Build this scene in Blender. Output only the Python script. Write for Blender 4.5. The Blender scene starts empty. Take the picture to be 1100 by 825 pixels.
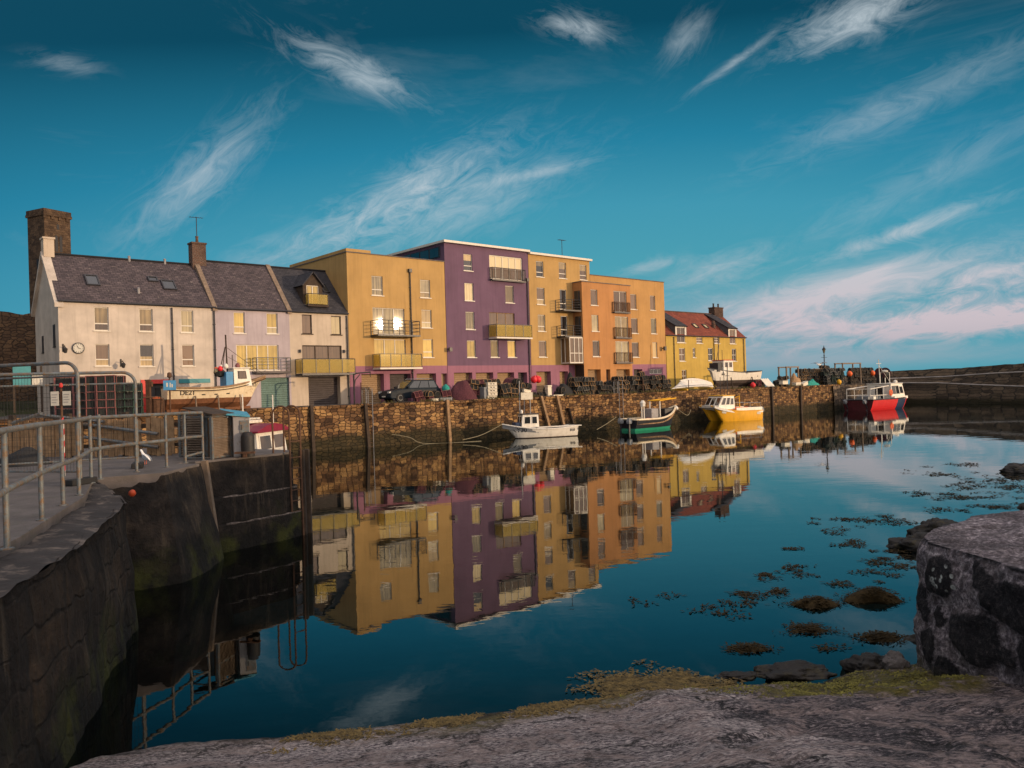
import bpy, bmesh, math, random
from mathutils import Vector, Matrix, noise
random.seed(11)
SC = bpy.context.scene
COL = SC.collection
PI = math.pi
R = math.radians

# ------------------------------------------------------------------ helpers
class MB:
    """collects shapes; build() links them as ONE mesh object"""
    def __init__(s):
        s.v = []; s.f = []; s.mi = []; s.m = 0; s.M = None
    def add(s, vs, fs):
        o = len(s.v)
        for p in vs:
            p = Vector(p)
            s.v.append(s.M @ p if s.M else p)
        for f in fs:
            s.f.append([o + i for i in f]); s.mi.append(s.m)
    def quad(s, a, b, c, d): s.add([a, b, c, d], [(0, 1, 2, 3)])
    def box(s, x0, y0, z0, x1, y1, z1):
        s.add([(x0,y0,z0),(x1,y0,z0),(x1,y1,z0),(x0,y1,z0),(x0,y0,z1),(x1,y0,z1),(x1,y1,z1),(x0,y1,z1)],
              [(0,3,2,1),(4,5,6,7),(0,1,5,4),(1,2,6,5),(2,3,7,6),(3,0,4,7)])
    def obox(s, c, size, rot=(0,0,0)):
        M = Matrix.Translation(c) @ Matrix.Rotation(rot[2],4,'Z') @ Matrix.Rotation(rot[1],4,'Y') @ Matrix.Rotation(rot[0],4,'X')
        hx,hy,hz = [q/2 for q in size]
        vs = [M @ Vector(p) for p in [(-hx,-hy,-hz),(hx,-hy,-hz),(hx,hy,-hz),(-hx,hy,-hz),(-hx,-hy,hz),(hx,-hy,hz),(hx,hy,hz),(-hx,hy,hz)]]
        s.add(vs, [(0,3,2,1),(4,5,6,7),(0,1,5,4),(1,2,6,5),(2,3,7,6),(3,0,4,7)])
    def tube(s, pts, r, n=8, cap=True, closed=False):
        pts = [Vector(p) for p in pts]; N = len(pts)
        rs = r if isinstance(r, (list, tuple)) else [r]*N
        up = Vector((0,0,1)); vs = []
        prev = None
        for i, p in enumerate(pts):
            if closed: d = pts[(i+1) % N] - pts[i-1]
            else: d = pts[min(i+1,N-1)] - pts[max(i-1,0)]
            if d.length < 1e-9: d = Vector((0,0,1))
            d.normalize()
            if prev is None:
                a = d.cross(up)
                if a.length < .05: a = d.cross(Vector((1,0,0)))
                a.normalize()
            else:
                a = prev - d*prev.dot(d)
                if a.length < 1e-6: a = d.cross(up)
                a.normalize()
            prev = a; b = d.cross(a)
            for k in range(n):
                t = 2*PI*k/n
                vs.append(p + (a*math.cos(t) + b*math.sin(t))*rs[i])
        fs = []
        for i in range(N if closed else N-1):
            j = (i+1) % N
            for k in range(n):
                k2 = (k+1) % n
                fs.append((i*n+k, i*n+k2, j*n+k2, j*n+k))
        if cap and not closed:
            fs.append(tuple(range(n-1,-1,-1))); fs.append(tuple((N-1)*n+k for k in range(n)))
        s.add(vs, fs)
    def prism(s, poly, z0, z1):
        n = len(poly)
        s.add([(x,y,z0) for x,y in poly]+[(x,y,z1) for x,y in poly],
              [tuple(range(n-1,-1,-1)), tuple(range(n,2*n))]+[(i,(i+1)%n,n+(i+1)%n,n+i) for i in range(n)])
    def prism_y(s, poly, y0, y1):
        n = len(poly)
        s.add([(x,y0,z) for x,z in poly]+[(x,y1,z) for x,z in poly],
              [tuple(range(n)), tuple(range(2*n-1,n-1,-1))]+[(i,n+i,n+(i+1)%n,(i+1)%n) for i in range(n)])
    def loft(s, rings, closed=True, cap=True):
        n = len(rings[0]); vs = [p for r in rings for p in r]; fs = []
        for i in range(len(rings)-1):
            for k in range(n if closed else n-1):
                k2 = (k+1) % n
                fs.append((i*n+k, i*n+k2, (i+1)*n+k2, (i+1)*n+k))
        if cap:
            fs.append(tuple(range(n-1,-1,-1))); fs.append(tuple((len(rings)-1)*n+k for k in range(n)))
        s.add(vs, fs)
    def lathe(s, prof, c=(0,0,0), n=12):
        rings = [[(c[0]+r*math.cos(2*PI*k/n), c[1]+r*math.sin(2*PI*k/n), c[2]+z) for k in range(n)] for r, z in prof]
        s.loft(rings)
    def grid(s, fn, nu, nv):
        vs = [fn(i/nu, j/nv) for j in range(nv+1) for i in range(nu+1)]
        fs = [(j*(nu+1)+i, j*(nu+1)+i+1, (j+1)*(nu+1)+i+1, (j+1)*(nu+1)+i) for j in range(nv) for i in range(nu)]
        s.add(vs, fs)
    def build(s, name, mats, parent=None, smooth=False, bevel=0, fix=False, loc=None):
        me = bpy.data.meshes.new(name)
        me.from_pydata([tuple(p) for p in s.v], [], s.f)
        if not isinstance(mats, (list, tuple)): mats = [mats]
        for m in mats: me.materials.append(m)
        for p, i in zip(me.polygons, s.mi): p.material_index = min(i, len(mats)-1)
        if fix:
            bm = bmesh.new(); bm.from_mesh(me)
            bmesh.ops.remove_doubles(bm, verts=bm.verts, dist=1e-4)
            bmesh.ops.recalc_face_normals(bm, faces=bm.faces); bm.to_mesh(me); bm.free()
        if smooth:
            me.shade_smooth() if smooth is True else me.set_sharp_from_angle(angle=R(smooth))
        me.update()
        o = bpy.data.objects.new(name, me); COL.objects.link(o)
        if parent: o.parent = parent
        if loc: o.location = loc
        if bevel:
            b = o.modifiers.new('bevel', 'BEVEL'); b.width = bevel; b.segments = 2; b.limit_method = 'ANGLE'; b.angle_limit = R(40)
        return o

def tag(o, label=None, cat=None, group=None, kind=None):
    if label: o['label'] = label
    if cat: o['category'] = cat
    if group: o['group'] = group
    if kind: o['kind'] = kind
    return o
def thing(name, label, cat, loc=(0,0,0), rz=0, group=None):
    o = bpy.data.objects.new(name, None); COL.objects.link(o)
    o.location = loc; o.rotation_euler = (0,0,rz); o.empty_display_size = .2
    return tag(o, label, cat, group)
def dup(o, loc, rot=(0,0,0), label=None, group=None, scale=None):
    c = o.copy(); COL.objects.link(c); c.location = loc; c.rotation_euler = rot
    if scale: c.scale = scale
    if label: c['label'] = label
    if group: c['group'] = group
    for ch in list(o.children):
        d = ch.copy(); COL.objects.link(d); d.parent = c
        for g in ch.children:
            e = g.copy(); COL.objects.link(e); e.parent = d
    return c
def lettering(body, size, mat, parent, M, name='lettering', ext=.01):
    cu = bpy.data.curves.new(name, 'FONT'); cu.body = body; cu.size = size; cu.extrude = ext
    cu.offset = size*.012; cu.align_x = 'CENTER'; cu.align_y = 'CENTER'
    t = bpy.data.objects.new(name, cu); COL.objects.link(t)
    dg = bpy.context.evaluated_depsgraph_get()
    me = bpy.data.meshes.new_from_object(t.evaluated_get(dg)); bpy.data.objects.remove(t)
    me.name = name; me.materials.clear(); me.materials.append(mat); me.transform(M)
    o = bpy.data.objects.new(name, me); COL.objects.link(o); o.parent = parent
    return o
def upright(x, y, z, rz=0, tilt=0):     # text plane standing up, reading along +x, facing -y, then turned
    return Matrix.Translation((x,y,z)) @ Matrix.Rotation(rz,4,'Z') @ Matrix.Rotation(PI/2,4,'X') @ Matrix.Rotation(tilt,4,'Z')

# ------------------------------------------------------------------ materials
class NT:
    def __init__(s, tree): s.t = tree
    def n(s, typ, **kw):
        nd = s.t.nodes.new(typ)
        for k, v in kw.items():
            if k.startswith('i_'):
                key = k[2:]; key = int(key) if key.isdigit() else key.replace('_', ' ')
                nd.inputs[key].default_value = v
            else: setattr(nd, k, v)
        return nd
    def l(s, a, b): s.t.links.new(a, b)
    def math(s, op, a, b=None, c=None, clamp=False):
        nd = s.t.nodes.new('ShaderNodeMath'); nd.operation = op; nd.use_clamp = clamp
        for i, q in enumerate((a, b, c)):
            if q is None: continue
            if isinstance(q, (int, float)): nd.inputs[i].default_value = q
            else: s.l(q, nd.inputs[i])
        return nd.outputs[0]
    def mix(s, fac, a, b, blend='MIX'):
        nd = s.t.nodes.new('ShaderNodeMix'); nd.data_type = 'RGBA'; nd.blend_type = blend
        for sock, q in ((nd.inputs[0], fac), (nd.inputs[6], a), (nd.inputs[7], b)):
            if isinstance(q, (int, float)): sock.default_value = q
            elif isinstance(q, (tuple, list)): sock.default_value = tuple(q)+((1,) if len(q) == 3 else ())
            else: s.l(q, sock)
        return nd.outputs[2]
    def ramp(s, fac, stops, interp='LINEAR'):
        nd = s.t.nodes.new('ShaderNodeValToRGB'); cr = nd.color_ramp; cr.interpolation = interp
        while len(cr.elements) < len(stops): cr.elements.new(.5)
        for e, (p, c) in zip(cr.elements, stops):
            e.position = p; c = (c,c,c) if isinstance(c, (int,float)) else c
            e.color = tuple(c)+((1,) if len(c) == 3 else ())
        s.l(fac, nd.inputs[0]); return nd.outputs[0]
    def noise(s, vec, scale, detail=4, rough=.55, dist=0, out=0):
        nd = s.n('ShaderNodeTexNoise', i_Scale=scale, i_Detail=detail, i_Roughness=rough, i_Distortion=dist)
        if vec is not None: s.l(vec, nd.inputs['Vector'])
        return nd.outputs[out]
    def mapping(s, vec, scale=(1,1,1), rot=(0,0,0), loc=(0,0,0)):
        nd = s.n('ShaderNodeMapping'); nd.inputs['Scale'].default_value = scale; nd.inputs['Rotation'].default_value = rot; nd.inputs['Location'].default_value = loc
        s.l(vec, nd.inputs['Vector']); return nd.outputs[0]

def base_mat(name, rough=.7, metal=0, spec=.4):
    m = bpy.data.materials.new(name); m.use_nodes = True
    t = m.node_tree; b = t.nodes['Principled BSDF']
    b.inputs['Roughness'].default_value = rough; b.inputs['Metallic'].default_value = metal
    b.inputs['Specular IOR Level'].default_value = spec
    return m, NT(t), b
def bump(N, b, h, strength=.3, dist=.02):
    nd = N.n('ShaderNodeBump', i_Strength=strength, i_Distance=dist); N.l(h, nd.inputs['Height']); N.l(nd.outputs[0], b.inputs['Normal'])
def objco(N): return N.n('ShaderNodeTexCoord').outputs['Object']
def geoco(N): return N.n('ShaderNodeNewGeometry').outputs['Position']
def hexc(r, g, b): return tuple((c/12.92 if c <= .04045 else ((c+.055)/1.055)**2.4) for c in (r/255, g/255, b/255))

def P(name, col, rough=.6, var=.18, scale=3.0, bmp=.15, bscale=30, metal=0, spec=.4, wear=None, wearamt=.35, streak=False):
    """painted / plain surface with uneven tone, optional wear colour and rain streaks"""
    m, N, b = base_mat(name, rough, metal, spec)
    co = objco(N)
    n1 = N.noise(co, scale, 5, .6)
    lo = tuple(c*(1-var) for c in col); hi = tuple(min(1, c*(1+var)) for c in col)
    c = N.mix(N.ramp(n1, [(.3,0),(.7,1)]), lo, hi)
    if streak:
        st = N.noise(N.mapping(co, (1.8,1.8,.10)), 2.0, 5, .65)
        c = N.mix(N.math('MULTIPLY', N.ramp(st, [(.50,0),(.70,1)]), .34), c, tuple(q*.45 for q in col))
    if wear:
        w = N.noise(co, scale*2.3, 6, .7, .4)
        c = N.mix(N.ramp(w, [(.62-wearamt*.3,0),(.72-wearamt*.2,1)]), c, wear)
    N.l(c, b.inputs['Base Color'])
    if bmp: bump(N, b, N.noise(co, bscale, 3, .6), bmp, .02)
    r2 = N.noise(co, scale*3, 3); N.l(N.math('MULTIPLY_ADD', r2, .25, rough-.12, clamp=True), b.inputs['Roughness'])
    return m

def stone_mat(name, cols, mortar, bw=.5, bh=.24, dark=.0, wet=None, rough=.9, bstr=.8, axis='xz', squash=.55, grime=.5, rubble=0):
    """coursed rubble: bent brick pattern, every block its own tone; a weed-dark band below z = wet"""
    m, N, b = base_mat(name, rough, 0, .25)
    co = objco(N)
    sep = N.n('ShaderNodeSeparateXYZ'); N.l(co, sep.inputs[0])
    d = N.noise(co, 1.3, 3, .5, 0, 1)
    d2 = N.noise(co, 4.5, 2, .5, 0, 1)
    ds = N.n('ShaderNodeSeparateXYZ'); N.l(d, ds.inputs[0])
    ds2 = N.n('ShaderNodeSeparateXYZ'); N.l(d2, ds2.inputs[0])
    if axis == 'xz': u = sep.outputs[0]
    else: u = N.math('ADD', sep.outputs[0], sep.outputs[1])
    u = N.math('ADD', N.math('MULTIPLY_ADD', ds.outputs[0], .5, u), N.math('MULTIPLY', ds2.outputs[0], .14))
    v = N.math('ADD', N.math('MULTIPLY_ADD', ds.outputs[1], .34, sep.outputs[2]), N.math('MULTIPLY', ds2.outputs[1], .12))
    cb = N.n('ShaderNodeCombineXYZ'); N.l(u, cb.inputs[0]); N.l(v, cb.inputs[1])
    if rubble:      # irregular stones: jittered cells flattened into rough courses
        mp = N.mapping(cb.outputs[0], (1/bw,1/bh,1))
        v1 = N.n('ShaderNodeTexVoronoi', voronoi_dimensions='2D', feature='DISTANCE_TO_EDGE', i_Scale=1.0, i_Randomness=rubble); N.l(mp, v1.inputs['Vector'])
        v2 = N.n('ShaderNodeTexVoronoi', voronoi_dimensions='2D', feature='F1', i_Scale=1.0, i_Randomness=rubble); N.l(mp, v2.inputs['Vector'])
        tone = N.n('ShaderNodeSeparateColor'); N.l(v2.outputs['Color'], tone.inputs[0]); tone = tone.outputs[0]
        gap = N.ramp(v1.outputs['Distance'], [(.02,1),(.10,0)])
    else:
        br = N.n('ShaderNodeTexBrick', offset=.5, squash=squash, squash_frequency=3)
        br.inputs['Color1'].default_value = (0,0,0,1); br.inputs['Color2'].default_value = (1,1,1,1)
        br.inputs['Mortar'].default_value = (.5,.5,.5,1)
        br.inputs['Scale'].default_value = 1; br.inputs['Mortar Size'].default_value = .02; br.inputs['Mortar Smooth'].default_value = .4
        br.inputs['Brick Width'].default_value = bw; br.inputs['Row Height'].default_value = bh
        N.l(cb.outputs[0], br.inputs['Vector']); tone = br.outputs['Color']; gap = br.outputs['Fac']
    n = len(cols)
    c = N.ramp(tone, [(i/(n-1), cols[i]) for i in range(n)])
    nz = N.noise(co, 9, 5, .65)
    c = N.mix(.55, c, N.ramp(nz, [(.25,.12),(.75,1.0)]), 'MULTIPLY')
    c = N.mix(gap, c, mortar)
    big = N.noise(co, .55, 5, .65)
    c = N.mix(N.math('MULTIPLY', N.ramp(big, [(.45,0),(.66,1)]), grime), c, tuple(q*.3 for q in cols[0]))
    h = N.math('SUBTRACT', 1.0, gap)
    h = N.math('ADD', h, N.math('MULTIPLY', nz, .55))
    h = N.math('ADD', h, N.math('MULTIPLY', tone, .35))
    if wet is not None:
        w = N.math('ADD', sep.outputs[2], N.math('MULTIPLY_ADD', big, 1.3, -.65))
        f = N.ramp(N.math('MULTIPLY_ADD', w, .5, .5-wet*.5), [(.38,1),(.62,0)])
        weed = N.mix(N.noise(co, 3, 4), (.012,.012,.007), (.035,.03,.012))
        c = N.mix(N.math('MULTIPLY', f, .9), c, weed)
    N.l(c, b.inputs['Base Color'])
    bump(N, b, h, bstr, .05)
    return m

M = {}
warm_white = (.70,.62,.50)
M['white_render'] = P('white_render', (.47,.41,.35), .9, .2, .7, .35, 60, streak=True)
M['lilac_render'] = P('lilac_render', (.37,.32,.345), .9, .14, .7, .3, 60, streak=True)
M['cream_render'] = P('cream_render', (.45,.375,.295), .9, .15, .7, .3, 60, streak=True)
M['yellow_render'] = P('yellow_render', (.40,.25,.09), .9, .12, .5, .25, 70, streak=True)
M['purple_render'] = P('purple_render', (.127,.072,.118), .9, .13, .5, .25, 70, streak=True)
M['pink_render'] = P('pink_render', (.26,.115,.165), .9, .08, .6, .25, 70, streak=True)
M['terracotta_render'] = P('terracotta_render', (.40,.19,.068), .9, .12, .5, .25, 70, streak=True)
M['amber_render'] = P('amber_render', (.41,.23,.08), .9, .12, .5, .25, 70, streak=True)
M['mustard_render'] = P('mustard_render', (.44,.30,.065), .9, .13, .8, .3, 60, streak=True)
M['trim_white'] = P('trim_white', (.56,.52,.45), .5, .08)
M['trim_dark'] = P('trim_dark', (.03,.03,.035), .45, .2)
M['steel'] = P('steel', (.30,.30,.31), .45, .25, 6, .1, 50, metal=.7, wear=(.10,.07,.05), wearamt=.15)
M['galv'] = P('galv', (.12,.14,.15), .55, .3, 5, .2, 60, metal=.2, wear=(.16,.10,.055), wearamt=.5)
M['rust'] = P('rust', (.09,.045,.025), .85, .4, 6, .4, 40)
M['black_iron'] = P('black_iron', (.018,.017,.017), .6, .3, 5, .3, 40, wear=(.07,.035,.02), wearamt=.2)
M['shutter_beige'] = P('shutter_beige', (.26,.17,.09), .6, .1)
M['shutter_dark'] = P('shutter_dark', (.05,.04,.04), .6, .2)
M['shutter_green'] = P('shutter_green', (.10,.17,.15), .6, .15, streak=True)
M['red_paint'] = P('red_paint', (.50,.03,.025), .5, .15, wear=(.25,.03,.02), wearamt=.2)
M['teal_paint'] = P('teal_paint', (.03,.20,.23), .5, .15)
M['wood'] = P('wood', (.27,.17,.09), .85, .35, 5, .5, 30, streak=True)
M['wood_dark'] = P('wood_dark', (.045,.03,.02), .85, .35, 5, .5, 30, streak=True)
M['wood_grey'] = P('wood_grey', (.19,.14,.10), .85, .3, 4, .5, 30, streak=True)
M['concrete'] = P('concrete', (.115,.10,.095), .95, .35, 1.3, .5, 25, wear=(.10,.09,.08), wearamt=.4)
M['rubber'] = P('rubber', (.015,.015,.016), .8, .2)
M['boat_white'] = P('boat_white', (.70,.66,.58), .35, .06, 2, .03, wear=(.45,.38,.27), wearamt=.1, streak=True)
M['boat_cream'] = P('boat_cream', (.66,.55,.38), .5, .08, 2, .05, wear=(.42,.28,.14), wearamt=.15, streak=True)
M['boat_yellow'] = P('boat_yellow', (.72,.36,.015), .35, .07, 2, .03, streak=True)
M['boat_red'] = P('boat_red', (.56,.02,.022), .35, .1, 2, .03)
M['boat_red_shaded'] = P('boat_red_shaded', (.07,.010,.014), .5, .3, 3, .1)  # darker copy of the red: the transom's shade is put into the colour
M['boat_maroon'] = P('boat_maroon', (.20,.014,.035), .45, .15, 3, .05)
M['boat_navy'] = P('boat_navy', (.012,.03,.075), .4, .15, 2, .03)
M['boat_black'] = P('boat_black', (.012,.014,.02), .4, .2, 2, .03)
M['boat_green'] = P('boat_green', (.02,.26,.15), .45, .15, 2, .03)
M['antifoul'] = P('antifoul', (.17,.07,.032), .8, .3, 3, .2, wear=(.12,.05,.02), wearamt=.4)
M['keel_dark'] = P('keel_dark', (.05,.035,.03), .8, .3, 3, .2)
M['deck_grey'] = P('deck_grey', (.18,.19,.20), .7, .2)
M['blue_paint'] = P('blue_paint', (.05,.22,.42), .5, .15)
M['blue_tarp'] = P('blue_tarp', (.06,.27,.38), .55, .2, 4, .4, 15)
M['grey_box'] = P('grey_box', (.25,.24,.24), .65, .15, 3, .1, wear=(.16,.12,.09), wearamt=.2)
M['orange'] = P('orange', (.75,.12,.02), .5, .15)
M['buoy_red'] = P('buoy_red', (.62,.02,.03), .45, .12)
M['yellow_plastic'] = P('yellow_plastic', (.70,.36,.01), .5, .15)
M['fishbox'] = P('fishbox', (.62,.57,.46), .6, .12, wear=(.35,.28,.18), wearamt=.2)
M['rope'] = P('rope', (.22,.19,.12), .9, .3, 20)
M['net_maroon'] = P('net_maroon', (.075,.022,.03), .95, .5, 12, .9, 45)
M['net_teal'] = P('net_teal', (.02,.24,.20), .9, .4, 10, .9, 45)
M['creel_wire'] = P('creel_wire', (.10,.075,.055), .8, .4, 6)
M['creel_net'] = P('creel_net', (.022,.024,.023), .9, .5, 6)
M['creel_pink'] = P('creel_pink', (.20,.075,.07), .8, .3, 6)
M['creel_tan'] = P('creel_tan', (.30,.18,.085), .8, .3, 6)
M['creel_green'] = P('creel_green', (.028,.06,.042), .85, .4, 8)
M['creel_grey'] = P('creel_grey', (.17,.16,.14), .8, .4, 6)
M['car_paint'] = P('car_paint', (.010,.017,.026), .5, .1, 2, 0, spec=.12)
M['ink'] = P('ink', (.012,.012,.016), .6, .1)
M['paper'] = P('paper', (.50,.48,.42), .7, .05)
M['headlight'] = P('headlight', (.6,.6,.58), .15, .05, spec=.8)
M['chimney_brick'] = stone_mat('chimney_brick', [(.10,.05,.035),(.16,.075,.05),(.20,.10,.06)], (.14,.11,.09), .22, .075, axis='xy', grime=.6)
M['quay_stone'] = stone_mat('quay_stone', [(.05,.028,.017),(.16,.083,.038),(.28,.15,.062),(.47,.275,.11),(.12,.065,.038),(.37,.21,.088)], (.035,.022,.015), .44, .22, wet=1.0, bstr=1.0, rubble=.6)
M['pier_stone'] = stone_mat('pier_stone', [(.04,.034,.028),(.065,.052,.04),(.09,.072,.05),(.055,.045,.036)], (.03,.026,.022), .7, .34, wet=.6, bstr=.9, axis='xy', grime=.7)
M['far_pier_stone'] = stone_mat('far_pier_stone', [(.08,.06,.045),(.15,.11,.075),(.25,.18,.12),(.12,.09,.06)], (.04,.035,.03), .8, .4, wet=.6, bstr=.9, axis='xy', rubble=.6)
M['tower_stone'] = stone_mat('tower_stone', [(.06,.038,.026),(.10,.064,.04),(.14,.09,.055)], (.09,.065,.045), 1.0, .45, bstr=1.0, axis='xy')
M['rubble_brown'] = stone_mat('rubble_brown', [(.09,.055,.035),(.14,.085,.05),(.18,.11,.06)], (.05,.035,.025), .5, .26, bstr=1.0, axis='xy', rubble=.75)

def glass_mat(name, inside, rough=.011, spec=1.0, var=.4):
    """window pane: drawn blind / dim room behind a reflecting sheet"""
    m, N, b = base_mat(name, rough, 0, spec)
    b.inputs['IOR'].default_value = 1.48
    co = objco(N)
    n1 = N.noise(co, .9, 2)
    oi = N.n('ShaderNodeObjectInfo').outputs['Random']
    sp_ = N.n('ShaderNodeSeparateXYZ'); N.l(co, sp_.inputs[0])
    fold = N.noise(N.mapping(co, (9,1,.15)), 1.0, 2)
    c = N.mix(N.ramp(N.math('MULTIPLY_ADD', fold, .5, N.math('MULTIPLY_ADD', n1, .3, N.math('MULTIPLY_ADD', oi, .5, -.2))), [(.25,0),(.65,1)]), tuple(q*max(.1,1-var*1.9) for q in inside), inside)
    N.l(c, b.inputs['Base Color'])
    bump(N, b, N.noise(co, .8, 2), .008, .05)
    return m
M['pane_dark'] = glass_mat('pane_dark', (.03,.03,.035))
M['pane_blind'] = glass_mat('pane_blind', (.50,.36,.16))
M['pane_pale'] = glass_mat('pane_pale', (.60,.49,.27))
M['pane_gold'] = glass_mat('pane_gold', (.62,.44,.10))
M['pane_brown'] = glass_mat('pane_brown', (.17,.105,.06))
M['cab_glass'] = glass_mat('cab_glass', (.03,.035,.04))
m, N, b = base_mat('balcony_glass', .06, 0, .6)
tr = N.n('ShaderNodeBsdfTransparent'); tr.inputs[0].default_value = (.92,.85,.60,1)
b.inputs['Base Color'].default_value = (.55,.43,.12,1)
mx = N.n('ShaderNodeMixShader'); mx.inputs[0].default_value = .30
N.l(tr.outputs[0], mx.inputs[1]); N.l(b.outputs[0], mx.inputs[2]); N.l(mx.outputs[0], N.t.nodes['Material Output'].inputs[0])
M['balcony_glass'] = m

def roof_mat(name, c1, c2, mort, bw, bh, bstr=.6, lichen=None):
    m, N, b = base_mat(name, .8, 0, .3)
    uv = N.n('ShaderNodeTexCoord').outputs['UV']
    br = N.n('ShaderNodeTexBrick', offset=.5)
    br.inputs['Color1'].default_value = c1+(1,); br.inputs['Color2'].default_value = c2+(1,); br.inputs['Mortar'].default_value = mort+(1,)
    br.inputs['Scale'].default_value = 1; br.inputs['Mortar Size'].default_value = .012
    br.inputs['Brick Width'].default_value = bw; br.inputs['Row Height'].default_value = bh
    N.l(uv, br.inputs['Vector'])
    n1 = N.noise(uv, .6, 6, .7); n2 = N.noise(uv, 5, 4, .6)
    c = N.mix(.6, br.outputs['Color'], N.ramp(n1, [(.3,.45),(.7,1.25)]), 'MULTIPLY')
    if lichen:
        f = N.noise(N.mapping(uv, (1,2.2,1)), 2.3, 6, .75)
        c = N.mix(N.ramp(f, [(.59,0),(.68,.8)]), c, lichen)
    N.l(c, b.inputs['Base Color'])
    h = N.math('ADD', N.math('SUBTRACT', 1, br.outputs['Fac']), N.math('MULTIPLY', n2, .5))
    bump(N, b, h, bstr, .03)
    return m
M['slate'] = roof_mat('slate', (.05,.04,.047), (.10,.078,.085), (.02,.018,.02), .32, .2, .7, (.30,.25,.22))
M['slate_blue'] = roof_mat('slate_blue', (.028,.028,.036), (.05,.048,.056), (.012,.012,.015), .32, .2, .6, (.12,.11,.11))
M['pantile'] = roof_mat('pantile', (.17,.042,.026), (.25,.065,.035), (.09,.02,.012), .24, .3, .9)
M['flat_roof'] = P('flat_roof', (.08,.08,.085), .9, .2)
# ------------------------------------------------------------------ frames of the place
EYE = 4.0                      # eye height above the harbour water
RZF = math.atan2(.6581, .7529) # the terrace runs away to the right
FO = Vector((-28.2, 49.4, 0)); FU = Vector((.7529,.6581,0)); FB = Vector((-.6581,.7529,0))
def fw(s, b, z=0): return FO + FU*s + FB*b + Vector((0,0,z))
def ray(px, py):               # slope of a line of sight: (x per metre of depth, drop per metre of depth)
    dx, dy = px-550, py-415
    c, s = math.cos(.03), math.sin(.03)
    return (c*dx - s*dy)/850, (s*dx + c*dy)/850
def at(px, py, Y):
    a, d = ray(px, py); return Vector((a*Y, Y, EYE - d*Y))
def onz(px, py, z):
    a, d = ray(px, py); Y = (EYE-z)/d; return Vector((a*Y, Y, z))
QU = Vector((.788,.616,0)); QN = Vector((-.616,.788,0)); RZQ = math.atan2(.616,.788)
def quay_y(x): return (1+.01213*x)/.01553
def spot(px, inward, z=3.02, py=425):   # ground position seen at px, so far in from the quay edge
    a, _ = ray(px, py)
    p0 = Vector((0, quay_y(0), 0)) + QN*inward
    Y = (p0.y - QU.y/QU.x*p0.x)/(1 - QU.y/QU.x*a)
    return Vector((a*Y, Y, z))

# ------------------------------------------------------------------ buildings
def wall(mb, x0, x1, z0, z1, holes=(), y=0.0, rev=.16):
    """a wall in the plane y with square openings and their reveals; outside is -y"""
    xs = sorted({x0, x1, *[min(max(h[i],x0),x1) for h in holes for i in (0,1)]})
    zs = sorted({z0, z1, *[min(max(h[i],z0),z1) for h in holes for i in (2,3)]})
    for i in range(len(xs)-1):
        for j in range(len(zs)-1):
            cx, cz = (xs[i]+xs[i+1])/2, (zs[j]+zs[j+1])/2
            if any(h[0] < cx < h[1] and h[2] < cz < h[3] for h in holes): continue
            mb.quad((xs[i],y,zs[j]),(xs[i+1],y,zs[j]),(xs[i+1],y,zs[j+1]),(xs[i],y,zs[j+1]))
    for h in holes:
        a, b, c, d = h[:4]; r = y + (h[4] if len(h) > 4 else rev)
        a = max(a,x0); b = min(b,x1); c = max(c,z0); d = min(d,z1)
        mb.quad((a,y,c),(a,y,d),(a,r,d),(a,r,c)); mb.quad((b,y,c),(b,r,c),(b,r,d),(b,y,d))
        mb.quad((a,y,c),(a,r,c),(b,r,c),(b,y,c)); mb.quad((a,y,d),(b,y,d),(b,r,d),(a,r,d))

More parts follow.
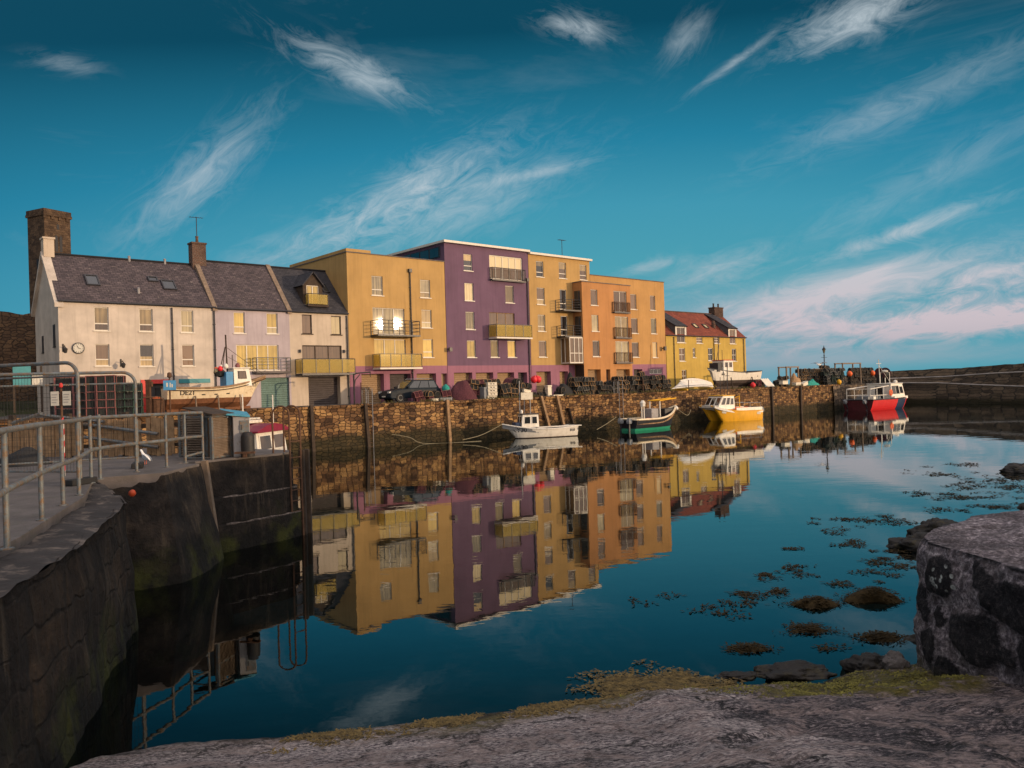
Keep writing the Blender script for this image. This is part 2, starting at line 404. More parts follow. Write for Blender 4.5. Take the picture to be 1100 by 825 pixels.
def window(root, x0, x1, z0, z1, style='sash', frame='trim_white', pane='pane_blind', y=0, sill=True, rev=.16, name='window', fw_=.055):
    f = MB(); w = fw_; ya, yb = y+rev-.07, y+rev
    if style == 'small': w = .07
    f.box(x0,ya,z0,x0+w,yb,z1); f.box(x1-w,ya,z0,x1,yb,z1)
    f.box(x0+w,ya,z1-w,x1-w,yb,z1); f.box(x0+w,ya,z0,x1-w,yb,z0+w)
    if style == 'sash':
        zm = z0 + (z1-z0)*.30; f.box(x0+w,ya+.005,zm-.035,x1-w,yb,zm+.035)
    elif style == 'small':
        zm = (z0+z1)/2; f.box(x0+w,ya+.005,zm-.03,x1-w,yb,zm+.03)
        xm = (x0+x1)/2; f.box(xm-.02,ya+.01,z0+w,xm+.02,yb,z1-w)
    elif style.startswith('bay'):
        n = int(style[3:])
        for k in range(1, n):
            xm = x0+(x1-x0)*k/n; f.box(xm-.035,ya+.005,z0+w,xm+.035,yb,z1-w)
    o = f.build(name, M[frame], root)
    if sill:
        s = MB(); s.box(x0-.08,y-.07,z0-.07,x1+.08,y+.02,z0-.003); s.build('sill', M[frame if sill is True else sill], o)
    p = MB(); p.quad((x0+w*.5,yb-.03,z0+w*.5),(x1-w*.5,yb-.03,z0+w*.5),(x1-w*.5,yb-.03,z1-w*.5),(x0+w*.5,yb-.03,z1-w*.5))
    if isinstance(pane, tuple):   # a half-drawn blind: the lower part is the dark room
        p = MB(); zm = z0+(z1-z0)*pane[2]
        p.quad((x0+w*.5,yb-.03,zm),(x1-w*.5,yb-.03,zm),(x1-w*.5,yb-.03,z1-w*.5),(x0+w*.5,yb-.03,z1-w*.5)); p.m = 1
        p.quad((x0+w*.5,yb-.03,z0+w*.5),(x1-w*.5,yb-.03,z0+w*.5),(x1-w*.5,yb-.03,zm),(x0+w*.5,yb-.03,zm))
        p.build('pane', [M[pane[0]], M[pane[1]]], o)
    else:
        if style.startswith('bay'):
            n = int(style[3:]); p = MB()
            for k in range(n):
                a, b2 = x0+(x1-x0)*k/n+.02, x0+(x1-x0)*(k+1)/n-.02; t_ = .004*((k*7+int(x0*10)) % 5-2); t2 = .003*((k*3+int(z0*10)) % 3-1)
                p.quad((a,yb-.03-t_,z0+w*.5),(b2,yb-.03+t_,z0+w*.5),(b2,yb-.03+t_+t2,z1-w*.5),(a,yb-.03-t_+t2,z1-w*.5))
        p.build('pane', M[pane], o)
    return o

def balcony(root, x0, x1, z, h, depth=1.1, kind='bars', slab='trim_white', rail='trim_dark', y=0, side=None):
    s = MB(); s.box(x0,y-depth,z-.14,x1,y-.003,z)
    o = s.build('balcony', M[slab], root)
    r = MB(); t = .025
    e = depth-.04
    def run(a, b):
        n = max(1, int((Vector(b)-Vector(a)).length/1.0))
        for k in range(n+1):
            p = Vector(a).lerp(Vector(b), k/n); r.box(p.x-t,p.y-t,z,p.x+t,p.y+t,z+h)
        levels = [h] if kind == 'glass' else ([h, h*.25, h*.5, h*.75] if kind == 'bars' else [h, .1])
        for l in levels:
            r.tube([(a[0],a[1],z+l),(b[0],b[1],z+l)], .022 if l < h else .03, 6)
        if kind == 'fine':
            L = (Vector(b)-Vector(a)).length; q = int(L/.11)
            for k in range(1,q):
                p = Vector(a).lerp(Vector(b), k/q); r.box(p.x-.008,p.y-.008,z+.1,p.x+.008,p.y+.008,z+h)
    A=(x0+.04,y-.04,0); B=(x0+.04,y-e,0); Cc=(x1-.04,y-e,0); D=(x1-.04,y-.04,0)
    run(A,B); run(B,Cc); run(Cc,D)
    r.build('railing', M[rail], o)
    if kind == 'glass':
        g = MB()
        for a, b in ((A,B),(B,Cc),(Cc,D)):
            d = (Vector(b)-Vector(a)).normalized(); nrm = Vector((-d.y,d.x,0))*.006
            a1 = Vector(a)+d*.03; b1 = Vector(b)-d*.03
            for sgn in (1,):
                g.add([a1+nrm+Vector((0,0,z+.06)),b1+nrm+Vector((0,0,z+.06)),b1+nrm+Vector((0,0,z+h-.04)),a1+nrm+Vector((0,0,z+h-.04)),
                       a1-nrm+Vector((0,0,z+.06)),b1-nrm+Vector((0,0,z+.06)),b1-nrm+Vector((0,0,z+h-.04)),a1-nrm+Vector((0,0,z+h-.04))],
                      [(0,1,2,3),(7,6,5,4),(0,4,5,1),(2,6,7,3),(1,5,6,2),(0,3,7,4)])
        g.build('glass_panel', M['balcony_glass'], o)
    return o

def garage(root, x0, x1, z0, z1, mat, rev=.55):
    d = MB(); n = max(4, int((z1-z0)/.16))
    for k in range(n):
        a = z0+(z1-z0)*k/n; b = z0+(z1-z0)*(k+1)/n
        d.quad((x0,rev,a+.012),(x1,rev,a+.012),(x1,rev-.03,(a+b)/2),(x0,rev-.03,(a+b)/2))
        d.quad((x0,rev-.03,(a+b)/2),(x1,rev-.03,(a+b)/2),(x1,rev,b),(x0,rev,b))
        d.quad((x0,rev,b),(x1,rev,b),(x1,rev,b+.012),(x0,rev,b+.012))
    d.quad((x0,rev,z0),(x1,rev,z0),(x1,rev,z0+.012),(x0,rev,z0+.012))
    return d.build('garage_door', M[mat], root)

def pipe(root, x, z0, z1, mat='trim_dark', y=0, hopper=False):
    p = MB(); p.tube([(x,y-.09,z0),(x,y-.09,z1)], .05, 8)
    z = z0+.6
    while z < z1: p.box(x-.08,y-.10,z-.03,x+.08,y-.002,z+.03); z += 1.8
    if hopper: p.box(x-.14,y-.22,z1-.05,x+.14,y-.003,z1+.25)
    return p.build('drainpipe', M[mat], root)

def roofing(root, name, quads, mat, thick=.10):
    """pitched slopes: each quad = (eave left, eave right, ridge right, ridge left), textured in metres"""
    vs = []; fs = []; uvs = []
    for q in quads:
        a, b, c, d = [Vector(p) for p in q]
        u = (b-a).normalized(); nrm = (b-a).cross(d-a).normalized(); v = nrm.cross(u)
        o = len(vs)
        top = [a,b,c,d]; bot = [p - nrm*thick for p in top]
        vs += top+bot
        def uv(p): w = p-a; return (w.dot(u)+a.x, w.dot(v))
        for f in ((0,1,2,3),(7,6,5,4),(0,4,5,1),(1,5,6,2),(2,6,7,3),(3,7,4,0)):
            fs.append([o+i for i in f]); uvs += [uv((top+bot)[i]) for i in f]
    me = bpy.data.meshes.new(name); me.from_pydata([tuple(p) for p in vs], [], fs)
    l = me.uv_layers.new(name='UVMap')
    for i, p in enumerate(uvs): l.data[i].uv = p
    me.materials.append(M[mat]); me.update()
    o = bpy.data.objects.new(name, me); COL.objects.link(o); o.parent = root
    return o

def roof_light(roof, x0, x1, ya, za, yb, zb, pane='cab_glass'):
    """sloped skylight lying on the roof, given its lower and upper edge"""
    d = Vector((0, yb-ya, zb-za)).normalized(); nrm = Vector((0,-d.z,d.y))
    f = MB(); w = .08
    def bar(p, q, r, t):
        P4 = [Vector(p),Vector(q),Vector(r),Vector(t)]
        f.add([v+nrm*.10 for v in P4]+[v-nrm*.02 for v in P4], [(0,1,2,3),(7,6,5,4),(0,4,5,1),(1,5,6,2),(2,6,7,3),(3,7,4,0)])
    A=Vector((x0,ya,za)); B=Vector((x1,ya,za)); C2=Vector((x1,yb,zb)); D=Vector((x0,yb,zb)); X=Vector((1,0,0))
    bar(A,A+X*w,D+X*w,D); bar(B-X*w,B,C2,C2-X*w); bar(A+X*w,B-X*w,B-X*w+d*w,A+X*w+d*w); bar(D+X*w-d*w,C2-X*w-d*w,C2-X*w,D+X*w)
    f.m = 1
    # the glass sits between the bars
    k = nrm*.05
    f.quad(A+X*w*.8+d*w*.8+k, B-X*w*.8+d*w*.8+k, C2-X*w*.8-d*w*.8+k, D+X*w*.8-d*w*.8+k)
    return f.build('roof_light', [M['trim_dark'], M[pane]], roof)

def building(name, label, s0, group=None):
    return thing(name, label, 'building', fw(s0,0,0), RZF, group)

def gabled(root, L, ez, rz, ridge_b, depth, wallmat, holes, roofmat, z0=2.9, left_holes=(), over=.12, rev=.16):
    w = MB()
    wall(w, 0, L, z0, ez, holes, rev=rev)
    # gables and back
    for x in (0, L):
        w.add([(x,0,z0),(x,depth,z0),(x,depth,ez),(x,ridge_b,rz-.1),(x,0,ez)], [(0,4,3,2,1) if x == 0 else (0,1,2,3,4)])
    w.quad((L,depth,z0),(0,depth,z0),(0,depth,ez),(L,depth,ez))
    wo = w.build('wall', M[wallmat], root)
    sl = (rz-ez)/ridge_b
    r = roofing(root, 'roof', [((-.02,-over,ez-over*sl+.05),(L+.02,-over,ez-over*sl+.05),(L+.02,ridge_b,rz+.05),(-.02,ridge_b,rz+.05)),
                               ((L+.02,depth+over,ez-over*sl+.05),(-.02,depth+over,ez-over*sl+.05),(-.02,ridge_b,rz+.05),(L+.02,ridge_b,rz+.05))], roofmat)
    t = MB(); t.tube([(0,ridge_b,rz+.08),(L,ridge_b,rz+.08)], .09, 6); t.build('ridge_tiles', M['slate_blue'] if roofmat != 'pantile' else M['chimney_brick'], r)
    g = MB(); g.tube([(0,-over-.05,ez-.06),(L,-over-.05,ez-.06)], .065, 6); g.build('gutter', M['trim_dark'], r)
    return wo, r

def chimney(root, x, y, z0, z1, w, d, mat='chimney_brick', pots=1, coper=True):
    c = MB(); c.box(x-w/2,y-d/2,z0,x+w/2,y+d/2,z1-.12)
    c.box(x-w/2-.06,y-d/2-.06,z1-.12,x+w/2+.06,y+d/2+.06,z1)
    o = c.build('chimney', M[mat], root)
    for k in range(pots):
        px = x + (k-(pots-1)/2)*w*.55
        p = MB(); p.lathe([(.13,0),(.14,.05),(.11,.1),(.10,.42),(.13,.45),(.13,.5)], (px,y,z1), 10)
        p.build('chimney_pot', M['chimney_brick'] if pots == 1 else M['wood_dark'], o)
    return o
def aerial(parent, x, y, z0, h, bars=3, mat='trim_dark'):
    a = MB(); a.tube([(x,y,z0),(x,y,z0+h)], .03, 6)
    a.tube([(x-.5,y,z0+h-.08),(x+.5,y+.15,z0+h)], .018, 5)
    for k in range(bars*2): xx = x-.45+k*.9/(bars*2-1); a.tube([(xx,y-.22,z0+h-.06),(xx,y+.22,z0+h-.02)], .012, 4)
    return a.build('aerial', M[mat], parent)

# ---- white three-bay house
L = 9.8
H = building('terraced_house', 'long white rendered house with clock and red shop front, left end of the terrace', 0)
up = [(2.04,2.9,8.39,9.9),(4.76,5.62,8.4,9.91),(7.46,8.3,8.39,9.91)]
lo = [(2.05,2.89,6.11,7.51),(4.73,5.61,6.07,7.53),(7.46,8.29,6.08,7.54)]
shop = [(5.2,6.47,2.9,4.9,.5)]
wo, rf = gabled(H, L, 10.25, 13.6, 3.5, 7.0, 'white_render', up+lo+shop, 'slate')
for k, q in enumerate(up): window(H, *q, pane=('pane_blind','pane_brown',.3) if k != 2 else 'pane_pale')
for k, q in enumerate(lo): window(H, *q, pane=[('pane_brown','pane_blind',.3),('pane_dark','pane_blind',.45),'pane_brown'][k])
sf = MB(); sf.box(4.74,-.05,2.9,5.195,.02,5.17); sf.box(5.195,-.05,4.9,6.47,.02,5.17); sf.box(6.475,-.05,2.9,6.62,.02,5.17); so = sf.build('shop_front', M['red_paint'], H)
d = MB(); d.box(5.2,.42,2.9,6.47,.48,4.9); d.build('shop_interior', M['trim_dark'], so)
g = MB(); g.box(5.75,.34,3.7,6.2,.40,4.6); g.build('pane', M['cab_glass'], so)
s = MB(); s.box(7.19,-.07,4.89,9.32,-.003,5.18); s.build('fascia_board', M['teal_paint'], H)
c = MB(); c.M = Matrix.Translation((1.07,-.03,7.24)) @ Matrix.Rotation(PI/2,4,'X')
c.lathe([(.34,-.03),(.36,0),(.36,.05),(.31,.06),(.31,.035),(.02,.035)], n=24); ck = c.build('clock', M['trim_dark'], H)
f = MB(); f.M = c.M; f.lathe([(.01,.036),(.30,.036),(.30,.04),(.01,.04)], n=24)
hnd = MB(); hnd.obox((1.03,-.082,7.31),(.03,.012,.20),(0,R(-28),0)); hnd.build('clock_hand', M['ink'], ck); hnd = MB(); hnd.obox((1.13,-.084,7.22),(.16,.012,.03),(0,R(20),0)); hnd.build('clock_hand', M['ink'], ck)
f.M = None; f.m = 1
for k in range(12): a = k*PI/6; f.obox((1.07+.25*math.sin(a),-.08,7.24+.25*math.cos(a)),(.025,.01,.06),(0,a,0))
f.build('clock_face', [M['paper'], M['ink']], ck)
def wall_lamp(root, x, z, r=.0, y=0):
    b = MB(); b.tube([(x,y-.01,z),(x,y-.45,z+.12),(x,y-.55,z)], .025, 6); b.box(x-.05,y-.03,z-.25,x+.05,y-.002,z+.25)
    b.lathe([(.03,.02),(.15,-.1),(.10,-.32),(.03,-.36)], (x,y-.55,z), 8)
    return b.build('wall_lamp', M['black_iron'], root)
wall_lamp(H, .22, 7.25); wall_lamp(H, 3.55, 6.3)
pipe(H, 6.85, 3.0, 10.05, 'trim_dark'); pipe(H, 9.72, 3.0, 10.05, 'trim_dark')
sk = MB()   # raised skew (cope) on the left gable, with its stub chimney
sk.add([(-.22,-.16,10.05),(.30,-.16,10.05),(.30,3.5,13.78),(-.22,3.5,13.78),(-.22,-.16,9.8),(.30,-.16,9.8),(.30,3.5,13.5),(-.22,3.5,13.5)],[(0,1,2,3),(7,6,5,4),(0,4,5,1),(1,5,6,2),(2,6,7,3),(3,7,4,0)])
sk.add([(-.22,7.16,10.05),(.30,7.16,10.05),(.30,3.5,13.78),(-.22,3.5,13.78),(-.22,7.16,9.8),(.30,7.16,9.8),(.30,3.5,13.5),(-.22,3.5,13.5)],[(3,2,1,0),(4,5,6,7),(1,5,4,0),(2,6,5,1),(3,7,6,2),(0,4,7,3)])
sk.build('skew', M['white_render'], H)
chimney(H, .2, 3.5, 13.4, 14.7, .62, .8, 'cream_render', 0)
for x0,x1,b0,b1 in ((1.75,2.55,1.15,1.95),(5.75,6.4,1.75,2.15),(6.55,7.45,1.15,1.9)):
    roof_light(rf, x0+.2, x1+.2, b0, 10.25+b0*.957+.06, b1, 10.25+b1*.957+.06)
for x, b in ((5.0,.8),(5.2,3.45),(7.6,3.45)):
    v = MB(); v.lathe([(.09,-.1),(.09,.25),(.12,.27),(.03,.36)], (x,b,10.3+b*.957), 8); v.build('roof_vent', M['grey_box'], rf)
# gable end openings (proud of the shaded side wall)
for (b0,b1,z0,z1,nm) in ((.9,1.5,7.4,8.8,'window'),(4.4,4.9,7.2,8.3,'window'),(1.9,2.9,3.0,5.1,'side_door')):
    w = MB(); w.box(-.03,b0,z0,-.004,b1,z1); w.box(-.05,b0-.08,z0-.06,-.004,b1+.08,z0-.002); w.build(nm, M['trim_dark'], H)

# ---- lilac house
H = building('terraced_house', 'pale lilac rendered house with green garage door and dark slate roof, between two pale houses', 9.8)
o9 = 9.8
up = [(11.14-o9,11.96-o9,8.42,9.93),(13.61-o9,14.47-o9,8.44,9.95)]
big = [(11.26-o9,14.47-o9,5.74,7.6)]
gar = [(13.03-o9,15.25-o9,2.9,5.18,.2)]
wo, rf = gabled(H, 5.6, 10.2, 13.95, 3.5, 7.0, 'lilac_render', up+big+gar, 'slate')
window(H, *up[0], pane=('pane_gold','pane_blind',.3)); window(H, *up[1], pane=('pane_gold','pane_pale',.3))
window(H, *big[0], style='bay4', pane='pane_gold', fw_=.07)
garage(H, 13.03-o9,15.25-o9,2.9,5.18,'shutter_green', .2)
balcony(H, 12.4-o9, 15.1-o9, 5.62, 1.0, .75, 'bars', 'concrete', 'galv')
ch = chimney(H, .15, 3.5, 13.2, 15.3, 1.0, .8, 'chimney_brick', 1)
aerial(ch, .15, 3.5, 15.75, 1.5)
for nm, x in (('skew', -.02),):
    sk = MB(); sk.add([(x-.16,-.16,10.15),(x+.16,-.16,10.15),(x+.16,3.5,14.1),(x-.16,3.5,14.1),(x-.16,-.16,9.95),(x+.16,-.16,9.95),(x+.16,3.5,13.7),(x-.16,3.5,13.7)],[(0,1,2,3),(7,6,5,4),(0,4,5,1),(1,5,6,2),(2,6,7,3),(3,7,4,0)]); sk.build(nm, M['wood_grey'], H)
# ---- cream house
o9 = 15.4
H = building('terraced_house', 'narrow cream house with a gabled dormer and glass balcony over a dark garage', o9)
up = [(16.42-o9,17.24-o9,8.49,9.95),(18.88-o9,19.74-o9,8.47,9.93)]
big = [(16.38-o9,19.73-o9,5.52,7.61)]
gar = [(16.8-o9,19.52-o9,2.9,5.16,.5)]
wo, rf = gabled(H, 4.95, 10.2, 13.9, 3.5, 7.0, 'cream_render', up+big+gar, 'slate_blue')
window(H, *up[0], style='plain', frame='wood_dark', pane='pane_brown'); window(H, *up[1], style='plain', frame='wood_dark', pane='pane_pale')
window(H, *big[0], style='bay3', frame='wood_dark', pane='pane_brown', sill=False, fw_=.08)
garage(H, 16.8-o9,19.52-o9,2.9,5.16,'shutter_dark',.5)
balcony(H, 15.75-o9, 20.25-o9, 5.42, 1.1, 1.2, 'glass', 'trim_dark', 'trim_dark')
for x in (.75, 4.5):
    b = MB(); b.lathe([(.09,-.12),(.09,.12)], (x,-.1,7.15), 8); b.build('wall_lamp', M['trim_dark'], H)
pipe(H, 4.82, 3.0, 10.0)
sk = MB(); x = -.02; sk.add([(x-.17,-.16,10.2),(x+.17,-.16,10.2),(x+.17,3.5,14.15),(x-.17,3.5,14.15),(x-.17,-.16,9.95),(x+.17,-.16,9.95),(x+.17,3.5,13.7),(x-.17,3.5,13.7)],[(0,1,2,3),(7,6,5,4),(0,4,5,1),(1,5,6,2),(2,6,7,3),(3,7,4,0)]); sk.build('skew', M['wood_grey'], H)
# dormer: front at b .55
y = .55; x0, x1 = 1.45, 3.1
dm = MB(); z0 = 10.55; ze = 12.35; zr = 13.35
hole = (x0+.3,x1-.3,10.75,12.3)
wall(dm, x0, x1, z0, ze, [hole], y=y, rev=.14)
dm.add([(x0,y,ze),(x1,y,ze),((x0+x1)/2,y,zr)],[(0,1,2)])
for x in (x0,x1): dm.add([(x,y,z0),(x,y,ze),(x,2.3,ze),(x,y,z0)],[(0,1,2)])
do = dm.build('dormer', M['wood_dark'], rf)
xm = (x0+x1)/2
rr = roofing(H, 'dormer_roof', [((x0-.15,2.5,ze-.1),(x0-.15,y-.2,ze-.1),(xm,y-.2,zr+.05),(xm,3.2,zr+.05)),((x1+.15,y-.2,ze-.1),(x1+.15,2.5,ze-.1),(xm,3.2,zr+.05),(xm,y-.2,zr+.05))], 'slate_blue', .08)
window(H, hole[0],hole[1],hole[2],hole[3], style='bay2', frame='trim_white', pane='pane_gold', y=y, sill=False, rev=.14, fw_=.06)
balcony(H, x0+.15, x1+.25, 10.75, .85, .5, 'glass', 'wood_dark', 'trim_dark', y=y)
roof_light(rf, 3.75, 4.35, 1.6, 10.2+1.6*1.057+.06, 2.3, 10.2+2.3*1.057+.06)

def flat_block(root, L, z1, mats, band, holes_up, holes_lo, depth=10.0, rev=.16, cope='concrete', z0=2.9, cap=True):
    """rendered flats: upper walls, a ground-floor band of its own colour, coping and flat roof"""
    u = MB(); wall(u, 0, L, band, z1, holes_up, rev=rev)
    for x in (0, L): u.quad((x,0,band),(x,0,z1),(x,depth,z1),(x,depth,band))
    u.quad((L,depth,band),(0,depth,band),(0,depth,z1),(L,depth,z1))
    u.build('wall', M[mats[0]], root)
    g = MB(); wall(g, 0, L, z0, band, holes_lo, y=.0)
    for x in (0, L): g.quad((x,0,z0),(x,0,band),(x,depth,band),(x,depth,z0))
    g.build('ground_floor_wall', M[mats[1]], root)
    r = MB(); r.box(.15,.15,z1-.3,L-.15,depth-.15,z1-.2); ro = r.build('roof', M['flat_roof'], root)
    if cap:
        c = MB(); t = .08
        c.box(-.05,-.06,z1,L+.05,.22,z1+t); c.box(-.05,depth-.22,z1,L+.05,depth+.06,z1+t)
        c.box(-.05,.22,z1,.22,depth-.22,z1+t); c.box(L-.22,.22,z1,L+.05,depth-.22,z1+t)
        c.build('coping', M[cope], root)
    return ro

# ---- yellow flats
o9 = 20.4
H = building('apartment_block', 'golden yellow block of flats, three storeys over pink garages, with two balconies stacked', o9)
def rel(q, o): return (q[0]-o, q[1]-o, q[2], q[3]) + tuple(q[4:])
wins = [rel(q,o9) for q in [(22.63,23.69,11.76,13.34),(27.38,28.43,11.81,13.34),(27.44,28.5,9.24,10.78),(27.5,28.55,6.7,8.25)]]
fr = [rel(q,o9) for q in [(22.64,25.72,8.6,10.76),(22.7,25.76,5.99,8.19)]]
fr[1] = (fr[1][0],fr[1][1],6.0,8.19)
gs = [rel(q,o9) for q in [(21.43,23.53,2.9,5.35,.55),(24.09,26.17,2.9,5.33,.55),(26.76,28.78,2.9,5.32,.55),(29.34,29.95,2.9,5.3,.4)]]
ro = flat_block(H, 9.6, 15.05, ('yellow_render','pink_render'), 5.985, wins+fr, gs)
pr = MB(); pr.box(-.05,-.05,15.13,2.2,.24,15.36); pr.box(-.05,.24,15.13,.24,10.0,15.36); pr.build('parapet', M['yellow_render'], H)
for k, q in enumerate(wins): window(H, *q, pane=['pane_pale',('pane_pale','pane_blind',.35),('pane_blind','pane_pale',.3),'pane_gold'][k])
window(H, *fr[0], style='bay3', pane='pane_pale', sill=False); window(H, *fr[1], style='bay3', pane='pane_gold', sill=False)
balcony(H, 22.4-o9, 26.5-o9, 8.5, 1.15, 1.15, 'bars', 'trim_dark', 'trim_dark')
balcony(H, 22.5-o9, 26.6-o9, 5.82, 1.1, 1.15, 'glass', 'trim_white', 'galv')
for k, q in enumerate(gs[:3]): garage(H, q[0],q[1],q[2],q[3], ['shutter_beige','shutter_dark','shutter_beige'][k])
dr = MB(); dr.box(gs[3][0],.36,2.9,gs[3][1],.42,5.3); dr.build('door', M['shutter_beige'], H)
pipe(H, 26.33-o9, 3.0, 13.9, hopper=True)
# ---- purple flats
o9 = 30.05
H = building('apartment_block', 'tall purple block of flats with a white roof edge and a dark balustraded top window', o9)
wins = [rel(q,o9) for q in [(32.16,33.14,14.47,15.96),(32.18,33.2,11.79,13.37),(32.2,33.21,9.22,10.79),(32.26,33.26,6.71,8.22),(36.97,38.02,11.82,13.42),(34.99,35.95,6.72,8.27),(37.05,38.08,6.72,8.27)]]
bx = rel((35.14,39.22,13.95,16.14),o9); fr = rel((34.94,38.03,8.62,10.85),o9)
gs = [rel(q,o9) for q in [(30.71,32.76,2.9,5.35,.55),(33.17,35.2,2.9,5.33,.55),(35.69,37.76,2.9,5.31,.55),(38.26,39.41,2.9,5.29,.55)]]
ro = flat_block(H, 9.9, 16.75, ('purple_render','pink_render'), 5.97, wins+[bx,fr], gs, 11.0, cap=False)
for k, q in enumerate(wins): window(H, *q, style='sash' if k == 0 else 'plain', pane=[('pane_blind','pane_dark',.62),'pane_pale','pane_pale','pane_gold','pane_blind','pane_gold','pane_gold'][k])
window(H, *bx, style='bay5', pane=('pane_pale','pane_brown',.5), sill=False, fw_=.09)
balcony(H, bx[0]-.02, bx[1]+.05, 13.9, 1.05, .4, 'fine', 'trim_dark', 'trim_dark')
window(H, *fr, style='bay3', frame='wood', pane='pane_brown', sill=False)
balcony(H, 34.8-o9, 39.2-o9, 8.52, 1.15, 1.15, 'glass', 'trim_white', 'galv')
for k, q in enumerate(gs): garage(H, q[0],q[1],q[2],q[3], 'shutter_beige' if k < 3 else 'shutter_dark')
pipe(H, 39.7-o9, 3.0, 14.0, hopper=True)
c = MB(); c.box(-.25,-.35,16.75,9.9,11.3,16.95); c.build('roof_edge', M['trim_white'], H)
q = MB(); q.box(-.06,.6,15.55,-.004,9.6,16.5)
wq = q.build('clerestory_window', M['trim_dark'], H)
for k in range(6):
    g = MB(); g.box(-.09,.75+k*1.48,15.63,-.062,.75+k*1.48+1.3,16.42); g.build('pane', M['cab_glass'], wq)
b = MB(); b.box(.05,-.3,7.35,.12,-.02,7.45); b.box(-.05,-.45,7.2,.25,-.25,7.55); b.build('wall_lamp', M['trim_dark'], H)
# ---- ochre tall flats
o9 = 40.0
H = building('apartment_block', 'tall ochre block of flats with corner balconies beside the terracotta block', o9)
wins = [rel(q,o9) for q in [(40.99,41.97,14.53,16.05),(40.98,42.03,11.85,13.48),(41.01,42.0,9.25,10.86),(41.04,42.06,6.75,8.33),(44.07,45.09,14.59,16.17),(47.03,48.05,14.64,16.17),(44.08,45.03,11.5,13.48),(44.1,45.06,8.9,10.85)]]
gs = [rel(q,o9) for q in [(40.6,42.53,2.9,5.35,.55),(43.74,44.94,2.9,5.33,.55)]]
ro = flat_block(H, 8.5, 16.6, ('yellow_render','pink_render'), 5.97, wins, gs, 11.0, cap=False)
for k, q in enumerate(wins): window(H, *q, style='plain' if k in (3,) else 'sash', pane=[('pane_blind','pane_dark',.7),('pane_brown','pane_blind',.3),'pane_blind','pane_brown',('pane_blind','pane_brown',.6),('pane_blind','pane_brown',.6),'pane_dark','pane_dark'][k])
c = MB(); c.box(.01,-.3,16.6,8.65,11.3,16.8); c.build('roof_edge', M['trim_white'], H)
for k in range(2): garage(H, gs[k][0],gs[k][1],gs[k][2],gs[k][3], 'shutter_beige')
balcony(H, 43.4-o9, 45.84-o9, 11.35, 1.0, 1.2, 'bars', 'trim_dark', 'trim_dark')
balcony(H, 43.5-o9, 45.84-o9, 8.8, 1.0, 1.2, 'bars', 'trim_dark', 'trim_dark')
# glazed corner bay on the first floor
bz0, bz1 = 6.2, 8.55
bay = MB(); X0, X1, D = 44.0-o9, 45.85-o9, 1.25
bay.box(X0,-D,bz0-.12,X1,-.004,bz0); bay.box(X0,-D,bz1,X1,-.004,bz1+.12)
for x in (X0, X0+.62, X0+1.24, X1-.08): bay.box(x,-D,bz0,x+.08,-D+.08,bz1)
for yy in (-.62,-.09): bay.box(X0,yy,bz0,X0+.08,yy+.08,bz1)
bay.box(X0+.08,-D+.01,bz0+.85,X1-.08,-D+.06,bz0+.92)
bo = bay.build('glazed_bay', M['trim_white'], H)
g = MB(); g.quad((X0+.05,-D+.04,bz0),(X1-.04,-D+.04,bz0),(X1-.04,-D+.04,bz1),(X0+.05,-D+.04,bz1)); g.quad((X0+.04,-.02,bz0),(X0+.04,-D+.05,bz0),(X0+.04,-D+.05,bz1),(X0+.04,-.02,bz1)); g.build('pane', M['pane_brown'], bo)
aerial(ro, 45.6-o9, 1.0, 16.8, 1.9, 4)
# ---- terracotta bay block, standing proud
o9 = 45.9
H = thing('apartment_block', 'terracotta orange block of flats standing forward of its ochre and amber neighbours', 'building', fw(o9,-1.3,0), RZF)
wins = [rel(q,o9) for q in [(47.16,48.16,11.92,13.51),(47.19,48.21,9.3,10.95),(47.23,48.25,6.75,8.35)]]
fr = [rel(q,o9) for q in [(50.61,52.65,11.41,13.57),(50.71,52.79,8.77,10.93),(50.68,52.84,6.18,8.34)]]
gs = [rel(q,o9) for q in [(46.4,48.3,2.9,5.45,.55),(49.13,49.74,2.9,5.44,.4),(50.7,52.8,2.9,5.43,.55)]]
ro = flat_block(H, 7.35, 14.2, ('terracotta_render','terracotta_render'), 5.97, wins+fr, gs, 1.29+5)
for k, q in enumerate(wins): window(H, *q, style='plain', pane=['pane_brown','pane_pale','pane_brown'][k])
for k, q in enumerate(fr):
    window(H, *q, style='bay2', pane=['pane_brown','pane_blind','pane_pale'][k], sill=False)
    balcony(H, q[0]-.25, q[1]+.2, q[2]-.03, 1.0, .32, 'fine', 'trim_dark', 'rust')
garage(H, *gs[0][:4], 'shutter_beige'); garage(H, *gs[2][:4], 'shutter_beige')
dr = MB(); dr.box(gs[1][0],.36,2.9,gs[1][1],.42,5.44); dr.build('door', M['shutter_dark'], H)
for z in (11.35, 8.8):
    w = MB(); w.box(-.03,.25,z,-.004,1.05,z+2.0); w.build('balcony_door', M['pane_dark'], H)
w = MB(); w.box(-.02,-.006,2.9,-.003,1.2,5.95); w.build('recess_shade', M['wood_dark'], H)  # dark sheet in place of the shaded recess under the overhang
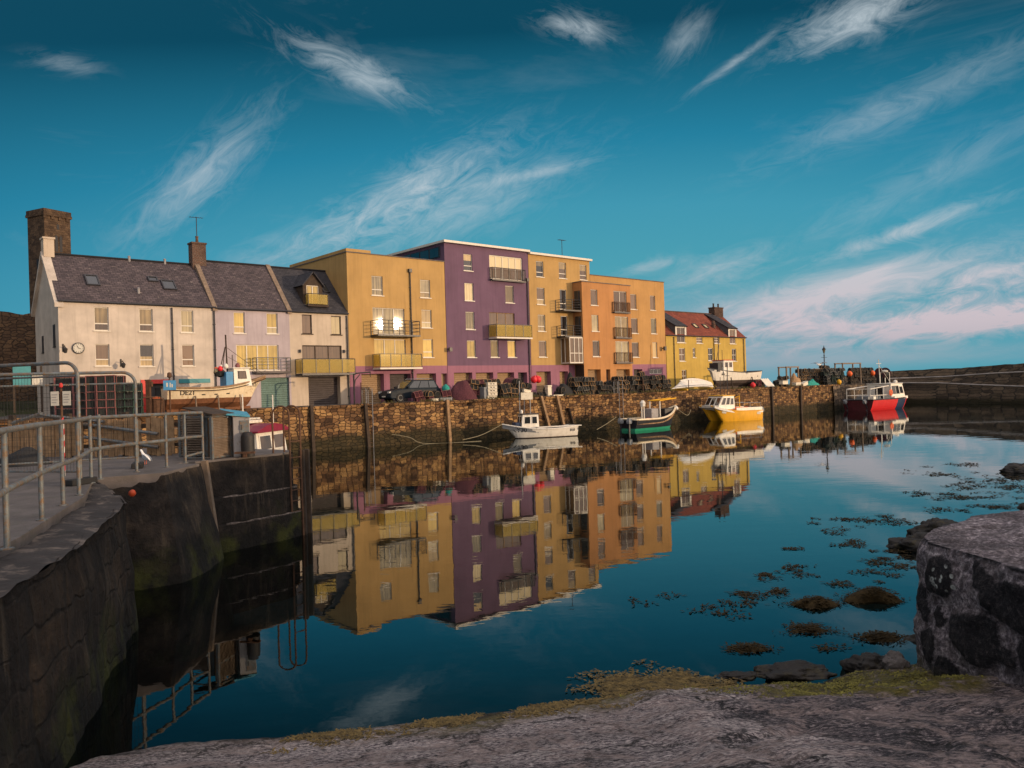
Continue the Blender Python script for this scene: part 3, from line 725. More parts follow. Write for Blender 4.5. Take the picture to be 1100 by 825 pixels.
# ---- amber flats
o9 = 53.35
H = building('apartment_block', 'amber block of flats with narrow windows and a pink base, last before the mustard house', 48.55)
o9 = 48.55
wins = [rel(q,o9) for q in [(54.62,55.8,11.95,13.59),(54.68,55.9,9.35,10.97),(54.8,55.95,6.76,8.36),(58.12,59.02,11.98,13.61),(58.16,59.11,9.38,11.08),(58.31,59.16,6.73,8.41)]]
gs = [rel(q,o9) for q in [(55.0,56.42,2.9,5.45,.5),(57.65,59.84,4.91,5.43,.12)]]
ro = flat_block(H, 12.1, 15.2, ('amber_render','pink_render'), 5.98, wins, gs, 10.0)
for k, q in enumerate(wins): window(H, *q, style='plain', pane=['pane_brown','pane_brown','pane_brown','pane_brown','pane_pale','pane_blind'][k])
window(H, *gs[1][:4], style='bay3', pane='pane_dark', rev=.12, sill=False)
garage(H, *gs[0][:4], 'shutter_dark', .5)
b = MB(); b.box(11.4,-.3,7.7,11.5,-.02,7.8); b.box(11.3,-.5,7.5,11.62,-.28,7.95); b.build('wall_lamp', M['trim_dark'], H)
# ---- mustard house
o9 = 60.75
L = 16.1
H = building('harbour_house', 'mustard yellow house with red pantile roof and white sash windows, last of the row', o9)
wins = [rel(q,o9) for q in [(66.49,67.68,8.42,9.11),(70.06,71.19,8.46,9.14),(63.11,64.23,6.31,7.81),(65.7,66.23,6.74,7.86),(68.75,69.72,6.36,7.87),(73.74,74.71,6.29,7.84),(63.5,64.4,3.9,5.3)]]
dw = [rel(q,o9) for q in [(62.75,64.3,8.45,9.3),(73.35,74.6,8.45,9.3)]]
wo, rf = gabled(H, L, 9.3, 12.4, 3.5, 7.0, 'mustard_render', wins+dw, 'pantile')
for k, q in enumerate(wins): window(H, *q, style='small', pane='pane_dark' if k in (4,) else 'pane_brown')
for q in dw:
    x0, x1 = q[0]-.25, q[1]+.25
    d = MB(); zt = 10.35
    hole = (q[0],q[1],9.305,zt-.12)
    wall(d, x0, x1, 9.3, zt, [hole], y=-.02, rev=.14)
    for x in (x0,x1): d.add([(x,-.02,9.3),(x,-.02,zt),(x,1.3,zt)],[(0,1,2)])
    d.build('dormer', M['trim_white'], rf)
    roofing(H, 'dormer_roof', [((x0-.1,-.2,zt+.02),(x1+.1,-.2,zt+.02),(x1+.1,3.3,12.42),(x0-.1,3.3,12.42))], 'slate_blue', .1)
    for xx in (x0-.02, x1+.02):
        ck = MB(); ck.add([(xx,-.02,9.35),(xx,-.02,zt),(xx,3.2,12.3)],[(0,1,2)]); ck.build('dormer_cheek', M['slate_blue'] if False else M['flat_roof'], rf)
    window(H, q[0],q[1],8.45,zt-.12, style='small', pane='pane_brown', y=-.02, rev=.14)
for x in (62.1,69.9,76.3): pipe(H, x-o9, 3.0, 9.1)
for x in (67.9, 69.95): roof_light(rf, x-o9, x-o9+.75, 1.1, 9.3+1.1*.886+.06, 1.7, 9.3+1.7*.886+.06, 'pane_pale')
v = MB(); v.lathe([(.25,-.2),(.25,.4),(.12,.75)], (71.9-o9,1.3,10.6), 8); v.build('roof_vent', M['chimney_brick'], rf)
chimney(H, 15.0, 3.5, 11.9, 13.35, 1.9, .9, 'chimney_brick', 2)

# ---- church tower and precinct wall behind
T = thing('church_tower', 'tall square ruined stone tower with twin belfry slits, rising behind the white house', 'tower', at(52, 400, 150).to_tuple()[:2]+(6,), R(63))
w = 5.2; zt = 33.2
m = MB()
m.box(0,0,-4,w,.6,zt); m.box(0,w-.6,-4,w,w,zt); m.box(0,.6,-4,.6,w-.6,zt); m.box(w-.6,.6,-4,w,w-.6,zt)
m.build('wall', M['tower_stone'], T)
c = MB(); c.box(-.25,-.25,zt,w+.25,w+.25,zt+.5); c.box(-.15,-.15,zt+.5,w+.15,w+.15,zt+1.3)
for k in range(4): c.box(-.25+k*1.5,-.25,zt-.6,-.25+k*1.5+.5,-.003,zt)
c.build('parapet', M['tower_stone'], T)
for x in (2.0,2.9):
    s = MB(); s.prism_y([(x,26.5),(x+.55,26.5),(x+.55,29.3),(x+.275,29.8),(x,29.3)], -.06, -.004); s.build('belfry_opening', M['ink'], T)
s = MB(); s.box(2.4,-.05,30.8,2.9,-.004,31.8); s.build('belfry_opening', M['ink'], T)
s = MB(); s.box(-.06,2.0,22,-.004,2.6,25); s.build('belfry_opening', M['ink'], T)
# ------------------------------------------------------------------ setting: water, ground, hill, quays
m = bpy.data.materials.new('harbour_water'); m.use_nodes = True
N = NT(m.node_tree); N.t.nodes.remove(N.t.nodes['Principled BSDF'])
co = geoco(N)
h = N.math('ADD', N.noise(N.mapping(co, (.9,1.6,1)), .55, 3, .5), N.math('MULTIPLY', N.noise(N.mapping(co, (1,1.5,1)), 2.6, 2), .16))
patch = N.ramp(N.noise(N.mapping(co, (.35,1,1), (0,0,.5)), .035, 3), [(.40,.25),(.62,1)])
h = N.math('MULTIPLY', h, patch)
bp_ = N.n('ShaderNodeBump', i_Strength=.16, i_Distance=.045); N.l(h, bp_.inputs['Height'])
fr_ = N.n('ShaderNodeFresnel', i_IOR=1.5); N.l(bp_.outputs[0], fr_.inputs['Normal'])
gl = N.n('ShaderNodeBsdfGlossy', i_Roughness=.01); N.l(bp_.outputs[0], gl.inputs['Normal']); gl.inputs['Color'].default_value = (.96,1,1,1)
tr = N.n('ShaderNodeBsdfTransparent'); tr.inputs[0].default_value = (.30,.50,.50,1)
mx = N.n('ShaderNodeMixShader'); N.l(fr_.outputs[0], mx.inputs[0]); N.l(tr.outputs[0], mx.inputs[1]); N.l(gl.outputs[0], mx.inputs[2])
N.l(mx.outputs[0], N.t.nodes['Material Output'].inputs[0])
M['harbour_water'] = m
M['silt'] = P('silt', (.012,.022,.022), .95, .4, .6, .0)
w = MB(); w.quad((-3000,-60,0),(3000,-60,0),(3000,5000,0),(-3000,5000,0))
tag(w.build('water', M['harbour_water']), 'still dark teal harbour water mirroring the houses and boats', kind='structure')

# bed under the water keeps the place solid
bed = MB(); bed.quad((-3000,-60,-3),(3000,-60,-3),(3000,5000,-3),(-3000,5000,-3)); tag(bed.build('seabed', M['silt']), kind='structure')

M['asphalt'] = P('asphalt', (.075,.066,.06), .95, .3, 1.2, .5, 40, wear=(.13,.11,.09), wearamt=.3)
def qf(s, i, z=0): p = Vector((0, quay_y(0), 0)) + QU*s + QN*i; return (p.x, p.y, z)
g = MB(); g.add([qf(-75,.45,3.0), qf(49.5,.45,3.0), qf(49.5,160,3.0), qf(-75,160,3.0), qf(-75,.45,-3), qf(49.5,.45,-3), qf(49.5,160,-3), qf(-75,160,-3)],
      [(0,1,2,3),(1,5,6,2),(2,6,7,3),(3,7,4,0),(0,4,5,1)])
tag(g.build('ground', M['asphalt']), 'quayside street and town ground', kind='structure')

# hill behind the terrace, grass bank to the left of the white house
M['bank_grass'] = P('bank_grass', (.035,.042,.012), .95, .5, 1.5, .9, 12, wear=(.06,.05,.022), wearamt=.4)
def sm(a, b_, x):
    t = min(1, max(0, (x-a)/(b_-a))); return t*t*(3-2*t)
def hill(u, v):
    s = -90 + 160*u; bk = -6 + 140*v
    st = 12.0 if s > -2 else 1.5
    st = 1.5 + 10.5*sm(-3.5, -1.0, s)
    h = 2.9 + 5.3*sm(st, st+13, bk)*(1-sm(25, 60, s)) + .35*noise.noise((s*.2, bk*.2, 0))*sm(st, st+4, bk)
    p = fw(s, bk, h-.08*(1-sm(st-1, st+1, bk))*2); return p
hm = MB(); hm.grid(hill, 128, 110)
tag(hm.build('hill', M['bank_grass'], smooth=True), 'grassy rising ground behind the terrace', kind='structure')
# precinct wall on the hill
pw = thing('precinct_wall', 'high brown rubble boundary wall on the grassy bank left of the white house', 'wall', fw(-34,14,0), RZF)
w = MB()
def jag(x): return 10.7 + .25*noise.noise((x*.8,0,3)) + .1*noise.noise((x*3,0,3)) - .02*x*.0
n = 108
w.loft([[(i*.42, 0, 4), (i*.42, 0, jag(i*.42)), (i*.42, .7, jag(i*.42)), (i*.42, .7, 4)] for i in range(n)])
w.build('wall', M['rubble_brown'], pw)

# main quay wall
q = thing('quay_wall', 'long coursed brown stone quay wall in low sun, weed-dark at the waterline', 'wall', (0, quay_y(0), 0), RZQ)
w = MB()
def qw(u, v):
    s = -70+119.5*u; z = -1.6+4.5*v
    return (s, .10*noise.noise((s*.7, z*.9, 0)) + .05*noise.noise((s*2.3, z*2.6, 5)) - .10 + v*.12, z)
w.grid(qw, 300, 18); w.build('face', M['quay_stone'], q)
c = MB(); s = -70
while s < 49:
    l = random.uniform(.7,1.5); dy = random.uniform(-.05,.03); dz = random.uniform(-.03,.02)
    c.obox((s+l/2, .28+dy, 2.97+dz), (l-.03, .75, .17), (0,0,random.uniform(-.01,.01))); s += l
c.build('coping', M['quay_stone'], q)
# tufts on the quay edge
M['tuft'] = P('tuft', (.10,.085,.025), .9, .5, 3, .0)
t = MB()
for k in range(700):
    s_ = random.uniform(-14, 42); 
    if noise.noise((s_*.35,1,0)) < -.05: continue
    x, y, z = qf(s_, random.uniform(-.12,.1), 3.04)
    for j in range(4):
        a = random.uniform(0,6.28); l = random.uniform(.08,.3); d = random.uniform(.05,.2)
        t.add([(x-.015,y,z),(x+.015,y,z),(x+d*math.cos(a),y+d*math.sin(a),z+l)],[(0,1,2)])
tag(t.build('edge_grass', M['tuft']), 'dry grass along the quay edge', kind='stuff')

# far pier on the right
path = [(38.2,93.8,2.95,3.0,3.1),(50,106.2,2.9,3.3,4.2),(54.8,110.8,2.85,3.5,4.6),(57.5,107.5,2.75,3.55,4.65),(60,102,2.4,3.8,4.8),(62.5,96,2.1,3.95,5.0),(63.8,93.2,2.05,4.0,5.05)]
fp = thing('harbour_pier', 'long dark stone pier with sloping walkway and parapet, closing the harbour on the right', 'pier')
rows = []
for i in range(len(path)-1):
    a, b2 = path[i], path[i+1]; L = math.dist(a[:2], b2[:2]); n = max(2, int(L/.6))
    for k in range(n + (i == len(path)-2)):
        f = k/n; rows.append([a[j]+(b2[j]-a[j])*f for j in range(5)])
def outw(i):
    a = Vector(rows[max(i-2,0)][:2]); b2 = Vector(rows[min(i+2,len(rows)-1)][:2]); d = (b2-a).normalized(); return Vector((-d.y, d.x))  # land side (left of travel)
lw = MB(); wk = MB(); pp = MB(); ra=[]; rb=[]; rc=[]
for i, (x, y, zl, zu, zp) in enumerate(rows):
    n_ = outw(i); 
    def at_(o, z, amp=.08):
        e = noise.noise((x*.8+o, y*.8, z*1.1))*amp; return (x+n_.x*(o+e), y+n_.y*(o+e), z)
    jz = .12*noise.noise((x*.9,y*.9,7)) + (.18*noise.noise((x*.3,y*.3,9)))
    ra.append([at_(0,-1.6),at_(0.05,.3),at_(.1,1.3),at_(.16,zl,.05)])
    rb.append([at_(.16,zl,.05),at_(1.6,zl+.03,.05),at_(1.75,(zl+zu)/2),at_(1.85,zu,.04)])
    rc.append([at_(1.85,zu,.04),at_(3.2,zu+.04,.02),at_(3.3,(zu+zp)/2),at_(3.4,zp+jz*.7),at_(4.3,zp+jz*.7),at_(4.4,-1.6)])
lw.loft(ra, closed=False, cap=False); wk.loft(rb, closed=False, cap=False); pp.loft(rc, closed=False, cap=False)
lw.build('lower_wall', M['far_pier_stone'], fp); wk.build('ledge', M['far_pier_stone'], fp); pp.build('parapet', M['far_pier_stone'], fp)
ed = MB()
ed.tube([(r[0]+outw(i).x*.2, r[1]+outw(i).y*.2, r[2]+.0) for i, r in enumerate(rows) if r[0] > 50], .09, 6)
ed.tube([(r[0]+outw(i).x*1.9, r[1]+outw(i).y*1.9, r[3]+.0) for i, r in enumerate(rows) if r[0] > 52], .10, 6)
M['edge_pale'] = P('edge_pale', (.36,.32,.29), .9, .25, 1.5, .4, 25); ed.build('edge_stone', M['edge_pale'], fp)

# ------------------------------------------------------------------ near pier (left)
E_ = [(-2.6,-3.0),(-3.4,2.0),(-4.2,5.0),(-4.85,7.5),(-5.44,9.8),(-6.75,13.7),(-8.75,16.5),(-7.60,17.2),(-7.62,19.2),(-8.4,19.55),(-7.66,20.2),(-7.05,21.0),(-6.5,21.7),(-6.25,22.2),(-6.4,22.8),(-7.2,23.5),(-10,25.0),(-16,27.3),(-36,29.5)]
zt_ = [2.2]*6 + [2.3]*13
pts = []
for i in range(len(E_)-1):
    L = math.dist(E_[i], E_[i+1]); n = max(2, int(L/.16))
    for k in range(n + (i == len(E_)-2)):
        f = k/n; pts.append((E_[i][0]+(E_[i+1][0]-E_[i][0])*f, E_[i][1]+(E_[i+1][1]-E_[i][1])*f, zt_[i]+(zt_[i+1]-zt_[i])*f, i+f))
def nrm_at(i, w=1):
    a = Vector(pts[max(i-w,0)][:2]); b2 = Vector(pts[min(i+w,len(pts)-1)][:2]); d = (b2-a).normalized(); return Vector((d.y,-d.x))
pm, N, b = base_mat('pier_face', .92, 0, .25)
co = objco(N); sep = N.n('ShaderNodeSeparateXYZ'); N.l(co, sep.inputs[0])
n1 = N.noise(co, 1.1, 6, .7); n2 = N.noise(co, 8, 5, .7); n3 = N.noise(N.mapping(co, (3,3,.35)), 1.6, 5, .65)
cc = N.ramp(n1, [(.3,(.009,.008,.008)),(.5,(.026,.021,.018)),(.7,(.07,.052,.037))])
cc = N.mix(.6, cc, N.ramp(n2, [(.25,.3),(.75,1.15)]), 'MULTIPLY')
vv = N.mapping(N.n('ShaderNodeVectorMath', operation='ADD').outputs[0], (.95,.95,2.1))
va = vv.node.inputs['Vector'].links[0].from_node; N.l(co, va.inputs[0]); wn = N.noise(co, 2.2, 3, .5, 0, 1); vs_ = N.n('ShaderNodeVectorMath', operation='SCALE'); N.l(wn, vs_.inputs[0]); vs_.inputs['Scale'].default_value = .3; N.l(vs_.outputs[0], va.inputs[1])
vd = N.n('ShaderNodeTexVoronoi', feature='DISTANCE_TO_EDGE', i_Scale=1.0, i_Randomness=.45); N.l(vv, vd.inputs['Vector'])
vc = N.n('ShaderNodeTexVoronoi', feature='F1', i_Scale=1.0, i_Randomness=.45); N.l(vv, vc.inputs['Vector'])
tn = N.n('ShaderNodeSeparateColor'); N.l(vc.outputs['Color'], tn.inputs[0])
near = N.ramp(N.math('MULTIPLY_ADD', sep.outputs[1], -.1, 2.0), [(.30,0),(.50,.75)])
joint = N.math('MULTIPLY', near, N.ramp(vd.outputs['Distance'], [(.015,1),(.07,0)]))
cc = N.mix(near, cc, N.mix(1.0, cc, N.ramp(tn.outputs[0], [(0,(.7,.66,.62)),(.5,(1.05,.93,.8)),(1,(1.5,1.2,.85))]), 'MULTIPLY'))
joint = N.math('MULTIPLY', joint, N.ramp(n1, [(.40,.15),(.62,.85)]))
cc = N.mix(joint, cc, (.010,.009,.008))
cc = N.mix(N.math('MULTIPLY', N.ramp(n3, [(.55,0),(.68,.6)]), .8), cc, (.12,.09,.06))
vz = N.math('ADD', sep.outputs[2], N.math('MULTIPLY_ADD', n1, 1.6, -.8))
cc = N.mix(N.math('MULTIPLY', N.ramp(N.math('MULTIPLY_ADD', vz, .5, .2), [(.35,1),(.75,0)]), .9), cc, N.mix(N.ramp(N.noise(co,.9,6,.65),[(.49,0),(.62,1)]), (.006,.006,.005), (.040,.044,.008)))
N.l(cc, b.inputs['Base Color'])
bump(N, b, N.math('SUBTRACT', N.math('ADD', N.math('MULTIPLY', n2, .8), n1), N.math('MULTIPLY', joint, .9)), 1.0, .08)
M['pier_face'] = pm
pt = thing('pier_wall', 'dark weathered pier wall with stepped rounded end and mossy waterline, left foreground', 'wall')
zl = [1.0, .97, .93, .75, .60, .585, .45, .30, .285, .15, .0, -.4]
rows = []
for i, (x, y, zt2, par) in enumerate(pts):
    n_ = nrm_at(i, 2 if par > 6 else 6); row = []
    stepped = par >= 9.5
    for f in zl:
        z = zt2*f if f >= 0 else -1.6
        o = (1-f)*.10
        if stepped: o = (.02 if z > zt2*.59 else (.14 if z > zt2*.29 else .24))
        elif 6 <= par <= 8: o = (1-f)*.50
        amp = .07 if not stepped else .02
        if par < 6: amp = .10
        e = noise.noise((x*1.1, y*1.1, z*1.6))*amp + noise.noise((x*4, y*4, z*4.5))*amp*.35
        dz = noise.noise((x*2.2,y*2.2,z))*(.04 if f < 1 else .012)
        row.append((x+n_.x*(o+e), y+n_.y*(o+e), z+dz))
    rows.append(row)
w = MB(); w.loft(rows, closed=False, cap=False); w.build('face', M['pier_face'], pt)
# coping ledge of the near stretch
cp = MB(); rows = []
for i, (x, y, zt2, par) in enumerate(pts):
    if par > 6.0: break
    n_ = nrm_at(i, 6); r_ = []
    for o, z in ((0.04,0),(-.25,.015),(-.55,.02),(-.95,.015)):
        e = noise.noise((x*2,y*2,o*3))*.05+noise.noise((x*6,y*6,o*5))*.025
        r_.append((x+n_.x*(o), y+n_.y*(o), zt2+z+e))
    rows.append(r_)
cp.loft(rows, closed=False, cap=False); 
M['coping_stone'] = P('coping_stone', (.040,.034,.032), .92, .35, 1.3, .8, 18, wear=(.15,.12,.10), wearamt=.3)
cp.build('coping', M['coping_stone'], pt)
led = MB()   # pale ledge edges on the rounded end: light on the ledge tops, put into colour
for zf, o in ((.59,.15),(.292,.25)):
    ln = []
    for i, p in enumerate(pts):
        if 10 < p[3] < 13.6:
            n_ = nrm_at(i, 2); ln.append((p[0]+n_.x*(o-.05), p[1]+n_.y*(o-.05), p[2]*zf+.01+noise.noise((p[0]*3,p[1]*3,0))*.02))
    led.tube(ln, [.028+.03*noise.noise((q_[0]*5,q_[1]*5,3)) for q_ in ln], 6)
M['ledge_light'] = P('ledge_light', (.16,.13,.115), .9, .5, 6, .4, 25, wear=(.03,.025,.02), wearamt=.6); led.build('ledge', M['ledge_light'], pt)
dk = MB(); inset = []
for i, p in enumerate(E_):
    a = Vector(E_[max(i-1,0)]); b2 = Vector(E_[min(i+1,len(E_)-1)]); d = (b2-a).normalized(); n_ = Vector((d.y,-d.x))
    o = .62 if i <= 5 else .02
    inset.append((p[0]-n_.x*o, p[1]-n_.y*o))
poly = inset + [(-36,-3)]
dk.prism(poly, 1.5, 2.35); 
tag(dk.build('pier_deck', M['concrete'], fix=True), 'worn concrete deck of the near pier', kind='structure')
# land joining pier and street, out of the frame on the left
ln_ = MB(); ln_.add([(-36,-3,2.34),(-36,29.4,2.34),(-36,38.3,2.98),(-70,14,2.98),(-70,-3,2.34)],[(0,1,2,3,4)]); tag(ln_.build('street', M['asphalt']), kind='structure')

# ------------------------------------------------------------------ slipway (foreground)
def shore(X):
    t = [(-8,6.5),(-5.35,7.4),(-4.75,8.85),(-4.0,9.1),(-2.4,9.23),(-.7,9.62),(.46,9.9),(1.2,10.08),(1.7,10.45),(2.2,10.4),(2.7,10.35),(3.95,10.47),(5.3,10.8),(9,11.5),(14,12)]
    for (a, b2) in zip(t, t[1:]):
        if X <= b2[0]: return a[1]+(b2[1]-a[1])*(X-a[0])/(b2[0]-a[0])
    return t[-1][1]
def slip(u, v):
    X = -6.2 + 17*u; Y = -5 + 18.2*(1-(1-v)**1.7)
    d = shore(X) - Y
    z = d*.255 if d > 0 else d*.45
    z -= .10*sm(.4,0,abs(d-.15))*0
    p = (X*.9, Y*1.6, 0)
    rid = 1-abs(noise.noise((X*1.3+Y*.3, Y*2.4, 1.7)))*2
    z += .022*noise.fractal(p, 1.0, 2.0, 4) + .012*rid + .014*noise.noise((X*7, Y*10, 0)) + .010*noise.noise((X*19,Y*24,2))
    if X > .8:   # rougher bedrock to the right, with a long step running up it
        k = sm(.8, 2.0, X); e = abs(noise.noise((X*.55, Y*.9, 8)))
        z += k*(.05*noise.noise((X*1.1, Y*1.4, 4)) + .06*sm(.0,.2,e) - .035 + .03*abs(noise.noise((X*3.1,Y*4.2,9))))
    return (X, Y, z)
m, N, b = base_mat('slip_rock', .9, 0, .3)
co = objco(N); sep = N.n('ShaderNodeSeparateXYZ'); N.l(co, sep.inputs[0])
st = N.mapping(co, (.9,2.6,1), (0,0,.12))
n1 = N.noise(co, .9, 6, .65); n2 = N.noise(st, 7, 8, .78); n3 = N.noise(co, 26, 5, .75); n4 = N.noise(co, .42, 4, .6, .6)
fine = N.noise(N.mapping(co, (1,1.8,1)), 55, 4, .7)
mid_ = N.noise(N.mapping(co, (1,1.9,1), (0,0,.1)), 15, 6, .72)
grit = N.ramp(N.noise(N.mapping(co, (1,2.0,1)), 19, 7, .78), [(.43,0),(.57,1)])
lump = N.ramp(mid_, [(.40,0),(.60,1)])
mot = N.math('MULTIPLY_ADD', grit, .50, N.math('MULTIPLY_ADD', lump, .32, N.math('MULTIPLY', N.ramp(n1, [(.35,0),(.65,1)]), .18)))
speck = N.ramp(mot, [(0,(.022,.018,.022)),(.25,(.08,.066,.074)),(.45,(.32,.265,.275)),(.68,(.72,.61,.59)),(1,(.85,.76,.72))])
bigp = N.noise(N.mapping(co, (.7,1.3,1)), .9, 5, .7, .3)
speck = N.mix(1.0, speck, N.ramp(bigp, [(.36,.42),(.50,.95),(.64,1.25)]), 'MULTIPLY')
dark = N.ramp(mot, [(0,(.014,.013,.017)),(.36,(.05,.043,.050)),(.62,(.16,.132,.142)),(.85,(.44,.355,.35)),(1,(.75,.63,.60))])
side = N.ramp(N.math('ADD', N.math('MULTIPLY', sep.outputs[0], .30), N.math('MULTIPLY_ADD', n4, 1.1, -.75)), [(.45,0),(.62,1)])
cc = N.mix(side, speck, dark)
vein = N.ramp(N.math('ABSOLUTE', N.math('SUBTRACT', N.noise(co, .75, 6, .68, .5), .5)), [(.0,1),(.018,.7),(.05,0)])
crk = N.n('ShaderNodeTexVoronoi', feature='DISTANCE_TO_EDGE', i_Scale=.75, i_Randomness=1.0); cw1 = N.n('ShaderNodeVectorMath', operation='ADD'); cw2 = N.n('ShaderNodeVectorMath', operation='SCALE'); N.l(N.noise(co, 1.6, 6, .7, 0, 1), cw2.inputs[0]); cw2.inputs['Scale'].default_value = .8; N.l(co, cw1.inputs[0]); N.l(cw2.outputs[0], cw1.inputs[1]); N.l(cw1.outputs[0], crk.inputs['Vector'])
crack = N.ramp(crk.outputs['Distance'], [(.004,1),(.022,0)])
cc = N.mix(N.math('MULTIPLY', crack, .85), cc, (.012,.010,.010))
cc = N.mix(N.math('MULTIPLY', vein, N.ramp(n2, [(.4,.15),(.6,.9)])), cc, (.62,.47,.43))
# weed and moss: a fringe along the waterline and a patch on the right
lowz = N.ramp(N.math('ADD', sep.outputs[2], N.math('MULTIPLY_ADD', n1, .55, -.28)), [(.02,1),(.16,.65),(.30,0)])
rx = N.ramp(N.math('MULTIPLY_ADD', sep.outputs[0], .1, .5), [(.28,.15),(.42,1)])
dx = N.math('SUBTRACT', sep.outputs[0], 4.35); dy = N.math('SUBTRACT', sep.outputs[1], N.math('MULTIPLY_ADD', sep.outputs[0], -.12, 10.0))
rr = N.math('ADD', N.math('MULTIPLY', N.math('MULTIPLY', dx, dx), .22), N.math('MULTIPLY', N.math('MULTIPLY', dy, dy), 1.1))
patch = N.ramp(N.math('ADD', rr, N.math('MULTIPLY_ADD', n1, 1.3, -.65)), [(.35,1),(.75,0)])
mossmask = N.math('MAXIMUM', N.math('MULTIPLY', N.math('MULTIPLY', lowz, rx), .85), patch)
mossmask = N.math('MULTIPLY', mossmask, N.ramp(N.noise(co, 5.5, 6, .7), [(.36,.0),(.50,1)]))
moss = N.ramp(n3, [(.3,(.05,.042,.008)),(.5,(.17,.14,.02)),(.7,(.36,.27,.06))])
cc = N.mix(mossmask, cc, moss)
wet = N.ramp(N.math('ADD', sep.outputs[2], N.math('MULTIPLY_ADD', n1, .16, -.08)), [(.0,1),(.07,0)])
cc = N.mix(N.math('MULTIPLY', wet, .75), cc, (.012,.012,.010))
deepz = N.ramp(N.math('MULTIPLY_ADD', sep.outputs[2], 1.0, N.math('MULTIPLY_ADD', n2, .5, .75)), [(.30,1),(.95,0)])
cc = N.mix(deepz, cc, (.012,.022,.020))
N.l(cc, b.inputs['Base Color'])
N.l(N.ramp(n1, [(.3,.55),(.7,.95)]), b.inputs['Roughness'])
bump(N, b, N.math('ADD', N.math('MULTIPLY', mid_, 1.0), N.math('SUBTRACT', N.math('MULTIPLY', grit, .30), crack)), 1.0, .07)
M['slip_rock'] = m
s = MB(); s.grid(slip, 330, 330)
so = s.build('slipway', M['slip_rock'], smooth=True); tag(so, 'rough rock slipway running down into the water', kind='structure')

# moss tufts and bladder weed lying on the slip edge
M['weed'] = P('weed', (.034,.022,.008), .8, .5, 9, .3, 40, spec=.1)
M['weed_olive'] = P('weed_olive', (.12,.08,.024), .85, .75, 9, .3, 40)
def blades(mb, c, n, r, l, flat=.25, w=.02, rz=None):
    for _ in range(n):
        a = random.uniform(0, 2*PI); q_ = r*math.sqrt(random.random())
        x, y = c[0]+q_*math.cos(a), c[1]+q_*math.sin(a); z = c[2] if rz is None else rz(x, y)
        a2 = random.uniform(0, 2*PI); d = Vector((math.cos(a2), math.sin(a2), random.uniform(0, flat))); ll = l*random.uniform(.4,1)
        s2 = Vector((-d.y, d.x, 0))*w*random.uniform(.6,1.3)
        p = Vector((x,y,z+.004)); mid = p+d*ll*.5+Vector((0,0,.25*flat*ll)); e = p+d*ll
        mb.add([p-s2*.5, p+s2*.5, mid+s2, mid-s2, e], [(0,1,2,3),(3,2,4)])
def slip_z(x, y):
    v = 1-(1-min(.9999,(y+5)/18.2))**(1/1.7); return slip((x+6.2)/17, v)[2]
fr = MB()
for k in range(900):
    X = random.uniform(-2.6, 2.8); d = abs(random.gauss(0, .38))
    Y = shore(X) - d*1.0 + .10
    if noise.noise((X*1.7, Y*2.2, 6)) < .02+.25*(d-.2): continue
    blades(fr, (X,Y,0), 12, .13, .085, .22, .012, slip_z)
for k in range(160):
    X = random.gauss(1.75,.42); Y = random.gauss(10.45,.25); blades(fr, (X,Y,0), 24, .16, .10, .12, .013, lambda x,y: max(.01,slip_z(x,y)))
tag(fr.build('shore_weed', M['weed_olive']), 'olive brown bladder weed strewn along the waterline of the slip', kind='stuff')
ms = MB()
for k in range(520):
    X = random.gauss(4.3, 1.05); Y = 10.0 - .12*X*.6 + random.gauss(.05,.38)
    if Y > shore(X)-.02 or X > 6.2 or noise.noise((X*2.1,Y*2.6,4)) < -.05: continue
    blades(ms, (X,Y,0), 14, .13, .045, .5, .010, slip_z)
M['moss'] = P('moss', (.13,.115,.022), .95, .75, 6, .3, 40)
tag(ms.build('moss', M['moss']), 'green moss and fine weed on the rock near the stone block', kind='stuff')

# ------------------------------------------------------------------ rough masonry block on the right
per = [(7.2,2.5),(6.35,5.0),(5.85,7.2),(5.5,8.8),(5.28,10.1),(5.32,10.55),(5.62,10.95),(6.1,11.35),(6.9,12.0),(8.2,12.6),(10.5,13.1),(13,13.3)]
dense = []
for a, b2 in zip(per, per[1:]):
    n = max(2, int(math.dist(a,b2)/.05))
    for k in range(n): f = k/n; dense.append(Vector((a[0]+(b2[0]-a[0])*f, a[1]+(b2[1]-a[1])*f)))
for _ in range(6): dense = [dense[0]]+[(dense[i-1]+dense[i]*2+dense[i+1])/4 for i in range(1,len(dense)-1)]+[dense[-1]]
STONES = [(9.95,1.46,.34,.30),(8.85,1.42,.44,.30),(9.35,.88,.44,.28),(8.35,.80,.42,.42),(10.15,.58,.24,.22),(9.75,.20,.28,.24),(10.35,1.05,.14,.26),(8.95,.28,.34,.22),(9.3,1.62,.14,.12),(7.8,1.4,.3,.3),(9.95,.95,.12,.12),(8.9,.75,.12,.10)]
def cellinfo(p):
    q_ = Vector((p.x*.95, p.y*.95, p.z*1.15)) + Vector((noise.noise(p*1.5), noise.noise(p*1.5+Vector((9,0,0))), noise.noise(p*1.5+Vector((0,9,0)))))*.28
    dist, cells = noise.voronoi(q_); return dist[1]-dist[0], cells[0]
vs = []; att = []; NR = 44; ZT = 1.82
cen = Vector((13.0, 7.5))
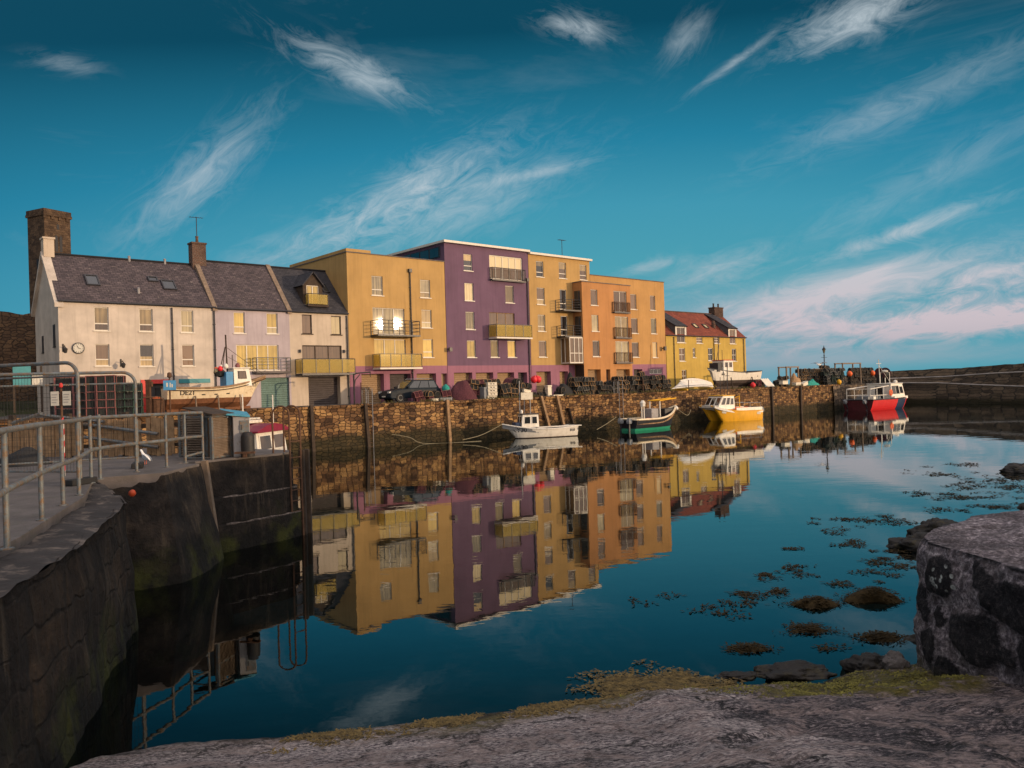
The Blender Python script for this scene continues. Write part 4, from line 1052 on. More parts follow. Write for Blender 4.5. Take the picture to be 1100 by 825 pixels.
def push(x, y, z, nrm):
    p = Vector((x,y,z)); e, c0 = cellinfo(p)
    st_ = sm(.05, .24, e); big = .5+.5*noise.noise(c0*3.1)
    st_ *= sm(.30,.50,big)
    if p.y > 7.6 and p.x < 6.6 and p.z < 1.78:
        wv = Vector((noise.noise(p*1.9), noise.noise(p*1.9+Vector((5,0,0))), 0))*.16 + Vector((noise.noise(p*6), noise.noise(p*6+Vector((5,0,0))), 0))*.03
        st_ = 0
        for (sy,sz,ry,rz) in STONES:
            q2 = (abs((p.y+wv.x-sy)/ry))**2.6+(abs((p.z+wv.y-sz)/rz))**2.6
            st_ = max(st_, 1-sm(.45,1.15,q2))
    rough = .085*noise.fractal(p*2.2, 1.0, 2.0, 6) + .022*noise.noise(p*11) + .09*noise.noise(p*.9+Vector((3,1,2))) - .05*max(0, noise.noise(p*1.7+Vector((7,2,2)))-.25)*4*.5
    o = st_*.045 + rough*.9 - .02
    vs.append(p + nrm*o); att.append(st_)
nb = len(dense)
for j in range(NR+1):
    v = j/NR; z = -1.0+(ZT+1.0)*v
    for i, d in enumerate(dense):
        a = dense[max(i-1,0)]; b2 = dense[min(i+1,nb-1)]; t_ = (b2-a).normalized(); n_ = Vector((-t_.y, t_.x, 0))  # outward: left of travel
        bat = (1-v)*.16 - .05*max(0,(v-.95)/.05)**2
        push(d.x+n_.x*bat, d.y+n_.y*bat, z, n_)
TR = 46
for j in range(1, TR+1):
    f = (j/TR)**1.6
    for i, d in enumerate(dense):
        t_ = (dense[min(i+1,nb-1)]-dense[max(i-1,0)]).normalized(); d = Vector((d.x+t_.y*.055, d.y-t_.x*.055))
        x = d.x+(cen.x-d.x)*f*.96; y = d.y+(cen.y-d.y)*f*.96
        p = Vector((x,y,ZT)); o = (.05*noise.fractal(p*2.2,1.0,2.0,5) + .035*noise.noise(p*5))*min(1,f*40) + .06*f
        vs.append(Vector((x,y,ZT+o))); att.append(.30+.35*noise.noise(p*1.3))
fs = []
for j in range(NR+TR):
    for i in range(nb-1): fs.append((j*nb+i+1, j*nb+i, (j+1)*nb+i, (j+1)*nb+i+1))
me = bpy.data.meshes.new('masonry_block'); me.from_pydata([tuple(p) for p in vs], [], fs)
at_ = me.attributes.new('stone', 'FLOAT', 'POINT')
for i, x in enumerate(att): at_.data[i].value = x
m, N, b = base_mat('block_masonry', .92, 0, .25)
co = objco(N); a_ = N.n('ShaderNodeAttribute', attribute_name='stone').outputs['Fac']
n1 = N.noise(co, 1.8, 6, .7); n2 = N.noise(co, 12, 6, .72); n3 = N.noise(co, 38, 4, .7)
gr2 = N.ramp(N.noise(co, 20, 7, .78), [(.42,0),(.58,1)])
lm2 = N.ramp(n2, [(.40,0),(.60,1)])
mx_ = N.math('MULTIPLY_ADD', gr2, .5, N.math('MULTIPLY', lm2, .5))
mort = N.ramp(mx_, [(0,(.045,.038,.044)),(.35,(.15,.125,.14)),(.7,(.40,.34,.36)),(1,(.70,.62,.62))])
mort = N.mix(N.ramp(n1,[(.4,.0),(.65,.7)]), mort, (.05,.04,.04))
stn = N.ramp(N.math('MULTIPLY_ADD', mx_, .6, N.math('MULTIPLY', n1, .4)), [(.15,(.007,.007,.009)),(.5,(.018,.017,.020)),(.72,(.048,.041,.043)),(.9,(.15,.125,.125))])
vp = N.n('ShaderNodeTexVoronoi', feature='DISTANCE_TO_EDGE', i_Scale=6.5, i_Randomness=1.0); N.l(co, vp.inputs['Vector'])
peb = N.ramp(N.math('MULTIPLY_ADD', n2, .35, vp.outputs['Distance']), [(.20,0),(.40,.85)])
mort = N.mix(N.math('MULTIPLY', peb, .7), mort, (.06,.048,.048))
edge = N.math('ADD', a_, N.math('MULTIPLY_ADD', n2, 1.3, N.math('MULTIPLY_ADD', n3, .7, -1.0)))
cc = N.mix(N.ramp(edge, [(.30,0),(.62,1)]), mort, stn)
# lichen rosettes: small pale rings crowded in patches
v = N.n('ShaderNodeTexVoronoi', i_Scale=11.0, i_Randomness=.9); N.l(co, v.inputs['Vector'])
sepb = N.n('ShaderNodeSeparateXYZ'); N.l(co, sepb.inputs[0])
lx = N.math('SUBTRACT', sepb.outputs[1], 9.85); lz = N.math('SUBTRACT', sepb.outputs[2], 1.46)
lp = N.ramp(N.math('ADD', N.math('MULTIPLY', lx, lx), N.math('MULTIPLY', N.math('MULTIPLY', lz, lz), 2.2)), [(.03,1),(.07,0)])
lp = N.math('MAXIMUM', lp, N.ramp(N.noise(co, 1.0, 3), [(.66,0),(.74,.8)]))
ring = N.ramp(v.outputs['Distance'], [(.10,.25),(.22,1),(.34,1),(.42,0)])
cc = N.mix(N.math('MULTIPLY', N.math('MULTIPLY', ring, lp), N.ramp(n2,[(.35,.3),(.55,1)])), cc, (.60,.62,.58))
gz = N.ramp(N.math('ADD', sepb.outputs[2], N.math('MULTIPLY_ADD', n1, .7, -.35)), [(.10,.8),(.38,0)])
cc = N.mix(N.math('MULTIPLY', gz, .8), cc, N.mix(n2, (.02,.018,.006), (.075,.07,.014)))
N.l(cc, b.inputs['Base Color'])
bump(N, b, N.math('ADD', n2, N.math('MULTIPLY', n3, .5)), 1.0, .04)
me.materials.append(m); me.shade_smooth()
bo = bpy.data.objects.new('stone_block', me); COL.objects.link(bo)
tag(bo, 'massive rough mortared stone block with pale lichen rosettes, right foreground', 'masonry')

# ------------------------------------------------------------------ rocks and weed in the shallows
M['rock'] = P('rock', (.016,.013,.011), .7, .5, 2.2, 1.0, 14, wear=(.034,.026,.008), wearamt=.3)
def rock(loc, sx, sy, sz, label, seed, name='rock', mat='rock', rz=0):
    bm = bmesh.new(); bmesh.ops.create_icosphere(bm, subdivisions=5, radius=1)
    for v in bm.verts:
        p = v.co.copy(); q_ = p*1.3+Vector((seed*7.1,0,0))
        f = 1+.34*noise.fractal(q_,1.0,2.0,6)+.22*abs(noise.noise(q_*2.1))-.10*abs(noise.noise(q_*4.3))
        v.co = Vector((p.x*f*sx, p.y*f*sy, p.z*f*sz))
    me = bpy.data.meshes.new(name); bm.to_mesh(me); bm.free(); me.shade_smooth(); me.materials.append(M[mat])
    o = bpy.data.objects.new(name, me); COL.objects.link(o); o.location = loc; o.rotation_euler = (0,0,rz)
    return tag(o, label, 'rock', 'dark rocks in the shallows')
rock((9.3,18.3,-.03), .62,.45,.30, 'low weedy rock in the shallows left of the stone block, second from the water side', 1)
rock((10.4,19.5,.0), .62,.5,.42, 'tallest dark rock of the cluster behind the stone block', 2)
rock((9.3,16.6,-.05), .45,.4,.25, 'small wet rock close behind the stone block', 3)
rock((8.7,14.9,-.1), .5,.42,.3, 'flat wet rock hugging the stone block at the waterline', 4)
rock((20.1,31.5,.0), .65,.5,.32, 'lone dark rock far out by the right edge', 5)
rock((15.6,23.0,.0), .8,.7,.5, 'large brown-topped rock at the right edge above the block', 6)
rock((14.6,21.6,-.05), .4,.4,.25, 'dark rock in front of the large brown-topped rock', 7)
rock((6.35,11.9,-.05), .45,.35,.22, 'small wet rock at the far foot of the stone block', 8)
rock((3.7,10.72,-.02), .5,.24,.13, 'flat black rock at the slip edge beside the moss', 9)
rock((4.75,10.78,.0), .32,.22,.22, 'round black rock between moss and the stone block', 10)
rock((2.95,10.7,-.04), .32,.14,.09, 'thin dark rock awash at the slip edge', 12)
rock((5.0,10.55,.12), .16,.12,.16, 'pale pointed stone at the foot of the stone block', 13, mat='concrete')

def mound(px, py, wpx, hpx, label):
    p = onz(px, py, .0); Y = p.y; rx = wpx/2/850*Y; ry = rx*.72; hz = max(.06, hpx/850*Y*.45)
    o = MB()
    def f(u, v):
        a = u*2*PI; r_ = v; k = 1+.5*noise.noise((math.cos(a)*1.5+px, math.sin(a)*1.5, py))
        x = math.cos(a)*rx*r_*k; y = math.sin(a)*ry*r_*k
        z = hz*(1-r_**2.2) - .03 + .035*noise.noise((x*6+px,y*6,3))*(1-r_)
        return (x,y,z)
    o.grid(f, 40, 12)
    def top(x, y):
        r_ = min(1, math.sqrt((x/rx)**2+(y/ry)**2)); return max(.006, hz*(1-r_**2.2)-.02)
    blades(o, (0,0,0), int(240+rx*ry*900), 1, .10, .35, .013, None) if False else None
    for _ in range(int(260+rx*ry*1100)):
        a = random.uniform(0,2*PI); r_ = 1.12*math.sqrt(random.random()); kk = (1+.5*noise.noise((math.cos(a)*1.5+px, math.sin(a)*1.5, py)))*(1.0 if random.random() < .85 else 1.35); x, y = rx*kk*r_*math.cos(a), ry*kk*r_*math.sin(a)
        blades(o, (x,y,top(x,y)), 1, .001, .11, .22, .011)
    ob = o.build('seaweed_mound', M['weed'], loc=(p.x,p.y,0)); tag(ob, label, 'seaweed', 'weed-covered mounds in the shallows'); return ob
mound(876,649,48,20,'broad brown seaweed mound breaking the surface, left of the biggest one')
mound(939,643,62,28,'biggest dark seaweed mound, nearest the stone block corner')
mound(868,676,52,10,'flat brown seaweed mound just below the broad one')
mound(805,697,42,10,'low seaweed mound nearest the middle of the slip edge')
mound(947,685,50,12,'flat yellow-brown seaweed mound against the foot of the block')
fl = MB()
for (px,py,w_,h_,n) in [(926,559,55,10,26),(914,584,16,5,8),(945,605,62,22,42),(859,612,26,8,14),(826,619,14,5,7),(803,641,26,16,18),(834,637,16,7,8),(1031,534,60,6,34),(1052,524,70,4,24),(1002,510,34,4,14),(1039,499,40,3,14),(1069,516,60,8,34),(1060,545,60,8,20),(985,530,30,4,10),(895,572,20,4,6),(790,655,30,12,7),(760,650,30,12,4),(900,628,30,8,8),(965,560,30,6,10),(1010,548,40,6,12),(1090,525,30,8,14),(850,590,10,3,3),(700,640,40,16,3),(885,700,30,8,4)]:
    for _ in range(int(n*.72)+1):
        p = onz(px+random.gauss(0,w_*.38), py+random.gauss(0,h_*.38), 0)
        sc_ = p.y/14
        blades(fl, (p.x,p.y,.004), int(random.uniform(8,26)), .22*random.uniform(.4,1)*(.6+.4*sc_), .12*(.6+.5*sc_), .16, .014*(.6+.6*sc_))
tag(fl.build('floating_seaweed', M['weed']), 'loose bladder wrack floating in patches on the calm water', kind='stuff')

# ------------------------------------------------------------------ the harbour's right-hand side, beyond the frame: unseen wall added to shade slip and pier
hw = thing('shade_wall', 'unseen rubble wall added along the right-hand shore to shade the pier and slip', 'wall')
w = MB()
for (x0,y0,z0_),(x1,y1,z1_) in (((34,-40,5.9),(34.5,3.4,6.0)),((34.5,3.4,6.0),(38,24,5.9))):
    d = (Vector((x1,y1))-Vector((x0,y0))).normalized(); n_ = Vector((d.y,-d.x))
    k = 40; w.loft([[(x0+(x1-x0)*i/k, y0+(y1-y0)*i/k, -2), (x0+(x1-x0)*i/k, y0+(y1-y0)*i/k, z0_+(z1_-z0_)*i/k+.12*noise.noise((i*.7,z0_,0))),
          (x0+(x1-x0)*i/k+n_.x*1.1, y0+(y1-y0)*i/k+n_.y*1.1, z0_+(z1_-z0_)*i/k+.12*noise.noise((i*.7,z0_,0))), (x0+(x1-x0)*i/k+n_.x*1.1, y0+(y1-y0)*i/k+n_.y*1.1, -2)] for i in range(k+1)])
w.build('wall', M['pier_stone'], hw)
sh = MB()
def shf(u, v):
    x = 14+70*v; y = -60+ (78+v*40)*u; return (x, y, -1.4+min(2.6, 2.2*sm(0,.10,v)+1.0)*1 if u < .97 else -1.5)
sh.grid(shf, 30, 20); tag(sh.build('shore', M['bank_grass'], smooth=True), 'grassy shore around the added shade wall', kind='structure')
# ------------------------------------------------------------------ near pier furniture
DZ = 2.35
posts = [(-5.69,8.84),(-6.52,10.89),(-7.06,12.36),(-7.5,13.62),(-8.3,15.52),(-8.47,16.18),(-8.38,17.56),(-8.12,18.49),(-8.10,19.5),(-7.9,20.1)]
rt = thing('safety_railing', 'galvanised two-bar railing curving along the near pier edge', 'railing', (posts[0][0],posts[0][1],DZ))
o0 = Vector((posts[0][0],posts[0][1],DZ))
for k, (x, y) in enumerate(posts):
    p = MB(); h = 1.33 if k < 6 else 1.24
    p.tube([(x-o0.x,y-o0.y,0),(x-o0.x,y-o0.y,h)], .034, 10); p.lathe([(.075,0),(.075,.012),(.05,.02)], (x-o0.x,y-o0.y,0.002), 10)
    p.build('post', M['galv'], rt, smooth=40)
def curve_pts(ps, n=6):
    ps = [Vector(p) for p in ps]; out = []
    for i in range(len(ps)-1):
        p0,p1,p2,p3 = ps[max(i-1,0)],ps[i],ps[i+1],ps[min(i+2,len(ps)-1)]
        for k in range(n):
            t = k/n; out.append(.5*((2*p1)+(p2-p0)*t+(2*p0-5*p1+4*p2-p3)*t*t+(3*p1-p0-3*p2+p3)*t**3))
    return out+[ps[-1]]
run_ = [(-4.95,7.3)]+posts
for nm, hs in (('top_rail',(1.34,1.22)),('mid_rail',(.66,.62))):
    t = MB(); t.tube(curve_pts([(x-o0.x,y-o0.y,hs[0]+(hs[1]-hs[0])*k/(len(run_)-1)) for k,(x,y) in enumerate(run_)]), .038, 10)
    t.build(nm, M['galv'], rt, smooth=40)
t = MB(); t.tube([(posts[-2][0]-o0.x,posts[-2][1]-o0.y,.16),(posts[-1][0]-o0.x,posts[-1][1]-o0.y,.22)], .028, 8); t.build('kick_rail', M['galv'], rt, smooth=40)

def mesh_fence(a, b2, z0, z1, label):
    a = Vector(a); b2 = Vector(b2); L = (b2-a).length; h = z1-z0
    T = thing('mesh_fence', label, 'fence', (a.x,a.y,z0), math.atan2(b2.y-a.y,b2.x-a.x), 'temporary mesh fence panels on the pier')
    f = MB(); rr = .28; n = 6
    pth = [(0,0,.12)]+[(0,0,h-rr)]+[(rr-rr*math.cos(k/n*PI/2),0,h-rr+rr*math.sin(k/n*PI/2)) for k in range(1,n+1)]
    pth += [(L-rr+rr*math.sin(k/n*PI/2),0,h-rr+rr*math.cos(k/n*PI/2)) for k in range(0,n+1)]+[(L,0,.12)]
    f.tube(pth, .036, 8); f.tube([(0,0,.25),(L,0,.25)], .022, 6); f.tube([(0,0,h-.26),(L,0,h-.26)], .022, 6)
    f.build('frame', M['galv'], T, smooth=40)
    g = MB(); n = int(L/.075)
    for k in range(1, n): x = L*k/n; g.tube([(x,0,.25),(x,0,h-.2)], .0028, 3, False)
    for k in range(1, 9): z = .25+(h-.5)*k/9; g.tube([(0,0,z),(L,0,z)], .0028, 3, False)
    g.build('mesh', M['black_iron'], T)
    for x in (0, L):
        ft = MB(); ft.obox((x,0,.06),(.24,.62,.12)); ft.build('foot', M['rubber'], T, bevel=.02)
    return T
mesh_fence((-8.42,15.35,0),(-11.85,16.3,0),DZ,4.72,'mesh fence panel with rounded steel corner, the nearer one, with the taped pole beside it')
mesh_fence((-8.85,18.6,0),(-12.3,17.2,0),DZ,4.60,'mesh fence panel with rounded steel corner, the farther one ending by the white gull')
# taped warning pole with two notices
px_, py_ = -7.95, 13.95
T = thing('warning_pole', 'thin pole wound in red and white tape with two small white notices', 'pole', (px_,py_,DZ))
p = MB(); p.tube([(0,0,0),(0,0,1.85)], .02, 8); p.build('pole', M['rust'], T)
M['tape'] = P('tape', (.65,.60,.58), .5, .05); M['tape_red'] = P('tape_red', (.55,.03,.04), .5, .05)
for mt, ph in (('tape',0),('tape_red',PI)):
    t = MB(); vs = []; n = 60
    for k in range(n+1):
        a_ = ph+k/n*2*PI*4.5; z = .35+k/n*.95
        vs += [(.033*math.cos(a_),.033*math.sin(a_),z-.052),(.033*math.cos(a_),.033*math.sin(a_),z+.052)]
    t.add(vs, [(2*k,2*k+2,2*k+3,2*k+1) for k in range(n)])
    t.build('tape', M[mt], T)
n = MB(); n.box(-.17,-.03,1.55,-.03,-.022,1.80); n.box(.04,-.03,1.55,.18,-.022,1.80); nn = n.build('notice', M['paper'], T)
n = MB()
for x in (-.15,.06):
    for k in range(4): n.box(x,-.034,1.60+k*.045,x+.08+.02*(k%2),-.0305,1.615+k*.045)
n.build('print', M['grey_box'], nn)
n = MB(); n.lathe([(.01,1.86),(.032,1.88),(.03,1.93),(.01,1.95)], (.0,0,0), 8); n.build('cap', M['red_paint'], T)

# timber palisade
a = onz(10,493,DZ); b2 = onz(196,489,DZ)
L = (b2-a).length
T = thing('timber_fence', 'weathered upright timber board fence behind the pier railing', 'fence', a, math.atan2(b2.y-a.y,b2.x-a.x))
f = MB(); x = 0
while x < L:
    w_ = random.uniform(.10,.19)
    if random.random() > .10: f.obox((x+w_/2,random.uniform(-.02,.02),random.uniform(.50,.58)),(w_-.02,.035,1.08+random.uniform(-.10,.10)),(0,random.uniform(-.015,.015),0))
    x += w_
f.build('boards', M['wood'], T)
for z in (.25,.80): r_ = MB(); r_.box(-.1,.04,z,L,.10,z+.11); r_.build('rail', M['wood_dark'], T)
for x in (0, L*.33, L*.66, L): r_ = MB(); r_.box(x-.07,.10,0,x+.07,.24,1.25); r_.build('post', M['wood_dark'], T)
for (x0,z0,x1,z1) in ((1.2,1.22,3.0,1.0),(2.4,.95,4.6,.62),(2.4,.58,4.6,.25),(.2,1.02,1.1,1.28)):
    r_ = MB(); r_.tube([(x0,-.12,z0),(x1,-.12,z1)], .05, 6); r_.build('brace', M['galv'], T)
# dark tarpaulin and crates by the fence
def heap(px, py, z, rx, ry, h, mat, name, label, cat, seed, lumps=.25, parent=None, p=None):
    p = p or onz(px,py,z); o = MB()
    def fn(u, v):
        a_ = u*2*PI; k = 1+.2*noise.noise((math.cos(a_)*1.6+seed,math.sin(a_)*1.6,seed)); r_ = v
        x, y = rx*k*r_*math.cos(a_), ry*k*r_*math.sin(a_)
        return (x, y, max(.0, h*(1-r_**2.0)*(1+lumps*2*noise.noise((x*1.6+seed,y*1.6,2)))+lumps*.12*noise.noise((x*6+seed,y*6,1))*(1-r_)))
    o.grid(fn, 36, 14); ob = o.build(name, M[mat], loc=tuple(p), smooth=True); tag(ob, label, cat); return ob
heap(22,500,DZ,.75,.45,.42,'rubber','tarpaulin','black tarpaulin heap at the foot of the board fence, far left','tarpaulin',3)
def crate(loc, sx, sy, sz, mat, rz, label, name='wooden_crate', group=None):
    T = thing(name, label, 'crate', loc, rz, group)
    c = MB(); n = 4
    for s_ in (-1,1):
        for k in range(n):
            z = sz*(k+.08)/n; hgt = sz/n*.82
            c.box(-sx/2, s_*sy/2-.012, z, sx/2, s_*sy/2+.012, z+hgt)
            c.box(s_*sx/2-.012, -sy/2+.013, z, s_*sx/2+.012, sy/2-.013, z+hgt)
    c.build('side', M[mat], T)
    l = MB(); l.box(-sx/2,-sy/2,sz*.96,sx/2,sy/2,sz*1.0); l.build('lid', M[mat], T)
    return T
crate(onz(168,489,DZ)+Vector((0,.5,0)), .75,.6,.72,'wood',.4,'big brown wooden crate behind the railing, right of the gull')
crate(onz(186,488,DZ)+Vector((0,.9,0)), .5,.5,.55,'wood_grey',.1,'small grey wooden crate behind the railing beside the mesh cage')

# cage of grey slats, sloping felt top, and the grey cabinet with blue lid
def slat_cage(p0, p1, h, label, slats, name='slatted_cage', roof=True, dpt=.8):
    p0 = Vector(p0); p1 = Vector(p1); L = (p1-p0).length
    T = thing(name, label, 'cage', p0, math.atan2(p1.y-p0.y,p1.x-p0.x), 'slatted cages on the pier end')
    f = MB(); t = .035
    for x in (0,L):
        for y in (0,dpt): f.box(x-t,y-t,0,x+t,y+t,h)
    for y in (0,dpt):
        for z in (.04,h*.5,h): f.tube([(0,y,z),(L,y,z)], .026, 6)
    for x in (0,L):
        for z in (.04,h): f.tube([(x,0,z),(x,dpt,z)], .026, 6)
    f.build('frame', M['galv'], T)
    s = MB(); n = slats
    for k in range(n):
        z = .08+(h-.12)*k/n
        s.obox((L/2,-.002,z),(L-.08,.05,.014),(R(35),0,0)); s.obox((L-.002,dpt/2,z),(.05,dpt-.08,.014),(0,R(35),0))
    s.quad((.04,.12,.05),(L-.04,.12,.05),(L-.04,.12,h-.04),(.04,.12,h-.04))
    s.build('slats', M['wood_grey'], T)
    if roof:
        r_ = MB(); r_.add([(-.08,-.1,h+.03),(L+.05,-.1,h+.03),(L+.05,dpt,h+.22),(-.08,dpt,h+.22),(-.08,-.1,h+.07),(L+.05,-.1,h+.07),(L+.05,dpt,h+.26),(-.08,dpt,h+.26)],[(3,2,1,0),(4,5,6,7),(0,1,5,4),(1,2,6,5),(2,3,7,6),(3,0,4,7)])
        r_.build('roof', M['wood_dark'], T)
    return T
c1 = onz(221,495,DZ); c2 = onz(247.5,491,DZ)
slat_cage((c1.x+.05,c1.y+.3,DZ),(c2.x-.02,c2.y+.12,DZ),1.10,'grey framed cage of close dark slats with sloping top, against the grey cabinet',24)
c1 = onz(184,493,DZ); c2 = onz(214,493,DZ)
slat_cage((c1.x,c1.y+.6,DZ),(c2.x,c2.y+.6,DZ),1.15,'taller dark slatted cage behind the railing, left of the sloping-topped one',16, roof=False)
cb = onz(249,491.5,DZ)
T = thing('utility_cabinet', 'grey steel utility cabinet with a faded blue sloping lid on the pier end', 'cabinet', (cb.x+.02,cb.y+.1,DZ), R(24))
c = MB(); c.box(0,0,0,.42,.75,1.06); c.build('body', M['grey_box'], T, bevel=.015)
c = MB(); c.box(.45,.10,.55,.47,.6,.98); c.build('door', M['grey_box'], T) if False else None
c = MB(); c.box(.17,-.022,.62,.40,-.003,.96); c.build('door', M['galv'], T)
l = MB(); l.add([(-.26,-.06,1.13),(.43,-.06,1.04),(.43,.82,1.13),(-.26,.82,1.25),(-.26,-.06,1.17),(.43,-.06,1.08),(.43,.82,1.17),(-.26,.82,1.29)],[(3,2,1,0),(4,5,6,7),(0,1,5,4),(1,2,6,5),(2,3,7,6),(3,0,4,7)]); l.build('lid', M['blue_tarp'], T)
hd = MB(); hd.tube([(.21,-.03,.72),(.21,-.06,.72),(.21,-.06,.84),(.21,-.03,.84)],.01,6); hd.build('handle', M['trim_dark'], T)
# mooring bollard
bp = onz(264.5,491,DZ)
T = thing('mooring_bollard', 'fat round-topped dark iron mooring bollard on the pier end', 'bollard', (bp.x,bp.y+.15,DZ))
c = MB(); c.lathe([(.0,.0),(.17,0),(.175,.05),(.172,.52),(.15,.60),(.10,.645),(.0,.66)], n=20); c.build('body', M['black_iron'], T, smooth=50)
c = MB(); c.box(-.26,-.30,.10,.26,-.20,.15); c.box(-.05,-.28,0,.05,-.22,.10); c.build('crossbar', M['rust'], T)
# hooped ladder over the pier end
T = thing('hooped_ladder', 'rusty ladder with two tall hoops rising over the rounded pier end', 'ladder', (-6.6,21.9,DZ))
for k, (ox, oy) in enumerate(((0,0),(.20,.36))):
    h = MB(); n = 10; wd = .46; top = 1.06
    a_ = [(ox-.06,oy,0),(ox-.06,oy,top)]+[(ox-.06+wd/2-wd/2*math.cos(i/n*PI),oy,top+wd/2*math.sin(i/n*PI)) for i in range(1,n)]+[(ox-.06+wd,oy,top),(ox-.06+wd,oy,-.2),(ox-.04+wd,oy,-2.6)]
    h.tube(a_, .026, 8); h.build('hoop', M['rust'], T, smooth=40)
for z in (.3,-.15,-.45,-.75,-1.05,-1.35,-1.65,-1.95):
    h = MB(); h.tube([(.40,0,z),(.60,.36,z)], .016, 6); h.build('rung', M['rust'], T)
# timber fenders on the pier end
for k, (x, y, lean) in enumerate(((-7.72,19.72,.36),(-6.0,22.35,.03),(-5.93,22.62,.03))):
    f = MB(); hw_ = .07
    f.loft([[(x-.07,y-.07,2.38),(x+.07,y-.07,2.38),(x+.07,y+.07,2.38),(x-.07,y+.07,2.38)],[(x-.07+lean,y-.07+lean*.2,-.9),(x+.07+lean,y-.07+lean*.2,-.9),(x+.07+lean,y+.07+lean*.2,-.9),(x-.07+lean,y+.07+lean*.2,-.9)]])
    tag(f.build('timber_fender', M['wood_grey' if k == 0 else 'wood_dark'], fix=True), ['pale leaning timber fender in the notch of the pier wall','dark upright timber fender at the pier corner, nearer of the pair','dark upright timber fender at the pier corner, farther of the pair'][k], 'fender', 'timber fenders on the near pier')
# float stuck at the wall head, rope coil and gull
M['float_red'] = P('float_red', (.36,.05,.015), .6, .2)
bu = MB(); bu.lathe([(.01,-.07),(.045,-.06),(.065,0),(.045,.06),(.015,.08)], (0,0,0), 12); ob = bu.build('net_float', M['float_red'], smooth=True, loc=(-6.82,14.1,2.30)); ob.rotation_euler = (1.0,.3,.4); tag(ob, 'small orange net float wedged at the corner of the pier wall', 'float')

def gull(loc, rz, flying, label, sc=1.0, group='gulls around the harbour'):
    T = thing('gull', label, 'gull', loc, rz, group)
    b = MB()
    rr = [(-.26,.012,.0),(-.2,.045,.01),(-.1,.075,.0),(0,.085,-.005),(.1,.072,.0),(.16,.05,.035),(.20,.042,.075),(.25,.045,.09),(.29,.03,.088),(.31,.012,.08)]
    if not flying: rr = [(x*.9, r_, z+x*.45+.24) for x, r_, z in rr]
    b.loft([[(x*sc, r_*math.cos(k*PI/4)*sc, (z+r_*math.sin(k*PI/4))*sc) for k in range(8)] for x, r_, z in rr])
    b.build('body', M['gull_white'], T, smooth=True)
    bk = MB(); hx, hz = (.31,.08) if flying else (.28,.46)
    bk.tube([(hx*sc,0,hz*sc),((hx+.06)*sc,0,(hz-.015)*sc)], [.014*sc,.004*sc], 6); bk.build('beak', M['yellow_plastic'], T)
    w = MB()
    for s_ in (-1,1):
        if flying: pp_ = [(.08,.05,.03),(.13,.3,.16),(.06,.62,.10),(-.06,.72,.07),(-.03,.32,.13),(-.09,.06,.02)]
        else: pp_ = [(.08,.075,.32),(.06,.085,.22),(-.1,.075,.16),(-.30,.03,.10),(-.2,.06,.20),(-.05,.07,.29)]
        q_ = [(x*sc, y*s_*sc, z*sc) for x,y,z in pp_]; k = [(x, y+.008*s_*sc, z+.014*sc) for x,y,z in q_]
        w.add(q_+k, [(0,1,2,3,4,5),(11,10,9,8,7,6)]+[(i,(i+1)%6,6+(i+1)%6,6+i) for i in range(6)])
    w.build('wing', M['gull_grey'], T)
    if not flying:
        l = MB()
        for s_ in (-.03,.03): l.tube([(.0,s_*sc,.2*sc),(.01*sc,s_*sc,0),(.05*sc,s_*sc,.004)], .007*sc, 5)
        l.build('leg', M['orange'], T)
    return T
M['gull_white'] = P('gull_white', (.75,.74,.72), .8, .05); M['gull_grey'] = P('gull_grey', (.30,.32,.34), .8, .1)
g = onz(150.5,500,DZ); gull((g.x,g.y+.3,DZ), 2.6, False, 'white gull standing on the pier deck behind the railing', .75)
gull(at(880,391.5,85), .5, True, 'gull flying low beside the lamp post', 1.5)

# ------------------------------------------------------------------ far quay: fenders, ladders, ropes
def qframe(px, inward=0, z=0): 
    p = spot(px, inward, z); return p
fen = [(334,440,.02),(392,437,.06),(480,432,.05),(581,430,.30),(598,429,.26),(610,438,.35),(829,416,.02),(860,414,.0)]
fl_ = ['first timber fender on the long quay wall from the pier','timber fender beside the quay ladder below the parked car','stout timber fender midway between ladder and white boat','left one of two leaning fenders above the white boat','right one of two leaning fenders above the white boat','short slim timber leaning above the white boat stern','dark timber fender right of the yellow boat','last timber fender before the red boats']
for k, (px, py, lean) in enumerate(fen):
    p = spot(px, -.14, 0); w_ = .11 if k not in (5,) else .06
    f = MB(); zt2 = 3.12 if k != 5 else 2.0
    f.box(-w_,-.12,-1.2,w_,.12,zt2)
    f.v = [v+Vector(((zt2-v.z)*lean*.9,-(zt2-v.z)*abs(lean)*.12,0)) for v in f.v]
    ob = f.build('timber_fender', M['wood' if k in (2,3,4) else 'wood_dark'], loc=tuple(p)); ob.rotation_euler = (0,0,RZQ)
    tag(ob, fl_[k], 'fender', 'timber fenders on the long quay wall')
def wall_ladder(px, label, up=1.0):
    p = spot(px, -.16, 0)
    T = thing('quay_ladder', label, 'ladder', p, RZQ, 'iron ladders on the long quay')
    for x in (-.24,.24):
        s = MB(); s.tube([(x,0,-.6),(x,0,3.0+up),(x,.35,3.0+up+.08),(x,.62,3.0+up-.1),(x,.65,3.02)], .028, 6); s.build('stile', M['steel'], T)
    z = 0
    while z < 3: r_ = MB(); r_.tube([(-.24,0,z),(.24,0,z)], .018, 5); r_.build('rung', M['rust'], T); z += .3
wall_ladder(396.5, 'iron ladder with tall handrails on the quay below the garages of the yellow flats', 1.15)
wall_ladder(667, 'iron ladder with tall handrails on the quay behind the black and green boat', 1.25)
